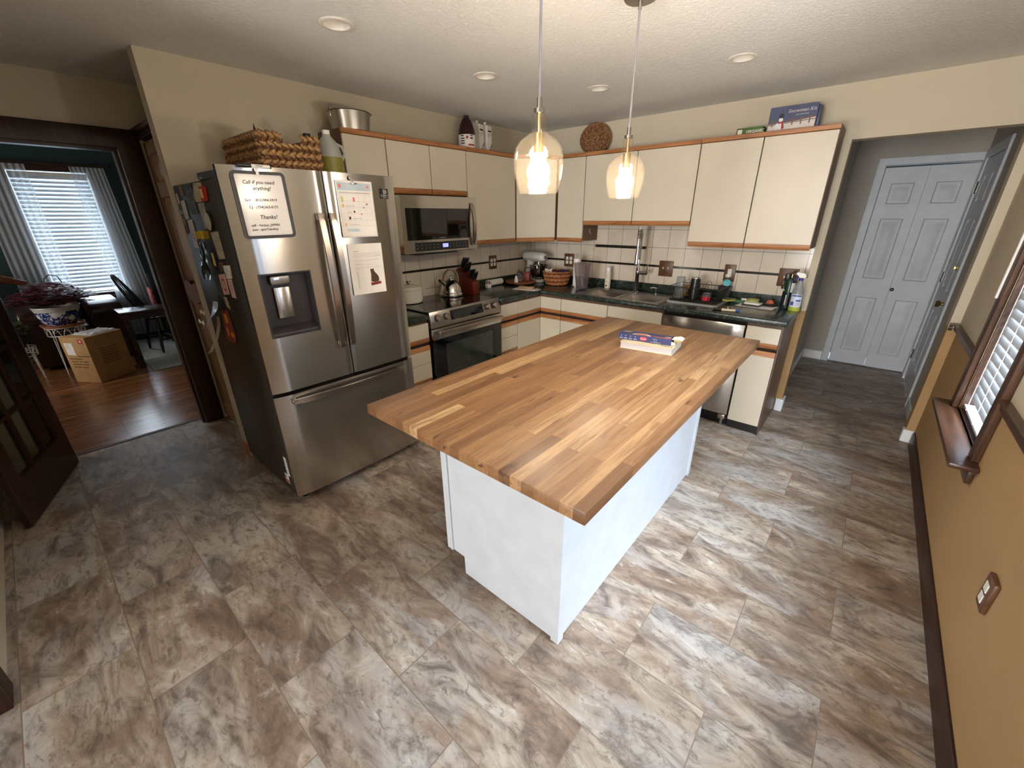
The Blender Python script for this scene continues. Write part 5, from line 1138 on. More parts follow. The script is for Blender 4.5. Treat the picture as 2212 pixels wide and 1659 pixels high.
# ------------------------------------------------------------------ wall plates, rail
PLATE = wood('plate_wood', (70, 44, 26), (96, 62, 38), (120, 84, 54), 'z', 0.4, 3.0)
def P2(wall, u, d, z): return (u, -d, z) if wall == 'B' else (d, -u, z)
def plate(name, label, wall, u, z, w, h, kind, cat='outlet', d0=0.0085, loc=None):
    """carved wooden plate; kind: list of ('duplex', du) / ('toggle', du) / ('decora', du)"""
    t = thing(name, label, cat, P2(wall, u, d0, z-h/2), world=True)
    m_ = MB(PLATE); wallbox(m_, wall, u-w/2, u+w/2, d0, d0+0.008, z-h/2, z+h/2, 0.004, 2); pl_ = m_.build('cover_plate', t)
    for k, du in kind:
        if k == 'duplex':
            m_ = MB(PLASTW)
            for dz in (-0.021, 0.021): wallbox(m_, wall, u+du-0.016, u+du+0.016, d0+0.0082, d0+0.0115, z+dz-0.0165, z+dz+0.0165, 0.006, 2)
            m_.use(INK)
            for dz in (-0.021, 0.021):
                for e in (-0.006, 0.006): wallbox(m_, wall, u+du+e-0.001, u+du+e+0.001, d0+0.0116, d0+0.0118, z+dz-0.002, z+dz+0.006)
            m_.build('receptacle', t)
        if k == 'toggle':
            m_ = MB(PLASTW); wallbox(m_, wall, u+du-0.004, u+du+0.004, d0+0.0082, d0+0.020, z-0.004, z+0.014, 0.002, 1); m_.build('toggle', t)
        if k == 'decora':
            m_ = MB(PLASTW); wallbox(m_, wall, u+du-0.016, u+du+0.016, d0+0.0082, d0+0.0115, z-0.033, z+0.033, 0.003, 1); m_.use(INK)
            for dz in (0.016,):
                for e in (-0.006, 0.006): wallbox(m_, wall, u+du+e-0.001, u+du+e+0.001, d0+0.0116, d0+0.0118, z+dz-0.002, z+dz+0.006)
            m_.build('receptacle', t)
    return t
plate('outlet_plate', 'brown wooden four socket outlet plate near the knife block', 'A', 0.669, 1.148, 0.118, 0.140, [('duplex', -0.024), ('duplex', 0.024)])
plate('outlet_plate', 'brown wooden four socket outlet plate behind the tall pitcher', 'B', 0.555, 1.150, 0.128, 0.140, [('duplex', -0.024), ('duplex', 0.024)])
plate('switch_plate', 'brown wooden plate with two toggle switches right of the faucet', 'B', 1.637, 1.135, 0.134, 0.142, [('toggle', -0.024), ('toggle', 0.024)], 'switch')
t = plate('outlet_plate', 'brown wooden single outlet plate above the dish rack', 'B', 2.194, 1.137, 0.090, 0.140, [('decora', 0.0)])
m_ = MB(PLASTW); m_.box(2.170, 2.202, -0.038, -0.0205, 1.100, 1.128, 0.004); m_.use(M('plug_blue', (90, 110, 170), 0.5)); m_.box(2.180, 2.187, -0.0386, -0.0381, 1.108, 1.116); tag(m_.build('plug_adapter'), 'little white plug adapter in the outlet above the dish rack', 'plug')
plate('outlet_plate', 'brown wooden plate in the tile corner behind the green gas cylinder', 'B', 2.625, 1.134, 0.136, 0.140, [('toggle', -0.024), ('toggle', 0.024)], 'switch')
m_ = MB(BLACK); m_.box(0.872, 1.42, -0.022, -0.0085, 1.301, 1.327, 0.002, 1); o = m_.build('magnetic_rail'); tag(o, 'black magnetic knife rail on the tiles above the sink', 'rail')
m_ = MB(NICKEL); m_.cyl((0.886, -0.0222, 1.314), (0.886, -0.0235, 1.314), 0.004, None, 10); m_.build('screw', o)
t = thing('wall_outlet', 'brown wooden outlet plate low on the tan wall under the window', 'outlet', (3.659, -2.273, 0.41), world=True)
m_ = MB(PLATE); m_.box(3.645, 3.6595, -2.311, -2.235, 0.412, 0.532, 0.004); m_.build('cover_plate', t)
for z in (0.451, 0.493): m_ = MB(PLASTW); m_.box(3.6415, 3.6448, -2.290, -2.256, z-0.0165, z+0.0165, 0.0015, 1); m_.build('receptacle', t)

# ------------------------------------------------------------------ stove side
ZK = 0.9245
IRON = M('cream_enamel', (222, 214, 198), 0.22, var=0.02)
t = thing('dutch_oven', 'cream enamel dutch oven with brass knob at the back of the cooktop', 'pot', (0.165, -1.885, ZK), world=True)
c = (0.165, -1.885, 0)
m_ = MB(IRON); m_.lathe([(0.096, ZK), (0.106, ZK+0.006), (0.115, ZK+0.030), (0.117, ZK+0.108), (0.120, ZK+0.112), (0.115, ZK+0.113)], c, 40); m_.build('pot', t)
m_ = MB(IRON)
for s_ in (-1, 1): m_.tube([(c[0]-0.030, c[1]+s_*0.113, ZK+0.092), (c[0]-0.024, c[1]+s_*0.140, ZK+0.094), (c[0]+0.024, c[1]+s_*0.140, ZK+0.094), (c[0]+0.030, c[1]+s_*0.113, ZK+0.092)], 0.008, 8); 
m_.build('side_handles', t)
m_ = MB(IRON); m_.lathe([(0.1215, ZK+0.1135), (0.122, ZK+0.120), (0.112, ZK+0.128), (0.109, ZK+0.1275), (0.094, ZK+0.136), (0.091, ZK+0.1355), (0.068, ZK+0.144), (0.028, ZK+0.148), (0, ZK+0.148)], c, 40); ld_ = m_.build('lid', t)
m_ = MB(BRASS); m_.lathe([(0.010, ZK+0.1485), (0.010, ZK+0.160), (0.022, ZK+0.168), (0.021, ZK+0.178), (0, ZK+0.181)], c, 20); m_.build('knob', ld_)
KET = M('kettle_steel', (196, 190, 182), 0.16, 1.0, var=0.02)
t = thing('kettle', 'stainless whistling kettle with arched handle on the black cooktop', 'kettle', (0.20, -1.445, ZK), world=True)
c = (0.20, -1.443, 0)
m_ = MB(KET); m_.lathe([(0.100, ZK), (0.110, ZK+0.004), (0.112, ZK+0.018), (0.108, ZK+0.030), (0.104, ZK+0.034), (0.101, ZK+0.052), (0.088, ZK+0.092), (0.062, ZK+0.128), (0.036, ZK+0.143), (0.030, ZK+0.144)], c, 40); m_.build('body', t)
m_ = MB(KET); m_.lathe([(0.031, ZK+0.1445), (0.030, ZK+0.150), (0.010, ZK+0.156), (0.008, ZK+0.168), (0.013, ZK+0.174), (0, ZK+0.178)], c, 24); m_.build('lid', t)
m_ = MB(KET); m_.tube([(c[0], c[1]-0.060, ZK+0.098), (c[0], c[1]-0.092, ZK+0.128), (c[0], c[1]-0.118, ZK+0.142)], [0.019, 0.014, 0.012], 12); m_.build('spout', t)
m_ = MB(BLACK); m_.tube([(c[0], c[1]-0.119, ZK+0.1425), (c[0], c[1]-0.134, ZK+0.150)], 0.013, 10); m_.build('whistle', t)
m_ = MB(M('kettle_handle', (176, 156, 126), 0.3, 0.7)); pts = [(c[0], c[1]+0.086*math.cos(a), ZK+0.145+0.086*math.sin(a)) for a in [math.radians(-28+236*i/18) for i in range(19)]]
m_.tube(pts, 0, flat=(0.024, 0.014)); m_.build('handle', t)
# knife block
BLK = wood('knife_block_wood', (74, 24, 16), (98, 34, 24), (120, 48, 34), 'z', 0.3)
t = thing('knife_block', 'reddish brown wooden knife block full of black knives by the range', 'knife block', (0.20, -1.19, 0.9145), world=True)
by0, by1 = -1.245, -1.155
m_ = MB(BLK); m_.prism([(0.285, 0.9145), (0.285, 0.9145+0.115), (0.185, 0.9145+0.150), (0.095, 0.9145+0.235), (0.060, 0.9145+0.215), (0.072, 0.9145)], by0, by1, 'y', 0.003, 2); m_.build('block', t)
KSTEEL = M('rivet_steel', (206, 204, 200), 0.2, 1.0)
kd = Vector((0.42, 0, 0.9)).normalized(); first = None
def knife(p, L, r=0.0085, lab='black handled knife in the wooden block', cap=True):
    global first
    if first is None:
        t = thing('knife', lab, 'knife', p, group='knives in the block', rot=(0, 0, 0))
        m_ = MB(BLACK); q = kd; s_ = Vector((q.z, 0, -q.x))
        m_.tube([q*0.001, q*0.02, q*0.055, q*0.085, q*0.098], [0.007, 0.0085, 0.0095, 0.009, 0.006], 8); m_.build('handle', t)
        m_ = MB(KSTEEL); m_.tube([q*0.0985, q*0.104], 0.0065, 8); m_.build('butt_cap', t); first = t; return t
    o = copy_thing(first, p, 0, lab); o.scale = (L, L, L); return o
KP = []
for i in range(4): KP.append((0.120+0.002*i, by0+0.016+i*0.019, 0.9145+0.237-0.0022*i, 1.0))
for i in range(4): KP.append((0.158, by0+0.016+i*0.019, 0.9145+0.196, 0.95))
for i in range(4): KP.append((0.212, by0+0.016+i*0.019, 0.9145+0.1445, 0.85))
for i in range(3): KP.append((0.258, by0+0.022+i*0.022, 0.9145+0.1305, 0.80))
RWN = ['back row', 'second row', 'third row', 'front row']; cnt = {}
for x, y, z, L in KP:
    r = 0 if z > 1.14 else 1 if z > 1.10 else 2 if z > 1.055 else 3
    cnt[r] = cnt.get(r, 0)+1
    knife((x, y, z+0.002), L, lab='black handled knife, %s from the range side in the %s of the block' % (['first', 'second', 'third', 'fourth'][cnt[r]-1], RWN[r]))

# ------------------------------------------------------------------ corner of the counter
ZT = 0.9145
t = thing('paper_roll', 'white roll lying on the counter below the four socket plate', 'roll', (0.09, -0.65, ZT), world=True)
m_ = MB(PAPER); m_.cyl((0.068, -0.79, ZT+0.034), (0.066, -0.60, ZT+0.034), 0.032, None, 26); m_.build('roll', t)
m_ = MB(M('card_core', (170, 150, 126), 0.7)); m_.cyl((0.068, -0.7905, ZT+0.034), (0.068, -0.7915, ZT+0.034), 0.016, None, 16); m_.build('core', t)
t = thing('charger', 'small white charger block with a loop of cable on the counter', 'charger', (0.13, -0.875, ZT), world=True)
m_ = MB(PLASTW); m_.box(0.105, 0.150, -0.895, -0.845, ZT, ZT+0.036, 0.005); m_.build('block', t)
m_ = MB(PLASTW); m_.tube([(0.112, -0.885, ZT+0.037), (0.108, -0.885, ZT+0.062), (0.106, -0.865, ZT+0.074), (0.106, -0.83, ZT+0.074), (0.107, -0.812, ZT+0.060)], 0.0028, 6); m_.build('cable', t)
t = thing('lazy_susan', 'round brown wooden turntable in the counter corner', 'turntable', (0.165, -0.44, ZT), world=True)
LSW = wood('turntable_wood', (104, 56, 30), (140, 82, 48), (164, 104, 64), 'x', 0.35)
c = (0.225, -0.455, 0)
m_ = MB(LSW); m_.lathe([(0.125, ZT+0.010), (0.158, ZT+0.016), (0.166, ZT+0.026), (0.166, ZT+0.034), (0.158, ZT+0.036), (0.150, ZT+0.030), (0, ZT+0.030)], c, 44); m_.build('tray', t)
m_ = MB(LSW); m_.lathe([(0.085, ZT), (0.085, ZT+0.0098)], c, 30); m_.build('base', t)
ZS = ZT+0.0305
t = thing('shaker', 'small white shaker on the front edge of the wooden turntable', 'shaker', (0.262, -0.578, ZS), world=True)
m_ = MB(PLASTW); m_.lathe([(0.020, ZS), (0.021, ZS+0.01), (0.017, ZS+0.045), (0.011, ZS+0.065), (0.006, ZS+0.072), (0, ZS+0.073)], (0.262, -0.578, 0), 18); m_.build('body', t)
CLEARG = glassy('clear_glass', (236, 238, 238), 0.04, 1.5, opacity=0.12, body=(220, 220, 216))
t = thing('glass_carafe', 'clear cut glass bottle with dark stopper on the wooden turntable', 'bottle', (0.24, -0.512, ZS), world=True)
c = (0.248, -0.508, 0)
m_ = MB(CLEARG); m_.lathe([(0.046, ZS), (0.052, ZS+0.012), (0.048, ZS+0.045), (0.036, ZS+0.080), (0.028, ZS+0.094), (0.030, ZS+0.100)], c, 14); m_.build('body', t, 10)
m_ = MB(M('amber_liquid', (120, 62, 40), 0.2)); m_.lathe([(0.044, ZS+0.002), (0.050, ZS+0.012), (0.0485, ZS+0.026), (0, ZS+0.026)], c, 14); m_.build('contents', t)
m_ = MB(BLACK); m_.cyl((c[0], c[1], ZS+0.096), (c[0], c[1], ZS+0.108), 0.026, None, 16); m_.tube([(c[0], c[1], ZS+0.108), (c[0]+0.004, c[1]-0.012, ZS+0.132)], 0.004, 8); m_.build('stopper', t)
t = thing('red_box', 'dull red box on the wooden turntable beside the mixer', 'box', (0.24, -0.365, ZS), rz=0.45)
m_ = MB(M('dull_red', (146, 66, 58), 0.5)); m_.box(-0.034, 0.034, -0.040, 0.040, 0, 0.078, 0.004); b = m_.build('carton', t)
m_ = MB(M('lid_red', (160, 82, 72), 0.5)); m_.box(-0.036, 0.036, -0.042, 0.042, 0.0785, 0.088, 0.003); m_.build('lid', t)
t = thing('mail', 'white envelopes lying under a tan packet near the counter corner edge', 'paper', (0.50, -0.70, ZT), rz=0.25)
m_ = MB(PAPER); m_.box(-0.135, 0.115, -0.060, 0.065, 0.0, 0.002); m_.build('envelope', t)
m_ = MB(M('paper_shade', (214, 208, 204), 0.7)); m_.box(-0.09, 0.145, -0.048, 0.050, 0.0022, 0.0045); m_.build('letter', t)
m_ = MB(M('tan_paper', (176, 140, 104), 0.7)); m_.box(-0.095, 0.065, 0.00, 0.070, 0, 0.0175, 0.002); o = m_.build('paper_packet'); o.location = (0.50, -0.70, ZT+0.0048); o.rotation_euler = (0, 0, 0.25); tag(o, 'tan packet lying on the white envelopes near the counter corner', 'packet')
# stand mixer
MIXW = M('mixer_white', (222, 220, 212), 0.2, var=0.015)
t = thing('stand_mixer', 'white stand mixer with steel bowl in the counter corner', 'mixer', (0.215, -0.205, ZT), rz=math.radians(-6))
t.scale = (0.95, 0.95, 0.95)
def loft(m_, secs, n=20):
    """secs: (x, zc, hw, hh) elliptical sections along x"""
    R = [[m_.V((x, hw*math.cos(2*PI*i/n), zc+hh*math.sin(2*PI*i/n))) for i in range(n)] for x, zc, hw, hh in secs]
    for a, b in zip(R, R[1:]):
        for i in range(n): m_.F([a[i], a[(i+1) % n], b[(i+1) % n], b[i]])
    m_.F(R[0][::-1]); m_.F(R[-1]); return m_
m_ = MB(MIXW); m_.prism([(-0.150+0.02, -0.055), (0.08, -0.068), (0.135, -0.045), (0.15, 0), (0.135, 0.045), (0.08, 0.068), (-0.13, 0.055)], 0.0, 0.030, 'z', 0.008, 3); m_.build('base', t)
m_ = MB(MIXW); m_.tube([(-0.088, 0, 0.028), (-0.092, 0, 0.09), (-0.078, 0, 0.16), (-0.06, 0, 0.215), (-0.05, 0, 0.245)], [0.046, 0.038, 0.036, 0.042, 0.05], 18); m_.build('column', t)
m_ = MB(MIXW); loft(m_, [(-0.165, 0.285, 0.020, 0.022), (-0.160, 0.286, 0.042, 0.042), (-0.135, 0.287, 0.058, 0.056), (-0.06, 0.287, 0.062, 0.060), (0.06, 0.287, 0.060, 0.056), (0.13, 0.286, 0.054, 0.050), (0.158, 0.285, 0.044, 0.042), (0.168, 0.284, 0.028, 0.028)]); m_.build('head', t, 50)
m_ = MB(CHROME); m_.cyl((0.1685, 0, 0.284), (0.195, 0, 0.284), 0.020, None, 18); m_.build('hub', t)
m_ = MB(CHROME); loft(m_, [(-0.1, 0.262, 0.0632, 0.007), (0.11, 0.262, 0.0592, 0.007)], 24); m_.build('trim_band', t)
m_ = MB(GINK); m_.text('KitchenAid', 0.016, (-0.03, -0.0635, 0.266), (1, 0, 0), (0, 0, 1)); m_.build('lettering', t, 0, True)
m_ = MB(NICKEL); m_.cyl((0.075, 0, 0.195), (0.075, 0, 0.236), 0.018, None, 16); m_.tube([(0.075, 0, 0.195), (0.075, 0, 0.12)], 0.006, 8); m_.build('shaft', t)
m_ = MB(M('bowl_steel', (150, 144, 138), 0.10, 1.0, 0.02)); m_.lathe([(0.046, 0.0305), (0.05, 0.040), (0.052, 0.048), (0.082, 0.070), (0.098, 0.110), (0.102, 0.170), (0.104, 0.192), (0.107, 0.194), (0.102, 0.190), (0.098, 0.170), (0.094, 0.110), (0.078, 0.074), (0, 0.060)], (0.070, 0, 0), 36); bw = m_.build('bowl', t)
m_ = MB(M('bowl_steel', (150, 144, 138))); m_.tube([(0.0, -0.085, 0.165), (-0.045, -0.105, 0.16), (-0.055, -0.11, 0.12), (-0.03, -0.095, 0.085), (0.006, -0.078, 0.095)], 0.005, 8); m_.build('bowl_handle', bw)
# bread basket
CANE = weave_mat('split_cane', (96, 54, 24), (160, 98, 52), (190, 128, 76), 40, 34, 0.5)
t = thing('bread_basket', 'round brown cane basket with napkin and purple cloth beside the mixer', 'basket', (0.52, -0.225, ZT), world=True)
c = (0.560, -0.250, 0); rp = lambda z: 0.100+0.050*(min(max((z-ZT)/0.135, 0), 1))**0.6
m_ = MB(CANE); m_.lathe([(0.10, ZT), (rp(ZT+0.01), ZT+0.006)] + [(rp(ZT+0.135*k/8), ZT+0.006+0.129*k/8) for k in range(1, 9)] + [(rp(ZT+0.135)-0.008, ZT+0.132)] + [(rp(ZT+0.135*k/6)-0.010, ZT+0.006+0.129*k/6) for k in range(5, 0, -1)] + [(0, ZT+0.012)], c, 44); m_.build('wall', t)
m_ = MB(CANE)
for i in range(34):
    a = 2*PI*i/34; m_.tube([(c[0]+(rp(z)+0.002)*math.cos(a), c[1]+(rp(z)+0.002)*math.sin(a), z) for z in (ZT+0.008, ZT+0.045, ZT+0.085, ZT+0.130)], 0.0048, 6)
m_.build('stakes', t, 60)
m_ = MB(CANE)
for k in range(2): m_.tube([(c[0]+(0.151-0.004*k)*math.cos(2*PI*i/40), c[1]+(0.151-0.004*k)*math.sin(2*PI*i/40), ZT+0.134+0.007*k+0.003*math.sin(i*2.1+k*PI)) for i in range(40)], 0.006, 6, True)
m_.build('rim', t, 60)
m_ = MB(PAPER); m_.prism([(-0.05, 0), (0.03, -0.01), (0.04, 0.06), (0.0, 0.045), (-0.055, 0.055)], 0.0, 0.004, 'y'); 
for v in m_.bm.verts: v.co += Vector((c[0]-0.085, c[1]-0.03, ZT+0.108))
tag(m_.build('napkin', None, 0), 'white paper napkin sticking out of the cane basket', 'napkin')
m_ = MB(M('purple_cloth', (48, 34, 92), 0.7)); n = 12; R = []
for j, (r, z) in enumerate(((0.062, 0), (0.060, 0.018), (0.045, 0.034), (0.02, 0.042))): R.append([m_.V((c[0]+0.045+1.15*r*math.cos(2*PI*i/n)*(1+0.12*math.sin(3*i+j)), c[1]+0.03+0.75*r*math.sin(2*PI*i/n), ZT+0.112+z+0.006*math.sin(2.3*i+j))) for i in range(n)])
for a, b in zip(R, R[1:]):
    for i in range(n): m_.F([a[i], a[(i+1) % n], b[(i+1) % n], b[i]])
m_.F(R[0][::-1]); m_.F(R[-1]); tag(m_.build('purple_cloth', None, 60), 'crumpled purple cloth inside the cane basket', 'cloth')
# tall white carton, pitcher, bottle
t = thing('paper_towel_stand', 'tall narrow white paper towel holder behind the pitcher', 'paper towel', (0.79, -0.245, ZT), world=True)
m_ = MB(NICKEL); m_.lathe([(0.055, ZT), (0.055, ZT+0.006), (0.006, ZT+0.008), (0.005, ZT+0.300), (0.0, ZT+0.302)], (0.790, -0.225, 0), 24); m_.tube([(0.790+0.014*math.cos(a), -0.225, ZT+0.314+0.014*math.sin(a)) for a in [2*PI*i/16 for i in range(16)]], 0.0025, 6, True); m_.build('stand', t)
m_ = MB(PAPER); m_.lathe([(0.016, ZT+0.0085), (0.037, ZT+0.0085), (0.037, ZT+0.284), (0.016, ZT+0.284)], (0.790, -0.225, 0), 30, None, False, False); m_.build('roll', t)
t = thing('pitcher', 'tall smoky clear plastic pitcher with lid left of the sink', 'pitcher', (0.935, -0.34, ZT), world=True)
PITG = glassy('smoky_plastic', (238, 232, 234), 0.06, 1.6, opacity=0.07, body=(216, 210, 212))
c = (0.936, -0.355, 0)
m_ = MB(PITG); m_.lathe([(0.052, ZT), (0.057, ZT+0.01), (0.072, ZT+0.13), (0.084, ZT+0.242), (0.086, ZT+0.246), (0.0825, ZT+0.244), (0.070, ZT+0.13), (0.054, ZT+0.012), (0, ZT+0.010)], c, 34); m_.build('body', t)
PITL = glassy('smoky_lid', (226, 220, 222), 0.08, 1.2, opacity=0.16, body=(206, 200, 202))
m_ = MB(PITL); m_.lathe([(0.0865, ZT+0.2465), (0.088, ZT+0.256), (0.075, ZT+0.262), (0, ZT+0.264)], c, 34); m_.build('lid', t)
m_ = MB(PITL); m_.lathe([(0.0, ZT+0.012), (0.053, ZT+0.013), (0.066, ZT+0.118), (0.067, ZT+0.124), (0, ZT+0.125)], c, 30); m_.build('contents', t)
t = thing('lotion_bottle', 'slim cream spray bottle with white cap at the back of the sink', 'bottle', (1.095, -0.125, ZT), world=True)
c = (1.098, -0.12, 0)
m_ = MB(M('bottle_cream', (226, 216, 196), 0.3)); m_.lathe([(0.028, ZT), (0.0295, ZT+0.004), (0.0295, ZT+0.158), (0.022, ZT+0.168)], c, 24); b = m_.build('body', t)
m_ = MB(PLASTW); m_.cyl((c[0], c[1], ZT+0.1685), (c[0], c[1], ZT+0.208), 0.0225, None, 20); m_.build('cap', t)
m_ = MB(INK); oncyl(m_, c, 0.0300, -1.9, -1.2, ZT+0.022, ZT+0.034); m_.use(GINK)
for k in range(4): oncyl(m_, c, 0.0300, -1.95, -1.1, ZT+0.10+0.012*k, ZT+0.104+0.012*k)
m_.use(CR); oncyl(m_, c, 0.0300, -1.6, -1.35, ZT+0.062, ZT+0.074); m_.build('print', b, 0)

# ------------------------------------------------------------------ faucet
FXX, FYY, ZR = 1.447, -0.208, 0.919
t = thing('faucet', 'chrome spring faucet with side lever standing behind the double sink', 'faucet', (FXX, FYY, ZR), world=True)
m_ = MB(CHROME); m_.lathe([(0.027, ZR), (0.027, ZR+0.006), (0.019, ZR+0.012), (0.018, ZR+0.165), (0.0195, ZR+0.168), (0.0195, ZR+0.225), (0.013, ZR+0.235), (0.011, ZR+0.28), (0.010, ZR+0.30)], (FXX, FYY, 0), 24); m_.build('column', t)
m_ = MB(CHROME); m_.cyl((FXX+0.0185, FYY, ZR+0.185), (FXX+0.075, FYY, ZR+0.185), 0.017, None, 18); m_.tube([(FXX+0.082, FYY, ZR+0.17), (FXX+0.090, FYY-0.004, ZR+0.215), (FXX+0.094, FYY-0.006, ZR+0.275)], [0.007, 0.006, 0.005], 10); m_.cyl((FXX+0.0755, FYY, ZR+0.185), (FXX+0.090, FYY, ZR+0.185), 0.019, None, 18); m_.build('lever', t)
SP = lambda s_, z: (FXX+0.30*s_, FYY-0.954*s_, z)
arc = [(FXX, FYY, ZR+0.30), (FXX, FYY, ZR+0.40), (FXX, FYY, ZR+0.48)] + [SP(0.09-0.09*math.cos(a), ZR+0.485+0.085*math.sin(a)) for a in [PI*i/14 for i in range(1, 14)]] + [SP(0.18, ZR+0.48), SP(0.18, ZR+0.40)]
m_ = MB(CHROME); m_.tube(arc, 0.006, 8); m_.build('hose', t)
cv = []; tot = 0; seg = [Vector(p) for p in arc]
Ls = [0]
for a, b in zip(seg, seg[1:]): Ls.append(Ls[-1]+(b-a).length)
turns = 46; N = turns*10
for i in range(N+1):
    s_ = Ls[-1]*i/N; k = max(j for j in range(len(Ls)) if Ls[j] <= s_+1e-9); k = min(k, len(seg)-2)
    d = (seg[k+1]-seg[k]).normalized(); p = seg[k]+d*(s_-Ls[k]); a = 2*PI*turns*i/N
    e1 = Vector((0.954, 0.30, 0)); e2 = d.cross(e1); cv.append(p + (e1*math.cos(a)+e2*math.sin(a))*0.0150)
m_ = MB(CHROME); m_.tube(cv, 0.0027, 5); m_.build('spring', t, 60)
m_ = MB(CHROME); m_.tube([SP(0.18, ZR+0.40), SP(0.18, ZR+0.36), SP(0.18, ZR+0.28)], [0.012, 0.016, 0.019], 16); m_.use(BLACK); m_.cyl(SP(0.18, ZR+0.2795), SP(0.18, ZR+0.272), 0.018, None, 16); m_.build('spray_head', t)
m_ = MB(CHROME); m_.tube([SP(0.018, ZR+0.205), SP(0.09, ZR+0.25), SP(0.162, ZR+0.31)], 0.005, 8); m_.build('docking_arm', t)
t = thing('soap_dispenser', 'small chrome soap pump on the back of the sink right of faucet', 'soap dispenser', (1.640, -0.192, ZR), world=True)
m_ = MB(CHROME); m_.lathe([(0.016, ZR), (0.016, ZR+0.006), (0.008, ZR+0.010), (0.008, ZR+0.045), (0.012, ZR+0.048), (0.012, ZR+0.058), (0, ZR+0.060)], (1.640, -0.192, 0), 16); m_.build('body', t)
m_ = MB(CHROME); m_.tube([(1.640, -0.192, ZR+0.056), (1.612, -0.205, ZR+0.060), (1.590, -0.216, ZR+0.054)], 0.0045, 8); m_.build('nozzle', t)
m_ = MB(M('scrub_olive', (128, 118, 84), 0.9)); m_.lathe([(0.0, 0), (0.040, 0.002), (0.046, 0.014), (0.034, 0.026), (0, 0.030)], (1.705, -0.330, 0.7435), 18); tag(m_.build('scrub_pad'), 'olive scrub pad lying in the right sink bowl', 'sponge')

# ------------------------------------------------------------------ dish rack and what stands in it
TRAYM = M('tray_grey', (150, 150, 144), 0.4)
t = thing('drip_tray', 'light grey drip tray under the black wire dish rack', 'tray', (2.04, -0.3, ZT), world=True)
tx0, tx1, ty0, ty1 = 1.850, 2.255, -0.468, -0.110
m_ = MB(TRAYM)
m_.solid([tx0, tx0+0.014, tx1-0.014, tx1], [ty0, ty0+0.014, ty1-0.014, ty1], lambda u, v: not isin(u, v, (tx0+0.014, tx1-0.014, ty0+0.014, ty1-0.014)), ZT, ZT+0.016, 'xyz'); m_.build('edge', t)
m_ = MB(M('tray_floor', (74, 70, 64), 0.5)); m_.box(tx0+0.0142, tx1-0.0142, ty0+0.0142, ty1-0.0142, ZT, ZT+0.005)
for i in range(12): x = tx0+0.03+i*0.031; m_.box(x, x+0.008, ty0+0.02, ty1-0.02, ZT+0.0052, ZT+0.008)
m_.build('ribbed_floor', t)
WIRE = M('black_wire', (34, 30, 28), 0.35, 0.3)
t = thing('dish_rack', 'black wire dish rack on the grey tray right of the sink', 'dish rack', (2.04, -0.29, ZT), world=True)
rx0, rx1, ry0, ry1 = 1.832, 2.235, -0.440, -0.145; zb, zt = ZT+0.018, ZT+0.128
m_ = MB(WIRE); m_.tube([(rx0, ry0, zt), (rx1, ry0, zt), (rx1, ry1, zt), (rx0, ry1, zt)], 0.0032, 6, True); m_.build('top_frame', t)
bx = 0.022
m_ = MB(WIRE); m_.tube([(rx0+bx, ry0+bx*.6, zb), (rx1-bx, ry0+bx*.6, zb), (rx1-bx, ry1-bx*.6, zb), (rx0+bx, ry1-bx*.6, zb)], 0.0028, 6, True); m_.build('bottom_frame', t)
m_ = MB(WIRE)
for i in range(17):
    k = (i+0.5)/17; x = rx0+(rx1-rx0)*k; xb = rx0+bx+(rx1-rx0-2*bx)*k
    m_.tube([(x, ry0, zt), (xb, ry0+bx*.6, zb), (xb, ry1-bx*.6, zb), (x, ry1, zt)], 0.0015, 5)
m_.build('wires', t)
m_ = MB(WIRE)
for i in range(9):
    k = (i+0.5)/9; y = ry0+(ry1-ry0)*k; yb = ry0+bx*.6+(ry1-ry0-1.2*bx)*k
    m_.tube([(rx0, y, zt), (rx0+bx, yb, zb+0.003), (rx1-bx, yb, zb+0.003), (rx1, y, zt)], 0.0015, 5)
m_.build('cross_wires', t)
m_ = MB(WIRE)
for x in (1.90, 2.08): m_.tube([(x-0.02, ry1+0.004, zt), (x-0.016, ry1+0.004, zt+0.022), (x, ry1+0.004, zt+0.030), (x+0.016, ry1+0.004, zt+0.022), (x+0.02, ry1+0.004, zt)], 0.0018, 5)
m_.build('loop_wires', t)
ZD = ZT+0.0285
t = thing('tumbler', 'tall ribbed clear tumbler upside down in the dish rack', 'glass', (1.906, -0.352, ZD), world=True)
TG = glassy('frosted_tumbler', (226, 230, 232), 0.12, 1.6, opacity=0.22, body=(206, 210, 212))
n = 36; m_ = MB(TG); rings = []
for r, z in ((0.046, ZD), (0.045, ZD+0.02), (0.038, ZD+0.11), (0.0345, ZD+0.17), (0.0335, ZD+0.176)):
    rings.append([m_.V((1.906+(r*(1-0.035*(i % 2)))*math.cos(2*PI*i/n), -0.352+(r*(1-0.035*(i % 2)))*math.sin(2*PI*i/n), z)) for i in range(n)])
for a, b in zip(rings, rings[1:]):
    for i in range(n): m_.F([a[i], a[(i+1) % n], b[(i+1) % n], b[i]])
m_.F(rings[-1]); m_.build('body', t, 20)
t = thing('travel_cup', 'black insulated cup upside down with steel base in the dish rack', 'cup', (2.020, -0.335, ZD), world=True)
c = (2.022, -0.335, 0); m_ = MB(M('matte_black_coat', (22, 22, 24), 0.32)); m_.lathe([(0.045, ZD+0.014), (0.044, ZD+0.05), (0.036, ZD+0.168)], c, 28); m_.build('body', t)
m_ = MB(CHROME); m_.lathe([(0.041, ZD), (0.042, ZD+0.0138)], c, 28); m_.build('rim', t)
m_ = MB(CHROME); m_.lathe([(0.036, ZD+0.1685), (0.033, ZD+0.177), (0.0, ZD+0.177)], c, 28); m_.build('base', t)
m_ = MB(BLACK); m_.box(1.968, 1.9765, -0.352, -0.330, ZD+0.03, ZD+0.08, 0.004); m_.build('clip', t)
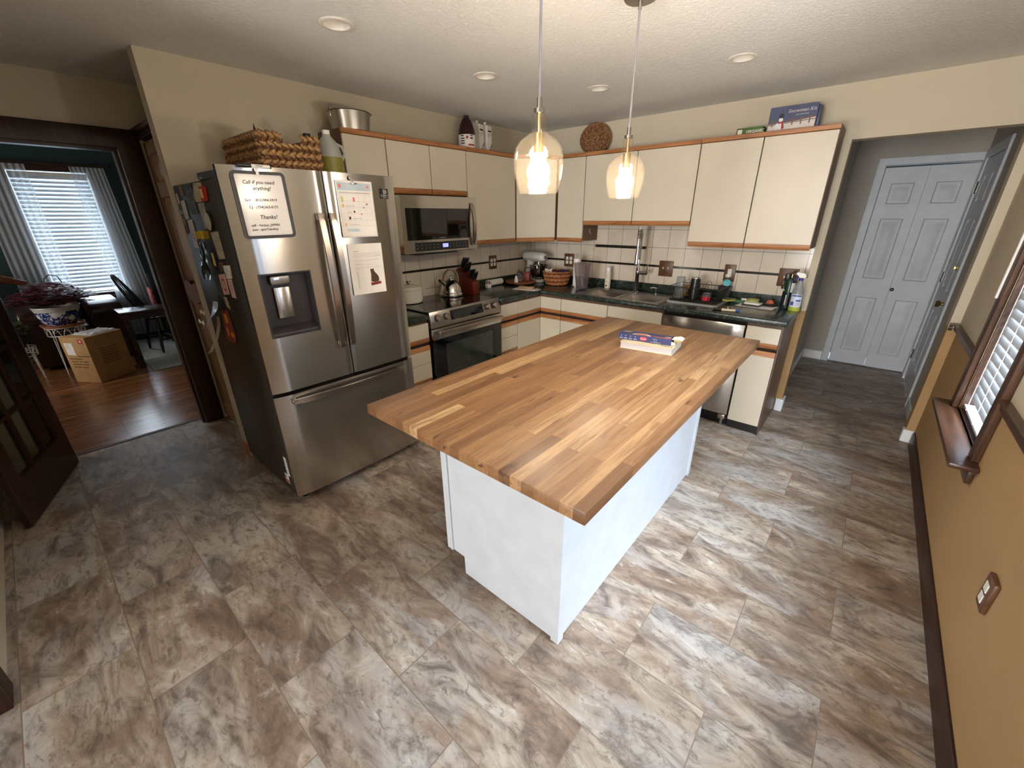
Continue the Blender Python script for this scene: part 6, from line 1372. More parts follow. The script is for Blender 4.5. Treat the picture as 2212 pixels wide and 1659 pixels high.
t = thing('mug', 'mustard yellow glass between the clear tumbler and the black cup', 'glass', (1.905, -0.205, ZD), world=True)
m_ = MB(M('mustard_glass', (150, 104, 22), 0.15, spec=0.6)); m_.lathe([(0.036, ZD), (0.037, ZD+0.01), (0.033, ZD+0.085), (0.030, ZD+0.090), (0, ZD+0.090)], (1.912, -0.205, 0), 24); m_.build('body', t)
t = thing('berry_glass', 'small clear jar with pink red base standing in the dish rack', 'jar', (2.125, -0.35, ZD), world=True)
m_ = MB(M('pink_red_plastic', (206, 52, 78), 0.3)); m_.lathe([(0.033, ZD), (0.034, ZD+0.004), (0.034, ZD+0.032), (0.0, ZD+0.033)], (2.127, -0.345, 0), 24); m_.build('lid', t)
m_ = MB(CLEARG); m_.lathe([(0.033, ZD+0.0335), (0.034, ZD+0.05), (0.031, ZD+0.060), (0, ZD+0.062)], (2.127, -0.345, 0), 24); m_.build('body', t)
t = thing('cutlery_caddy', 'black plastic cutlery caddy on the end of the dish rack', 'caddy', (2.195, -0.115, ZT), world=True)
m_ = MB(BLACK); a0, a1, b0, b1 = 2.155, 2.250, -0.140, -0.075; m_.solid([a0, a0+0.004, a1-0.004, a1], [b0, b0+0.004, b1-0.004, b1], lambda u, v: not isin(u, v, (a0+0.004, a1-0.004, b0+0.004, b1-0.004)), ZT+0.0175, ZT+0.125, 'xyz'); m_.box(a0+.0042, a1-.0042, b0+.0042, b1-.0042, ZT+0.0175, ZT+0.021); m_.build('body', t)
t = thing('dish_brush', 'round turquoise dish brush head standing in the black caddy', 'brush', (2.215, -0.107, ZT+0.022), world=True)
m_ = MB(M('turquoise', (72, 174, 184), 0.4)); m_.lathe([(0.0, 0.010), (0.028, 0.008), (0.033, 0.0), (0.028, -0.008), (0.0, -0.010)], (2.210, -0.108, ZT+0.150), 24, (0.2, -1, 0.25)); m_.tube([(2.213, -0.107, ZT+0.118), (2.216, -0.106, ZT+0.03)], 0.005, 8); m_.build('head', t)
t = thing('sponge', 'yellow sponge leaning on the corner of the drip tray', 'sponge', (2.268, -0.185, ZT+0.0165), rot=(0.0, 0.0, 1.1))
m_ = MB(M('sponge_yellow', (190, 178, 78), 0.9, bump=0.3, bscale=120)); m_.box(-0.05, 0.05, -0.026, 0.026, 0.001, 0.015, 0.003); m_.build('foam', t)
m_ = MB(M('sponge_green', (96, 110, 60), 0.9)); m_.box(-0.05, 0.05, -0.026, 0.026, 0.0152, 0.021, 0.001); m_.build('scourer', t)

# ------------------------------------------------------------------ right end of the counter
t = thing('paint_marker', 'thick white marker with black cap and blue end near counter edge', 'marker', (2.34, -0.545, ZT), rz=0.29)
m_ = MB(M('marker_cream', (230, 206, 178), 0.4)); m_.cyl((-0.030, 0, 0.0105), (0.066, 0, 0.0095), 0.010, 0.0085, 14); m_.build('barrel', t)
m_ = MB(BLACK); m_.cyl((-0.092, 0, 0.0115), (-0.0305, 0, 0.0115), 0.0112, None, 14); m_.build('cap', t)
m_ = MB(M('marker_blue', (40, 84, 160), 0.4)); m_.cyl((0.0665, 0, 0.0095), (0.095, 0, 0.0095), 0.0092, None, 14); m_.build('end_plug', t)
def pen(label, a, b, mat, r=0.004):
    m_ = MB(mat); m_.cyl((a[0], a[1], ZT+r+0.0005), (b[0], b[1], ZT+r+0.0005), r, None, 10); m_.use(BLACK); v = (Vector(b)-Vector(a)).normalized(); m_.cyl((b[0]+v.x*.0002, b[1]+v.y*.0002, ZT+r+0.0005), (b[0]+v.x*0.012, b[1]+v.y*0.012, ZT+r+0.0005), r*0.9, r*0.3, 10); return tag(m_.build('pen'), label, 'pen', 'pens beside the white marker')
pen('dark brown pen lying nearest the drip tray, above the white marker', (2.262, -0.515), (2.285, -0.435), M('pen_brown', (96, 60, 46), 0.4))
pen('reddish pen lying between the brown pen and the white pen', (2.283, -0.508), (2.308, -0.430), M('pen_red', (150, 92, 74), 0.4))
pen('white pen lying above the middle of the thick marker', (2.335, -0.470), (2.318, -0.400), PLASTW, 0.005)
pen('dark grey pen lying beside the white pen', (2.360, -0.470), (2.340, -0.400), GREY)
def sheetbox(name, label, cat, c, w, d, z0, h, rz, mat):
    t = MB(mat); t.box(-w/2, w/2, -d/2, d/2, 0, h, min(0.002, h*0.3), 1); o = t.build(name); o.location = (c[0], c[1], z0); o.rotation_euler = (0, 0, rz); return tag(o, label, cat)
sheetbox('paper_sheet', 'white sheet of paper lying flat at the right end of the counter', 'paper', (2.480, -0.190), 0.27, 0.17, ZT, 0.0012, -0.10, PAPER)
sheetbox('green_case', 'green plastic case lying by the upstand right of the dish rack', 'case', (2.325, -0.115), 0.10, 0.05, ZT+0.0013, 0.022, -0.05, M('case_green', (64, 118, 90), 0.35))
sheetbox('white_packet', 'black and white packet on the papers at the counter end', 'packet', (2.446, -0.205), 0.13, 0.075, ZT+0.0014, 0.014, -0.12, M('packet_dark', (60, 58, 60), 0.4))
sheetbox('white_card_box', 'flat white box lying on top of the dark packet', 'box', (2.456, -0.205), 0.115, 0.070, ZT+0.0158, 0.014, -0.15, PLASTW)
m_ = MB(M('tape_olive', (160, 164, 96), 0.4)); m_.lathe([(0.036, 0), (0.046, 0), (0.046, 0.018), (0.036, 0.018), (0.036, 0)], (2.440, -0.155, ZT+0.0302), 30, None, False, False); o = m_.build('tape_roll'); tag(o, 'olive roll of tape lying on the flat white box at the counter end', 'tape')
sheetbox('leaflet', 'folded white leaflet leaning on the green case', 'paper', (2.385, -0.085), 0.09, 0.03, ZT+0.0014, 0.034, 0.25, PAPER)
t = thing('headset', 'orange and black headset lying by the green gas cylinder', 'headset', (2.570, -0.135, ZT+0.0014), world=True)
z = ZT+0.0014
m_ = MB(BLACK); m_.tube([(2.505, -0.12, z+0.012), (2.520, -0.165, z+0.014), (2.565, -0.180, z+0.014), (2.600, -0.160, z+0.013), (2.603, -0.12, z+0.012), (2.575, -0.095, z+0.012)], 0.010, 10); m_.build('band', t)
m_ = MB(M('orange_foam', (188, 96, 62), 0.8)); m_.lathe([(0.0, z+0.0), (0.026, z+0.004), (0.030, z+0.024), (0.018, z+0.046), (0, z+0.050)], (2.560, -0.125, 0), 18); m_.build('pad', t)
CYG = M('cylinder_green', (18, 52, 40), 0.28)
t = thing('gas_cylinder', 'dark green gas cylinder with torch head in the counter corner', 'gas cylinder', (2.665, -0.145, ZT), world=True)
c = (2.668, -0.140, 0); m_ = MB(CYG); m_.lathe([(0.036, ZT), (0.038, ZT+0.004), (0.038, ZT+0.205), (0.030, ZT+0.228), (0.012, ZT+0.236)], c, 26); b = m_.build('body', t)
m_ = MB(M('cylinder_dark', (14, 30, 32), 0.3)); oncyl(m_, c, 0.0384, -3.2, 0.1, ZT+0.006, ZT+0.125, 12); m_.use(PAPER); oncyl(m_, c, 0.0384, -1.75, -1.62, ZT+0.03, ZT+0.11); oncyl(m_, c, 0.0384, -1.2, -0.35, ZT+0.130, ZT+0.200); oncyl(m_, c, 0.0384, -2.7, -2.3, ZT+0.135, ZT+0.150)
m_.use(GINK)
for k in range(6): oncyl(m_, c, 0.0388, -1.1, -0.45, ZT+0.138+0.010*k, ZT+0.141+0.010*k)
m_.build('label_print', b, 0)
m_ = MB(BRASS); m_.cyl((c[0], c[1], ZT+0.2365), (c[0], c[1], ZT+0.262), 0.009, None, 14); m_.tube([(c[0], c[1], ZT+0.262), (c[0]+0.004, c[1]-0.008, ZT+0.280), (c[0]+0.03, c[1]-0.012, ZT+0.286)], 0.006, 10); m_.build('torch_head', t)
m_ = MB(BLACK); m_.box(c[0]-0.044, c[0]-0.012, c[1]-0.02, c[1]+0.02, ZT+0.212, ZT+0.268, 0.006); m_.box(c[0]-0.052, c[0]-0.0385, c[1]-0.03, c[1]-0.012, ZT+0.15, ZT+0.215, 0.003); m_.build('trigger', t)
t = thing('spray_bottle', 'clear spray cleaner bottle with blue trigger at the counter end', 'spray bottle', (2.742, -0.145, ZT), world=True)
c = (2.735, -0.195, 0); SBG = glassy('bottle_clear', (232, 236, 240), 0.08, 1.4, opacity=0.35, body=(214, 218, 222))
m_ = MB(SBG); m_.lathe([(0.038, ZT+0.0305), (0.038, ZT+0.130), (0.034, ZT+0.160), (0.018, ZT+0.205), (0.013, ZT+0.225)], c, 26, None, False, False); b = m_.build('body', t)
m_ = MB(M('cleaner_yellow', (176, 186, 70), 0.2)); m_.lathe([(0.036, ZT), (0.038, ZT+0.005), (0.038, ZT+0.030), (0, ZT+0.0302)], c, 26); m_.build('liquid', t)
LBL = M('cleaner_label', (206, 212, 228), 0.5); m_ = MB(LBL); oncyl(m_, c, 0.0384, -2.5, -0.3, ZT+0.032, ZT+0.128, 10); m_.use(M('cleaner_blue', (60, 82, 150), 0.5)); oncyl(m_, c, 0.0388, -2.3, -0.5, ZT+0.112, ZT+0.122, 8); oncyl(m_, c, 0.0388, -2.35, -1.75, ZT+0.045, ZT+0.072, 4); oncyl(m_, c, 0.0388, -1.5, -0.6, ZT+0.075, ZT+0.088, 5)
m_.use(GINK)
for k in range(3): oncyl(m_, c, 0.0388, -1.5, -0.6, ZT+0.045+0.008*k, ZT+0.048+0.008*k, 5)
m_.build('label', b, 0)
TRB = M('trigger_blue', (52, 50, 130), 0.4); m_ = MB(TRB); m_.cyl((c[0], c[1], ZT+0.2255), (c[0], c[1], ZT+0.245), 0.015, None, 16); m_.tube([(c[0]-0.026, c[1]-0.004, ZT+0.266), (c[0]-0.030, c[1]-0.006, ZT+0.24), (c[0]-0.040, c[1]-0.008, ZT+0.22)], 0.006, 8); m_.build('trigger', t)
m_ = MB(PLASTW); m_.prism([(c[0]-0.042, ZT+0.262), (c[0]+0.034, ZT+0.255), (c[0]+0.030, ZT+0.246), (c[0]-0.012, ZT+0.2455), (c[0]-0.030, ZT+0.250), (c[0]-0.044, ZT+0.276), (c[0]+0.016, ZT+0.290)][:4] + [(c[0]-0.012, ZT+0.2452)] if False else [(c[0]-0.014, ZT+0.2455), (c[0]+0.026, ZT+0.2455), (c[0]+0.032, ZT+0.262), (c[0]+0.014, ZT+0.282), (c[0]-0.030, ZT+0.288), (c[0]-0.040, ZT+0.272), (c[0]-0.018, ZT+0.262)], c[1]-0.011, c[1]+0.011, 'y', 0.003, 1); m_.build('spray_head', t)

# ------------------------------------------------------------------ on the island
t = thing('hardcover_book', 'thick hardcover book with cream cover lying on the island', 'book', (2.27, -1.80, 0.9143), rz=math.radians(6.5))
W, D, T = 0.285, 0.205, 0.037
CV = M('cover_cream', (222, 206, 168), 0.45)
m_ = MB(CV); m_.box(-W/2, W/2, -D/2, D/2, 0.0, 0.003, 0.0008, 1); m_.box(-W/2, W/2, -D/2, D/2, T-0.003, T, 0.0008, 1); m_.box(-W/2, W/2, D/2-0.004, D/2, 0.0031, T-0.0031); m_.build('cover', t)
m_ = MB(M('page_edges', (214, 206, 206), 0.7, stretch=(1, 1, 60))); m_.box(-W/2+0.004, W/2-0.004, -D/2+0.004, D/2-0.0045, 0.0032, T-0.0032); m_.build('pages', t)
m_ = MB(M('cover_print', (96, 84, 74), 0.5)); rnd = random.Random(5)
for i in range(16): x = -0.06+i*0.0125; y = -0.045+0.006*rnd.random()-0.0022*i; w = 0.004+0.005*rnd.random(); h = 0.006+0.012*rnd.random(); m_.poly([(x, y, T+.0004), (x+w, y-h*.3, T+.0004), (x+w*1.3, y+h, T+.0004), (x, y+h*.7, T+.0004)])
m_.poly([(0.05, -0.03, T+.0003), (0.12, -0.045, T+.0003), (0.125, 0.03, T+.0003), (0.05, 0.03, T+.0003)]); m_.build('cover_art', t, 0)
t = thing('food_box', 'flattened dark blue food carton lying on the hardcover book', 'box', (2.245, -1.815, 0.9143+T+0.0008), rz=math.radians(8.5))
W2, D2, T2 = 0.288, 0.075, 0.034
BN = M('carton_navy', (44, 52, 102), 0.4); m_ = MB(BN)
m_.solid([-W2/2, W2/2], [-D2/2, D2/2], lambda u, v: True, 0.0, T2, 'xyz').soften(0.001, 1); b = m_.build('carton', t)
m_ = MB(PAPER); x = W2/2
m_.prism([(x+0.0005, T2-0.001), (x+0.036, T2+0.006), (x+0.055, T2-0.002), (x+0.053, T2-0.003), (x+0.036, T2+0.004), (x+0.0005, T2-0.0025)], -D2/2+0.004, D2/2-0.004, 'y'); m_.build('end_flap', b)
m_ = MB(PAPER); m_.prism([(x+0.0005, 0.003), (x+0.022, 0.006), (x+0.020, 0.018), (x+0.0005, 0.022)], -D2/2, -D2/2+0.0015, 'y'); m_.build('side_flap', b)
m_ = MB(GAP); m_.poly([(x+0.0006, -D2/2+0.003, 0.002), (x+0.0006, D2/2-0.003, 0.002), (x+0.0006, D2/2-0.003, T2-0.004), (x+0.0006, -D2/2+0.003, T2-0.004)]); m_.build('open_end', b, 0)  # dark sheet painted on the end for the shade inside the carton
Y = -D2/2-0.0006
OV = M('logo_red', (204, 48, 62), 0.4); m_ = MB(OV); m_.poly([(-0.005+0.020*math.cos(2*PI*i/20), Y, 0.017+0.011*math.sin(2*PI*i/20)) for i in range(20)]); m_.use(PAPER); m_.text('Barilla', 0.0125, (-0.0205, Y-0.0004, 0.0132), (1, 0, 0), (0, 0, 1), shear=0.15); m_.build('logo', b, 0, True)
WB = M('print_pale', (196, 200, 222), 0.5); m_ = MB(WB)
for k, u in enumerate((-0.128, -0.103, -0.076, -0.049)):
    m_.text('v', 0.016, (u-0.004, Y, 0.018), (1, 0, 0), (0, 0, 1)); m_.box(u-0.010, u+0.010, Y-.0002, Y, 0.006, 0.008); m_.box(u-0.008, u+0.008, Y-.0002, Y, 0.010, 0.0115)
m_.box(0.035, 0.09, Y-.0002, Y, 0.005, 0.0065); m_.text('N. 5', 0.010, (0.052, Y, 0.0095), (1, 0, 0), (0, 0, 1)); m_.box(0.046, 0.072, Y-.0002, Y, 0.022, 0.0235)
m_.build('print', b, 0)
Z = T2+0.0005; m_ = MB(M('print_cream', (226, 196, 160), 0.5)); m_.poly([(-0.018+0.052*math.cos(PI*i/16), -0.034+0.036*math.sin(PI*i/16), Z) for i in range(17)]); m_.use(M('print_orange2', (190, 96, 66), 0.5)); m_.poly([(-0.018+0.034*math.cos(PI*i/16), -0.032+0.024*math.sin(PI*i/16), Z+.0003) for i in range(17)])
m_.poly([(0.045, -0.034, Z), (0.135, -0.034, Z), (0.135, -0.020, Z), (0.05, -0.018, Z)]); m_.use(MATS['print_cream']); m_.poly([(0.105, -0.010, Z), (0.135, -0.010, Z), (0.135, 0.004, Z), (0.105, 0.0, Z)]); m_.use(M('print_olive', (120, 116, 96), 0.5)); m_.poly([(-0.13, 0.0, Z), (-0.085, -0.01, Z), (-0.08, 0.03, Z), (-0.13, 0.03, Z)]); m_.build('top_print', b, 0)
# ------------------------------------------------------------------ dining room through the doorway
XW = -4.6
w = bpy.data.objects.new('window_5', None); COL.objects.link(w); w.location = (XW, -3.42, 0.70); w['kind'] = 'structure'; OFF['window_5'] = Vector(w.location)
m_ = MB(DWOOD); m_.solid([-3.85, -3.76, -3.09, -3.00], [0.66, 0.70, 2.13, 2.22], lambda u, v: not isin(u, v, (-3.76, -3.09, 0.70, 2.13)), XW+0.0005, XW+0.022, 'yzx').soften(0.005, 1); m_.build('window_casing', w)
m_ = MB(DWOODY); m_.box(XW+0.0005, XW+0.06, -3.88, -2.97, 0.635, 0.659, 0.005); m_.build('window_sill', w)
m_ = MB(MATS['window_glass']); m_.box(XW-0.075, XW-0.070, -3.759, -3.091, 0.701, 2.129); m_.build('window_pane', w)
bl = thing('window_blind', 'white slatted blind glowing in the dining room window between sheer curtains', 'blind', (XW-0.03, -3.42, 0.71), world=True)
blind(bl, XW-0.030, 1, -3.752, -3.098, 2.122, 0.712, 0.046, 0.050, math.radians(-55), (-3.60, -3.25))
SHEER = glassy('sheer_fabric', (250, 252, 255), 0.5, 0.0, opacity=0.5, body=(236, 240, 244))
def curtain(label, y0, y1, zb, z1=2.19, flare=0.0):
    t = thing('sheer_curtain', label, 'curtain', (XW+0.07, (y0+y1)/2, zb), group='sheer curtains', world=True)
    m_ = MB(SHEER); n = 56; rows = 14; R = []
    for j in range(rows+1):
        k = j/rows; z = z1+(zb-z1)*k; R.append([m_.V((XW+0.085+0.010*math.sin(i*0.9+0.3*math.sin(k*5))*(0.6+0.5*k), (y0+(y1-y0)*i/n)+flare*k*(i/n if flare > 0 else 1-i/n), z)) for i in range(n+1)])
    for a, b in zip(R, R[1:]):
        for i in range(n): m_.F([a[i], a[i+1], b[i+1], b[i]])
    m_.build('panel', t, 70)
curtain('sheer white curtain on the far side of the dining room window, left panel', -4.02, -3.60, 0.62, flare=-0.04)
curtain('sheer white curtain on the side of the dining room window toward the wooden chair', -3.24, -2.93, 0.10, flare=0.10)
m_ = MB(DWOODY); m_.cyl((XW+0.085, -4.06, 2.207), (XW+0.085, -2.88, 2.207), 0.010, None, 12); 
for y in (-4.06, -2.88): m_.lathe([(0.0, -0.02), (0.018, -0.008), (0.018, 0.008), (0, 0.02)], (XW+0.085, y, 2.207), 12, (0, 1, 0))
tag(m_.build('curtain_rod'), 'dark curtain rod above the dining room window', 'curtain rod')
for y in (-4.03, -2.90): pass
# rug
m_ = MB(M('rug_grey', (150, 148, 140), 0.95, var=0.14, scale=60, bump=0.4, bscale=200)); m_.box(-4.55, -2.80, -3.33, -1.70, 0.0005, 0.012, 0.004); tag(m_.build('area_rug'), 'grey area rug under the dark wooden chair', 'rug')
# cardboard box
CARD = M('cardboard', (176, 136, 88), 0.75, var=0.05, scale=14)
cvx, cvy = -3.035, -3.933; ang = math.atan2(0.164, 0.257)
t = thing('cardboard_box', 'tall brown cardboard box with white shipping label on dining room floor', 'box', (cvx, cvy, 0.0008), rz=ang)
WX, DY, HZ = 0.305, 0.373, 0.490
m_ = MB(CARD); m_.box(0, WX, 0, DY, 0, HZ, 0.003); b = m_.build('carton', t)
m_ = MB(PAPER); m_.poly([(0.036, -0.0008, 0.300), (0.135, -0.0008, 0.300), (0.135, -0.0008, 0.430), (0.036, -0.0008, 0.430)]); m_.use(INK); m_.poly([(0.075, -0.0014, 0.415), (0.082, -0.0014, 0.415), (0.082, -0.0014, 0.422), (0.075, -0.0014, 0.422)]); m_.use(GINK)
for k in range(3): m_.poly([(0.048, -0.0014, 0.40-0.014*k), (0.082, -0.0014, 0.40-0.014*k), (0.082, -0.0014, 0.404-0.014*k), (0.048, -0.0014, 0.404-0.014*k)])
m_.build('shipping_label', b, 0)
m_ = MB(M('print_red', (188, 62, 44), 0.6)); m_.poly([(0.22, -0.0008, 0.425), (0.275, -0.0008, 0.425), (0.275, -0.0008, 0.475), (0.22, -0.0008, 0.475)]); m_.use(PAPER); m_.poly([(0.236, -0.0012, 0.455), (0.247, -0.0012, 0.462), (0.258, -0.0012, 0.455), (0.247, -0.0012, 0.436)]); m_.build('red_mark', b, 0)
m_ = MB(M('box_print', (96, 70, 46), 0.7))
for r, (z, segs) in enumerate(((0.285, [(0.15, 0.29)]), (0.255, [(0.04, 0.19)]), (0.225, [(0.05, 0.12), (0.15, 0.17), (0.19, 0.25)]), (0.195, [(0.05, 0.24)]), (0.165, [(0.05, 0.13), (0.15, 0.22)]))):
    for a, c_ in segs:
        x = a
        while x < c_: m_.poly([(x, -0.0008, z), (x+0.009, -0.0008, z), (x+0.009, -0.0008, z+0.012), (x, -0.0008, z+0.012)]); x += 0.0125
x = WX+0.0008
for k in range(7):
    y = 0.10
    while y < 0.27-0.012*(k % 3): m_.poly([(x, y, 0.34-0.026*k), (x, y+0.009, 0.34-0.026*k), (x, y+0.009, 0.351-0.026*k), (x, y, 0.351-0.026*k)]); y += 0.0125
m_.build('print', b, 0)
m_ = MB(CARD); m_.tube([(x, 0.235, 0.425), (x, 0.33, 0.425), (x, 0.33, 0.458), (x, 0.235, 0.458)], 0.0025, 5, True); m_.build('hand_hole', b)
t = thing('packing_paper', 'crumpled white plastic packaging on top of the cardboard box', 'packaging', (cvx, cvy, HZ+0.0012), rz=ang)
m_ = MB(translucent('packing_white', (226, 230, 236), 0.3)); n = 14; rnd = random.Random(11)
R = [[m_.V((0.04+0.24*i/n, 0.09+0.27*j/n, 0.0005+(0 if i in (0, n) or j in (0, n) else 0.006+0.016*rnd.random()))) for i in range(n+1)] for j in range(n+1)]
for a, b2 in zip(R, R[1:]):
    for i in range(n): m_.F([a[i], a[i+1], b2[i+1], b2[i]])
m_.build('sheet', t, 0)
# plant stand with planter
IRONW = M('white_wrought_iron', (214, 214, 208), 0.45)
def stand(label, cx_, cy_, r, h):
    t = thing('plant_stand', label, 'plant stand', (cx_, cy_, 0.0008))
    m_ = MB(IRONW)
    for z, rr in ((h, r), (h-0.085, r*0.98)): m_.tube([(rr*math.cos(2*PI*i/40), rr*math.sin(2*PI*i/40), z) for i in range(40)], 0.005, 6, True)
    m_.build('ring', t, 60)
    for k in range(4):
        a = PI/4+k*PI/2; m_ = MB(IRONW)
        for da in (-0.10, 0.10): m_.tube([(r*math.cos(a+da), r*math.sin(a+da), h), (r*0.98*math.cos(a+da*.8), r*0.98*math.sin(a+da*.8), h-0.10), (r*1.10*math.cos(a), r*1.10*math.sin(a), 0.003)], 0.0045, 6)
        m_.build('leg', t)
    m_ = MB(IRONW)
    for k in range(12):
        a = 2*PI*k/12; pts = [(r*math.cos(a+0.42*(i/8-0.5)), r*math.sin(a+0.42*(i/8-0.5)), h-0.085+0.075*math.sin(PI*i/8)) for i in range(9)]; m_.tube(pts, 0.0035, 5)
    m_.build('scrollwork', t, 60)
    m_ = MB(IRONW)
    for k in range(-2, 3): y = r*k/3; q = math.sqrt(r*r-y*y); m_.tube([(-q, y, h), (q, y, h)], 0.003, 5)
    m_.build('grid', t)
    return t
SPX, SPY = -3.52, -3.845
stand('white wrought iron plant stand holding the blue and white planter', SPX, SPY, 0.155, 0.515)
stand('lower white wrought iron plant stand in the shadow behind the french door', -3.55, -4.24, 0.13, 0.345)
t = thing('plant_saucer', 'terracotta saucer under the blue and white planter', 'saucer', (SPX, SPY, 0.522), world=True)
m_ = MB(M('terracotta', (156, 96, 64), 0.7)); m_.lathe([(0.13, 0.5215), (0.165, 0.5215), (0.178, 0.548), (0.172, 0.549), (0.158, 0.530), (0, 0.529)], (SPX, SPY, 0), 36); m_.build('dish', t)
def mat_delft():
    tt = NT('blue_white_glaze'); v = tt.coord(); vo = tt.n('ShaderNodeTexVoronoi'); vo.inputs['Scale'].default_value = 11.5; tt.l(v, vo.inputs['Vector'])
    n = tt.noise(v, 16, 2, 0.5, 3.0)
    c = tt.ramp(vo.outputs['Distance'], [(0.30, (212, 214, 214)), (0.36, (28, 44, 110)), (0.9, (24, 38, 100))])
    c = tt.mix(tt.ramp(n.outputs['Fac'], [(0.56, (0,0,0)), (0.60, (1,1,1))]), c, (206, 210, 214)); tt.base(c); tt.set(Roughness=0.15); return tt.m
t = thing('planter', 'blue and white patterned ceramic planter on the white iron stand', 'planter', (SPX, SPY, 0.531), world=True)
m_ = MB(mat_delft()); m_.lathe([(0.105, 0.531), (0.118, 0.540), (0.150, 0.585), (0.172, 0.645), (0.176, 0.690)], (SPX, SPY, 0), 40, None, True, False); m_.build('bowl', t)
m_ = MB(M('glaze_white', (206, 202, 192), 0.2)); m_.lathe([(0.1765, 0.6905), (0.185, 0.720), (0.192, 0.735), (0.190, 0.742), (0.180, 0.738), (0.165, 0.70)], (SPX, SPY, 0), 40, None, False, False); m_.build('rim', t)
m_ = MB(M('potting_soil', (44, 32, 24), 0.95)); m_.lathe([(0.166, 0.702), (0, 0.712)], (SPX, SPY, 0), 30, None, False, False); m_.build('soil', t)
def leafy(name, label, c, z, R0, hh, nst, mats, leafsize, droop, seed, cat='plant'):
    rnd = random.Random(seed); t = thing(name, label, cat, (c[0], c[1], z), world=True)
    ml = MB(*mats); ms = MB(M('plant_stem', (90, 50, 44), 0.6))
    for i in range(nst):
        a = rnd.random()*2*PI; rr = R0*math.sqrt(rnd.random()); h = hh*(0.5+0.6*rnd.random())*(1-0.45*rr/R0)
        b = Vector((c[0]+0.25*rr*math.cos(a), c[1]+0.25*rr*math.sin(a), z)); tip = Vector((c[0]+rr*math.cos(a), c[1]+rr*math.sin(a), z+h-droop*rr/R0))
        mid = (b+tip)/2+Vector((0, 0, 0.35*h)); ms.tube([b, mid, tip], 0.0016, 4)
        for k in range(3):
            th = a+2*PI*k/3+rnd.random()*0.5; d = Vector((math.cos(th), math.sin(th), -0.15+0.35*rnd.random())).normalized(); s_ = d.cross(Vector((0, 0, 1))).normalized(); L = leafsize*(0.7+0.6*rnd.random())
            ml.cur = rnd.randrange(len(mats)); nn = s_.cross(d)
            p = [tip, tip+d*L*0.55+s_*L*0.42+nn*L*0.08, tip+d*L, tip+d*L*0.55-s_*L*0.42+nn*L*0.08]
            va, vb, vc, vd = [ml.V(q) for q in p]; ml.F([va, vb, vc]); ml.F([va, vc, vd])
    ms.build('stems', t, 60); ml.build('leaves', t, 0, True)
LV = [translucent('purple_leaf', (96, 36, 56), 0.25, 0.4), translucent('purple_leaf_bright', (140, 58, 76), 0.3, 0.4), translucent('purple_leaf_dark', (58, 24, 40), 0.2, 0.4)]
leafy('oxalis_plant', 'dark purple leafed plant spreading over the blue and white planter', (SPX, SPY), 0.745, 0.33, 0.26, 220, LV, 0.066, 0.05, 4)
LG = [translucent('green_leaf', (86, 98, 56), 0.25, 0.5), translucent('green_leaf_pale', (120, 126, 78), 0.3, 0.5)]
t = thing('plant_pot', 'dark small pot on the lower plant stand', 'pot', (-3.55, -4.24, 0.352), world=True)
m_ = MB(M('pot_dark', (40, 34, 30), 0.6)); m_.lathe([(0.07, 0.352), (0.095, 0.46), (0.10, 0.465), (0.09, 0.455), (0, 0.45)], (-3.55, -4.24, 0), 24); m_.build('pot', t)
leafy('trailing_plant', 'pale green trailing plant in the dark pot beside the french door', (-3.55, -4.24), 0.470, 0.14, 0.20, 90, LG, 0.045, 0.03, 9)
# sofa
LEA = M('dark_brown_leather', (44, 24, 20), 0.3, var=0.1, scale=8)
t = thing('leather_armchair', 'dark brown leather armchair under the dining room window', 'armchair', (-4.05, -3.7, 0), world=True)
for y0, y1 in ((-3.60, -3.30), (-4.16, -3.96)):
    m_ = MB(LEA); m_.prism([(-4.40, 0.03), (-3.72, 0.03), (-3.72, 0.52), (-3.70, 0.60), (-3.74, 0.67), (-3.84, 0.705), (-4.32, 0.705), (-4.40, 0.66)], y0, y1, 'y', 0.03, 3); m_.build('arm', t)
m_ = MB(LEA); m_.box(-4.40, -3.73, -3.958, -3.602, 0.03, 0.30, 0.02); m_.build('base', t)
m_ = MB(LEA); m_.box(-4.20, -3.70, -3.955, -3.605, 0.302, 0.46, 0.05, 4); m_.build('seat_cushion', t)
m_ = MB(LEA); m_.prism([(-4.42, 0.302), (-4.205, 0.302), (-4.24, 0.86), (-4.34, 0.90), (-4.44, 0.86)], -3.955, -3.605, 'y', 0.04, 3); m_.build('back_cushion', t)
t = thing('throw_cushion', 'maroon bag shaped cushion with strap loop on the armchair behind the plant', 'cushion', (-4.12, -3.72, 0.60), world=True)
m_ = MB(M('maroon_fabric', (72, 38, 50), 0.8)); m_.prism([(-3.92, 0.725), (-3.56, 0.725), (-3.58, 0.80), (-3.70, 0.90), (-3.82, 0.94), (-3.94, 0.87)], -4.17, -4.05, 'x', 0.03, 3); m_.build('body', t)
m_ = MB(M('strap_dark', (40, 26, 30), 0.6)); m_.tube([(-4.12, -3.70, 0.91), (-4.12, -3.72, 0.99), (-4.12, -3.78, 1.01), (-4.12, -3.83, 0.97), (-4.12, -3.84, 0.93)], 0.006, 6); m_.build('strap', t)
t = thing('rocking_chair', 'glossy brown curved wooden rocking chair behind the purple plant', 'chair', (-4.2, -4.5, 0), world=True)
RW = wood('rocker_wood', (70, 38, 22), (104, 62, 36), (128, 82, 50), 'y', 0.2)
m_ = MB(RW); m_.tube([(-4.28, -4.66, 0.99), (-4.27, -4.40, 1.01), (-4.28, -4.14, 0.985), (-4.32, -3.98, 0.92), (-4.34, -3.90, 0.93)][:4], [0.05, 0.055, 0.05, 0.03], 12); m_.build('top_rail', t)
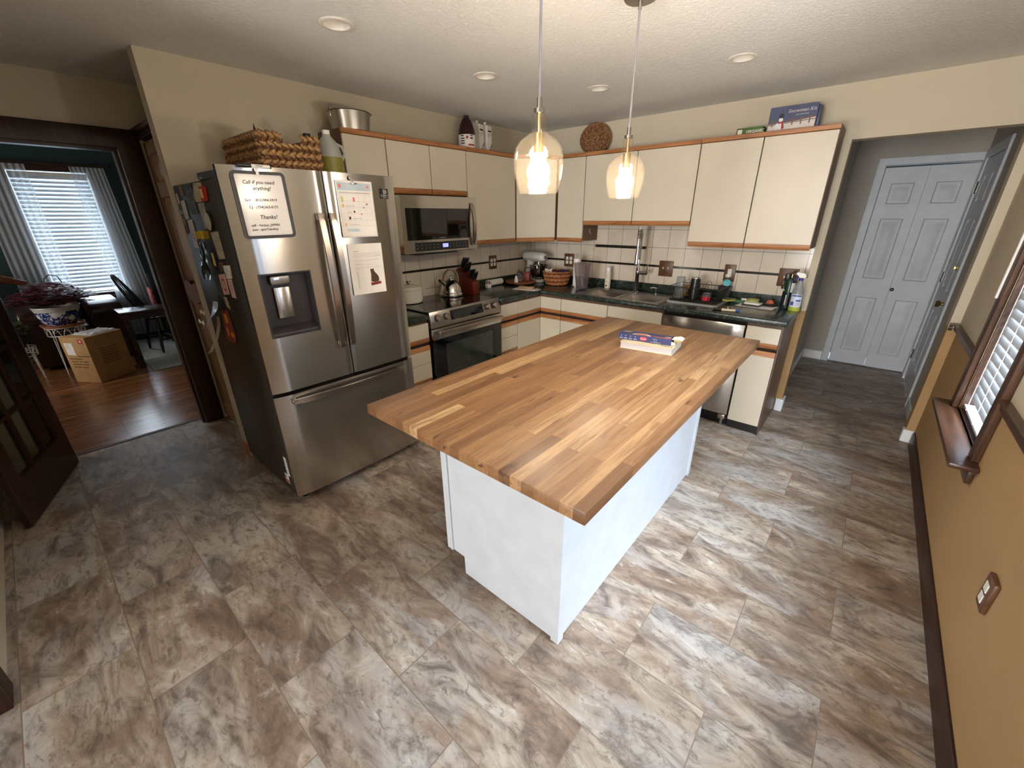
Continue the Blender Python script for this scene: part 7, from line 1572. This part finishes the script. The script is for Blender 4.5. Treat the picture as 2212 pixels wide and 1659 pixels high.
for y, z in ((-4.62, 0.955), (-4.52, 0.955), (-4.42, 0.955), (-4.32, 0.955)):
    m_ = MB(RW); m_.tube([(-4.28, y, z), (-4.18, min(y, -4.40)-0.01*(y+4.3), 0.47)], 0.012, 8); m_.build('spindle', t)
m_ = MB(RW); m_.box(-4.28, -3.86, -4.72, -4.36, 0.42, 0.466, 0.015); m_.build('seat', t)
for y in (-4.69, -4.40):
    for x in (-4.22, -3.92): m_ = MB(RW); m_.tube([(x, y, 0.4195), (x, y, 0.055)], 0.018, 8); m_.build('leg', t)
    m_ = MB(RW); m_.tube([(-4.50, y, 0.10), (-4.3, y, 0.040), (-4.07, y, 0.022), (-3.85, y, 0.040), (-3.72, y, 0.075)], 0.018, 8); m_.build('rocker', t)
# side table
DK = wood('espresso_wood', (26, 14, 12), (44, 24, 20), (60, 36, 30), 'y', 0.22)
t = thing('side_table', 'dark wood table end with thick square legs beside the cardboard box', 'table', (-3.15, -2.9, 0), world=True)
m_ = MB(DK); m_.box(-3.36, -3.02, -3.42, -2.45, 0.615, 0.650, 0.006); m_.build('top', t)
m_ = MB(DK); m_.box(-3.32, -3.06, -3.395, -2.47, 0.555, 0.6145); m_.build('apron', t)
for x0 in (-3.325, -3.085):
    for y0 in (-3.40, -2.52):
        m_ = MB(DK); m_.box(x0, x0+0.05, y0, y0+0.05, 0.0125 if y0 > -3.3 else 0.0008, 0.6145); m_.build('leg', t)
# windsor chair, facing away toward the window
t = thing('windsor_chair', 'dark spindle back wooden chair on the grey rug', 'chair', (-3.74, -2.93, 0.0155), rz=math.radians(10))
BKW = wood('black_brown_wood', (18, 12, 12), (32, 22, 20), (48, 34, 30), 'z', 0.3)
m_ = MB(BKW); m_.prism([(-0.20, -0.20), (-0.22, 0.0), (-0.18, 0.18), (0.0, 0.22), (0.18, 0.18), (0.22, 0.0), (0.20, -0.20), (0.0, -0.215)], 0.425, 0.455, 'z', 0.010, 2); m_.build('seat', t)
arcp = [(0.19*math.cos(a), -0.17-0.20*max(0, math.sin(a)), 0.456+0.52*math.sin(a)) for a in [PI*i/18 for i in range(19)]]
m_ = MB(BKW); m_.tube(arcp, 0.014, 8); m_.build('back_bow', t)
for k in range(-2, 3):
    x = k*0.065; a = math.acos(x*1.15/0.19); m_ = MB(BKW); m_.tube([(x, -0.165, 0.456), (x*1.15, -0.17-0.20*math.sin(a), 0.456+0.52*math.sin(a)-0.012)], 0.007, 6); m_.build('spindle', t)
for sx, sy in ((1, 1), (-1, 1), (1, -1), (-1, -1)):
    m_ = MB(BKW); m_.tube([(sx*0.14, sy*0.14, 0.4245), (sx*0.155, sy*0.155, 0.33), (sx*0.165, sy*0.165, 0.25), (sx*0.185, sy*0.19, 0.10), (sx*0.195, sy*0.20, 0.0)], [0.014, 0.021, 0.015, 0.019, 0.013], 8); m_.build('leg', t)
for p in (((0.178, -0.18, 0.16), (0.178, 0.18, 0.16)), ((-0.178, -0.18, 0.16), (-0.178, 0.18, 0.16)), ((-0.17, 0.0, 0.16), (0.17, 0.0, 0.16)), ((-0.17, 0.17, 0.22), (0.17, 0.17, 0.22))):
    m_ = MB(BKW); m_.cyl(p[0], p[1], 0.009, None, 8); m_.build('stretcher', t)
# chair with a black jacket at the edge of the doorway view
t = thing('draped_chair', 'black chair with black and red clothes over it beyond the doorway edge', 'chair', (-4.2, -2.72, 0), world=True)
m_ = MB(M('black_fabric', (20, 20, 22), 0.8)); m_.box(-4.42, -4.05, -2.90, -2.45, 0.42, 0.47, 0.02); m_.build('seat', t)
m_ = MB(MATS['black_fabric']); m_.box(-4.40, -4.33, -2.89, -2.46, 0.47, 0.92, 0.03, 3); m_.build('backrest', t)
for x, y in ((-4.39, -2.87), (-4.39, -2.48), (-4.08, -2.87), (-4.08, -2.48)):
    m_ = MB(BKW); m_.box(x-0.015, x+0.015, y-0.015, y+0.015, 0.0125, 0.4195); m_.build('leg', t)
m_ = MB(M('red_white_fabric', (150, 70, 74), 0.8, var=0.35, scale=30)); m_.prism([(-2.945, 0.50), (-2.905, 0.475), (-2.905, 0.74), (-2.94, 0.755)], -4.30, -4.10, 'x', 0.015, 2); tag(m_.build('striped_cloth'), 'red and white cloth hanging over the seat of the black chair', 'cloth')
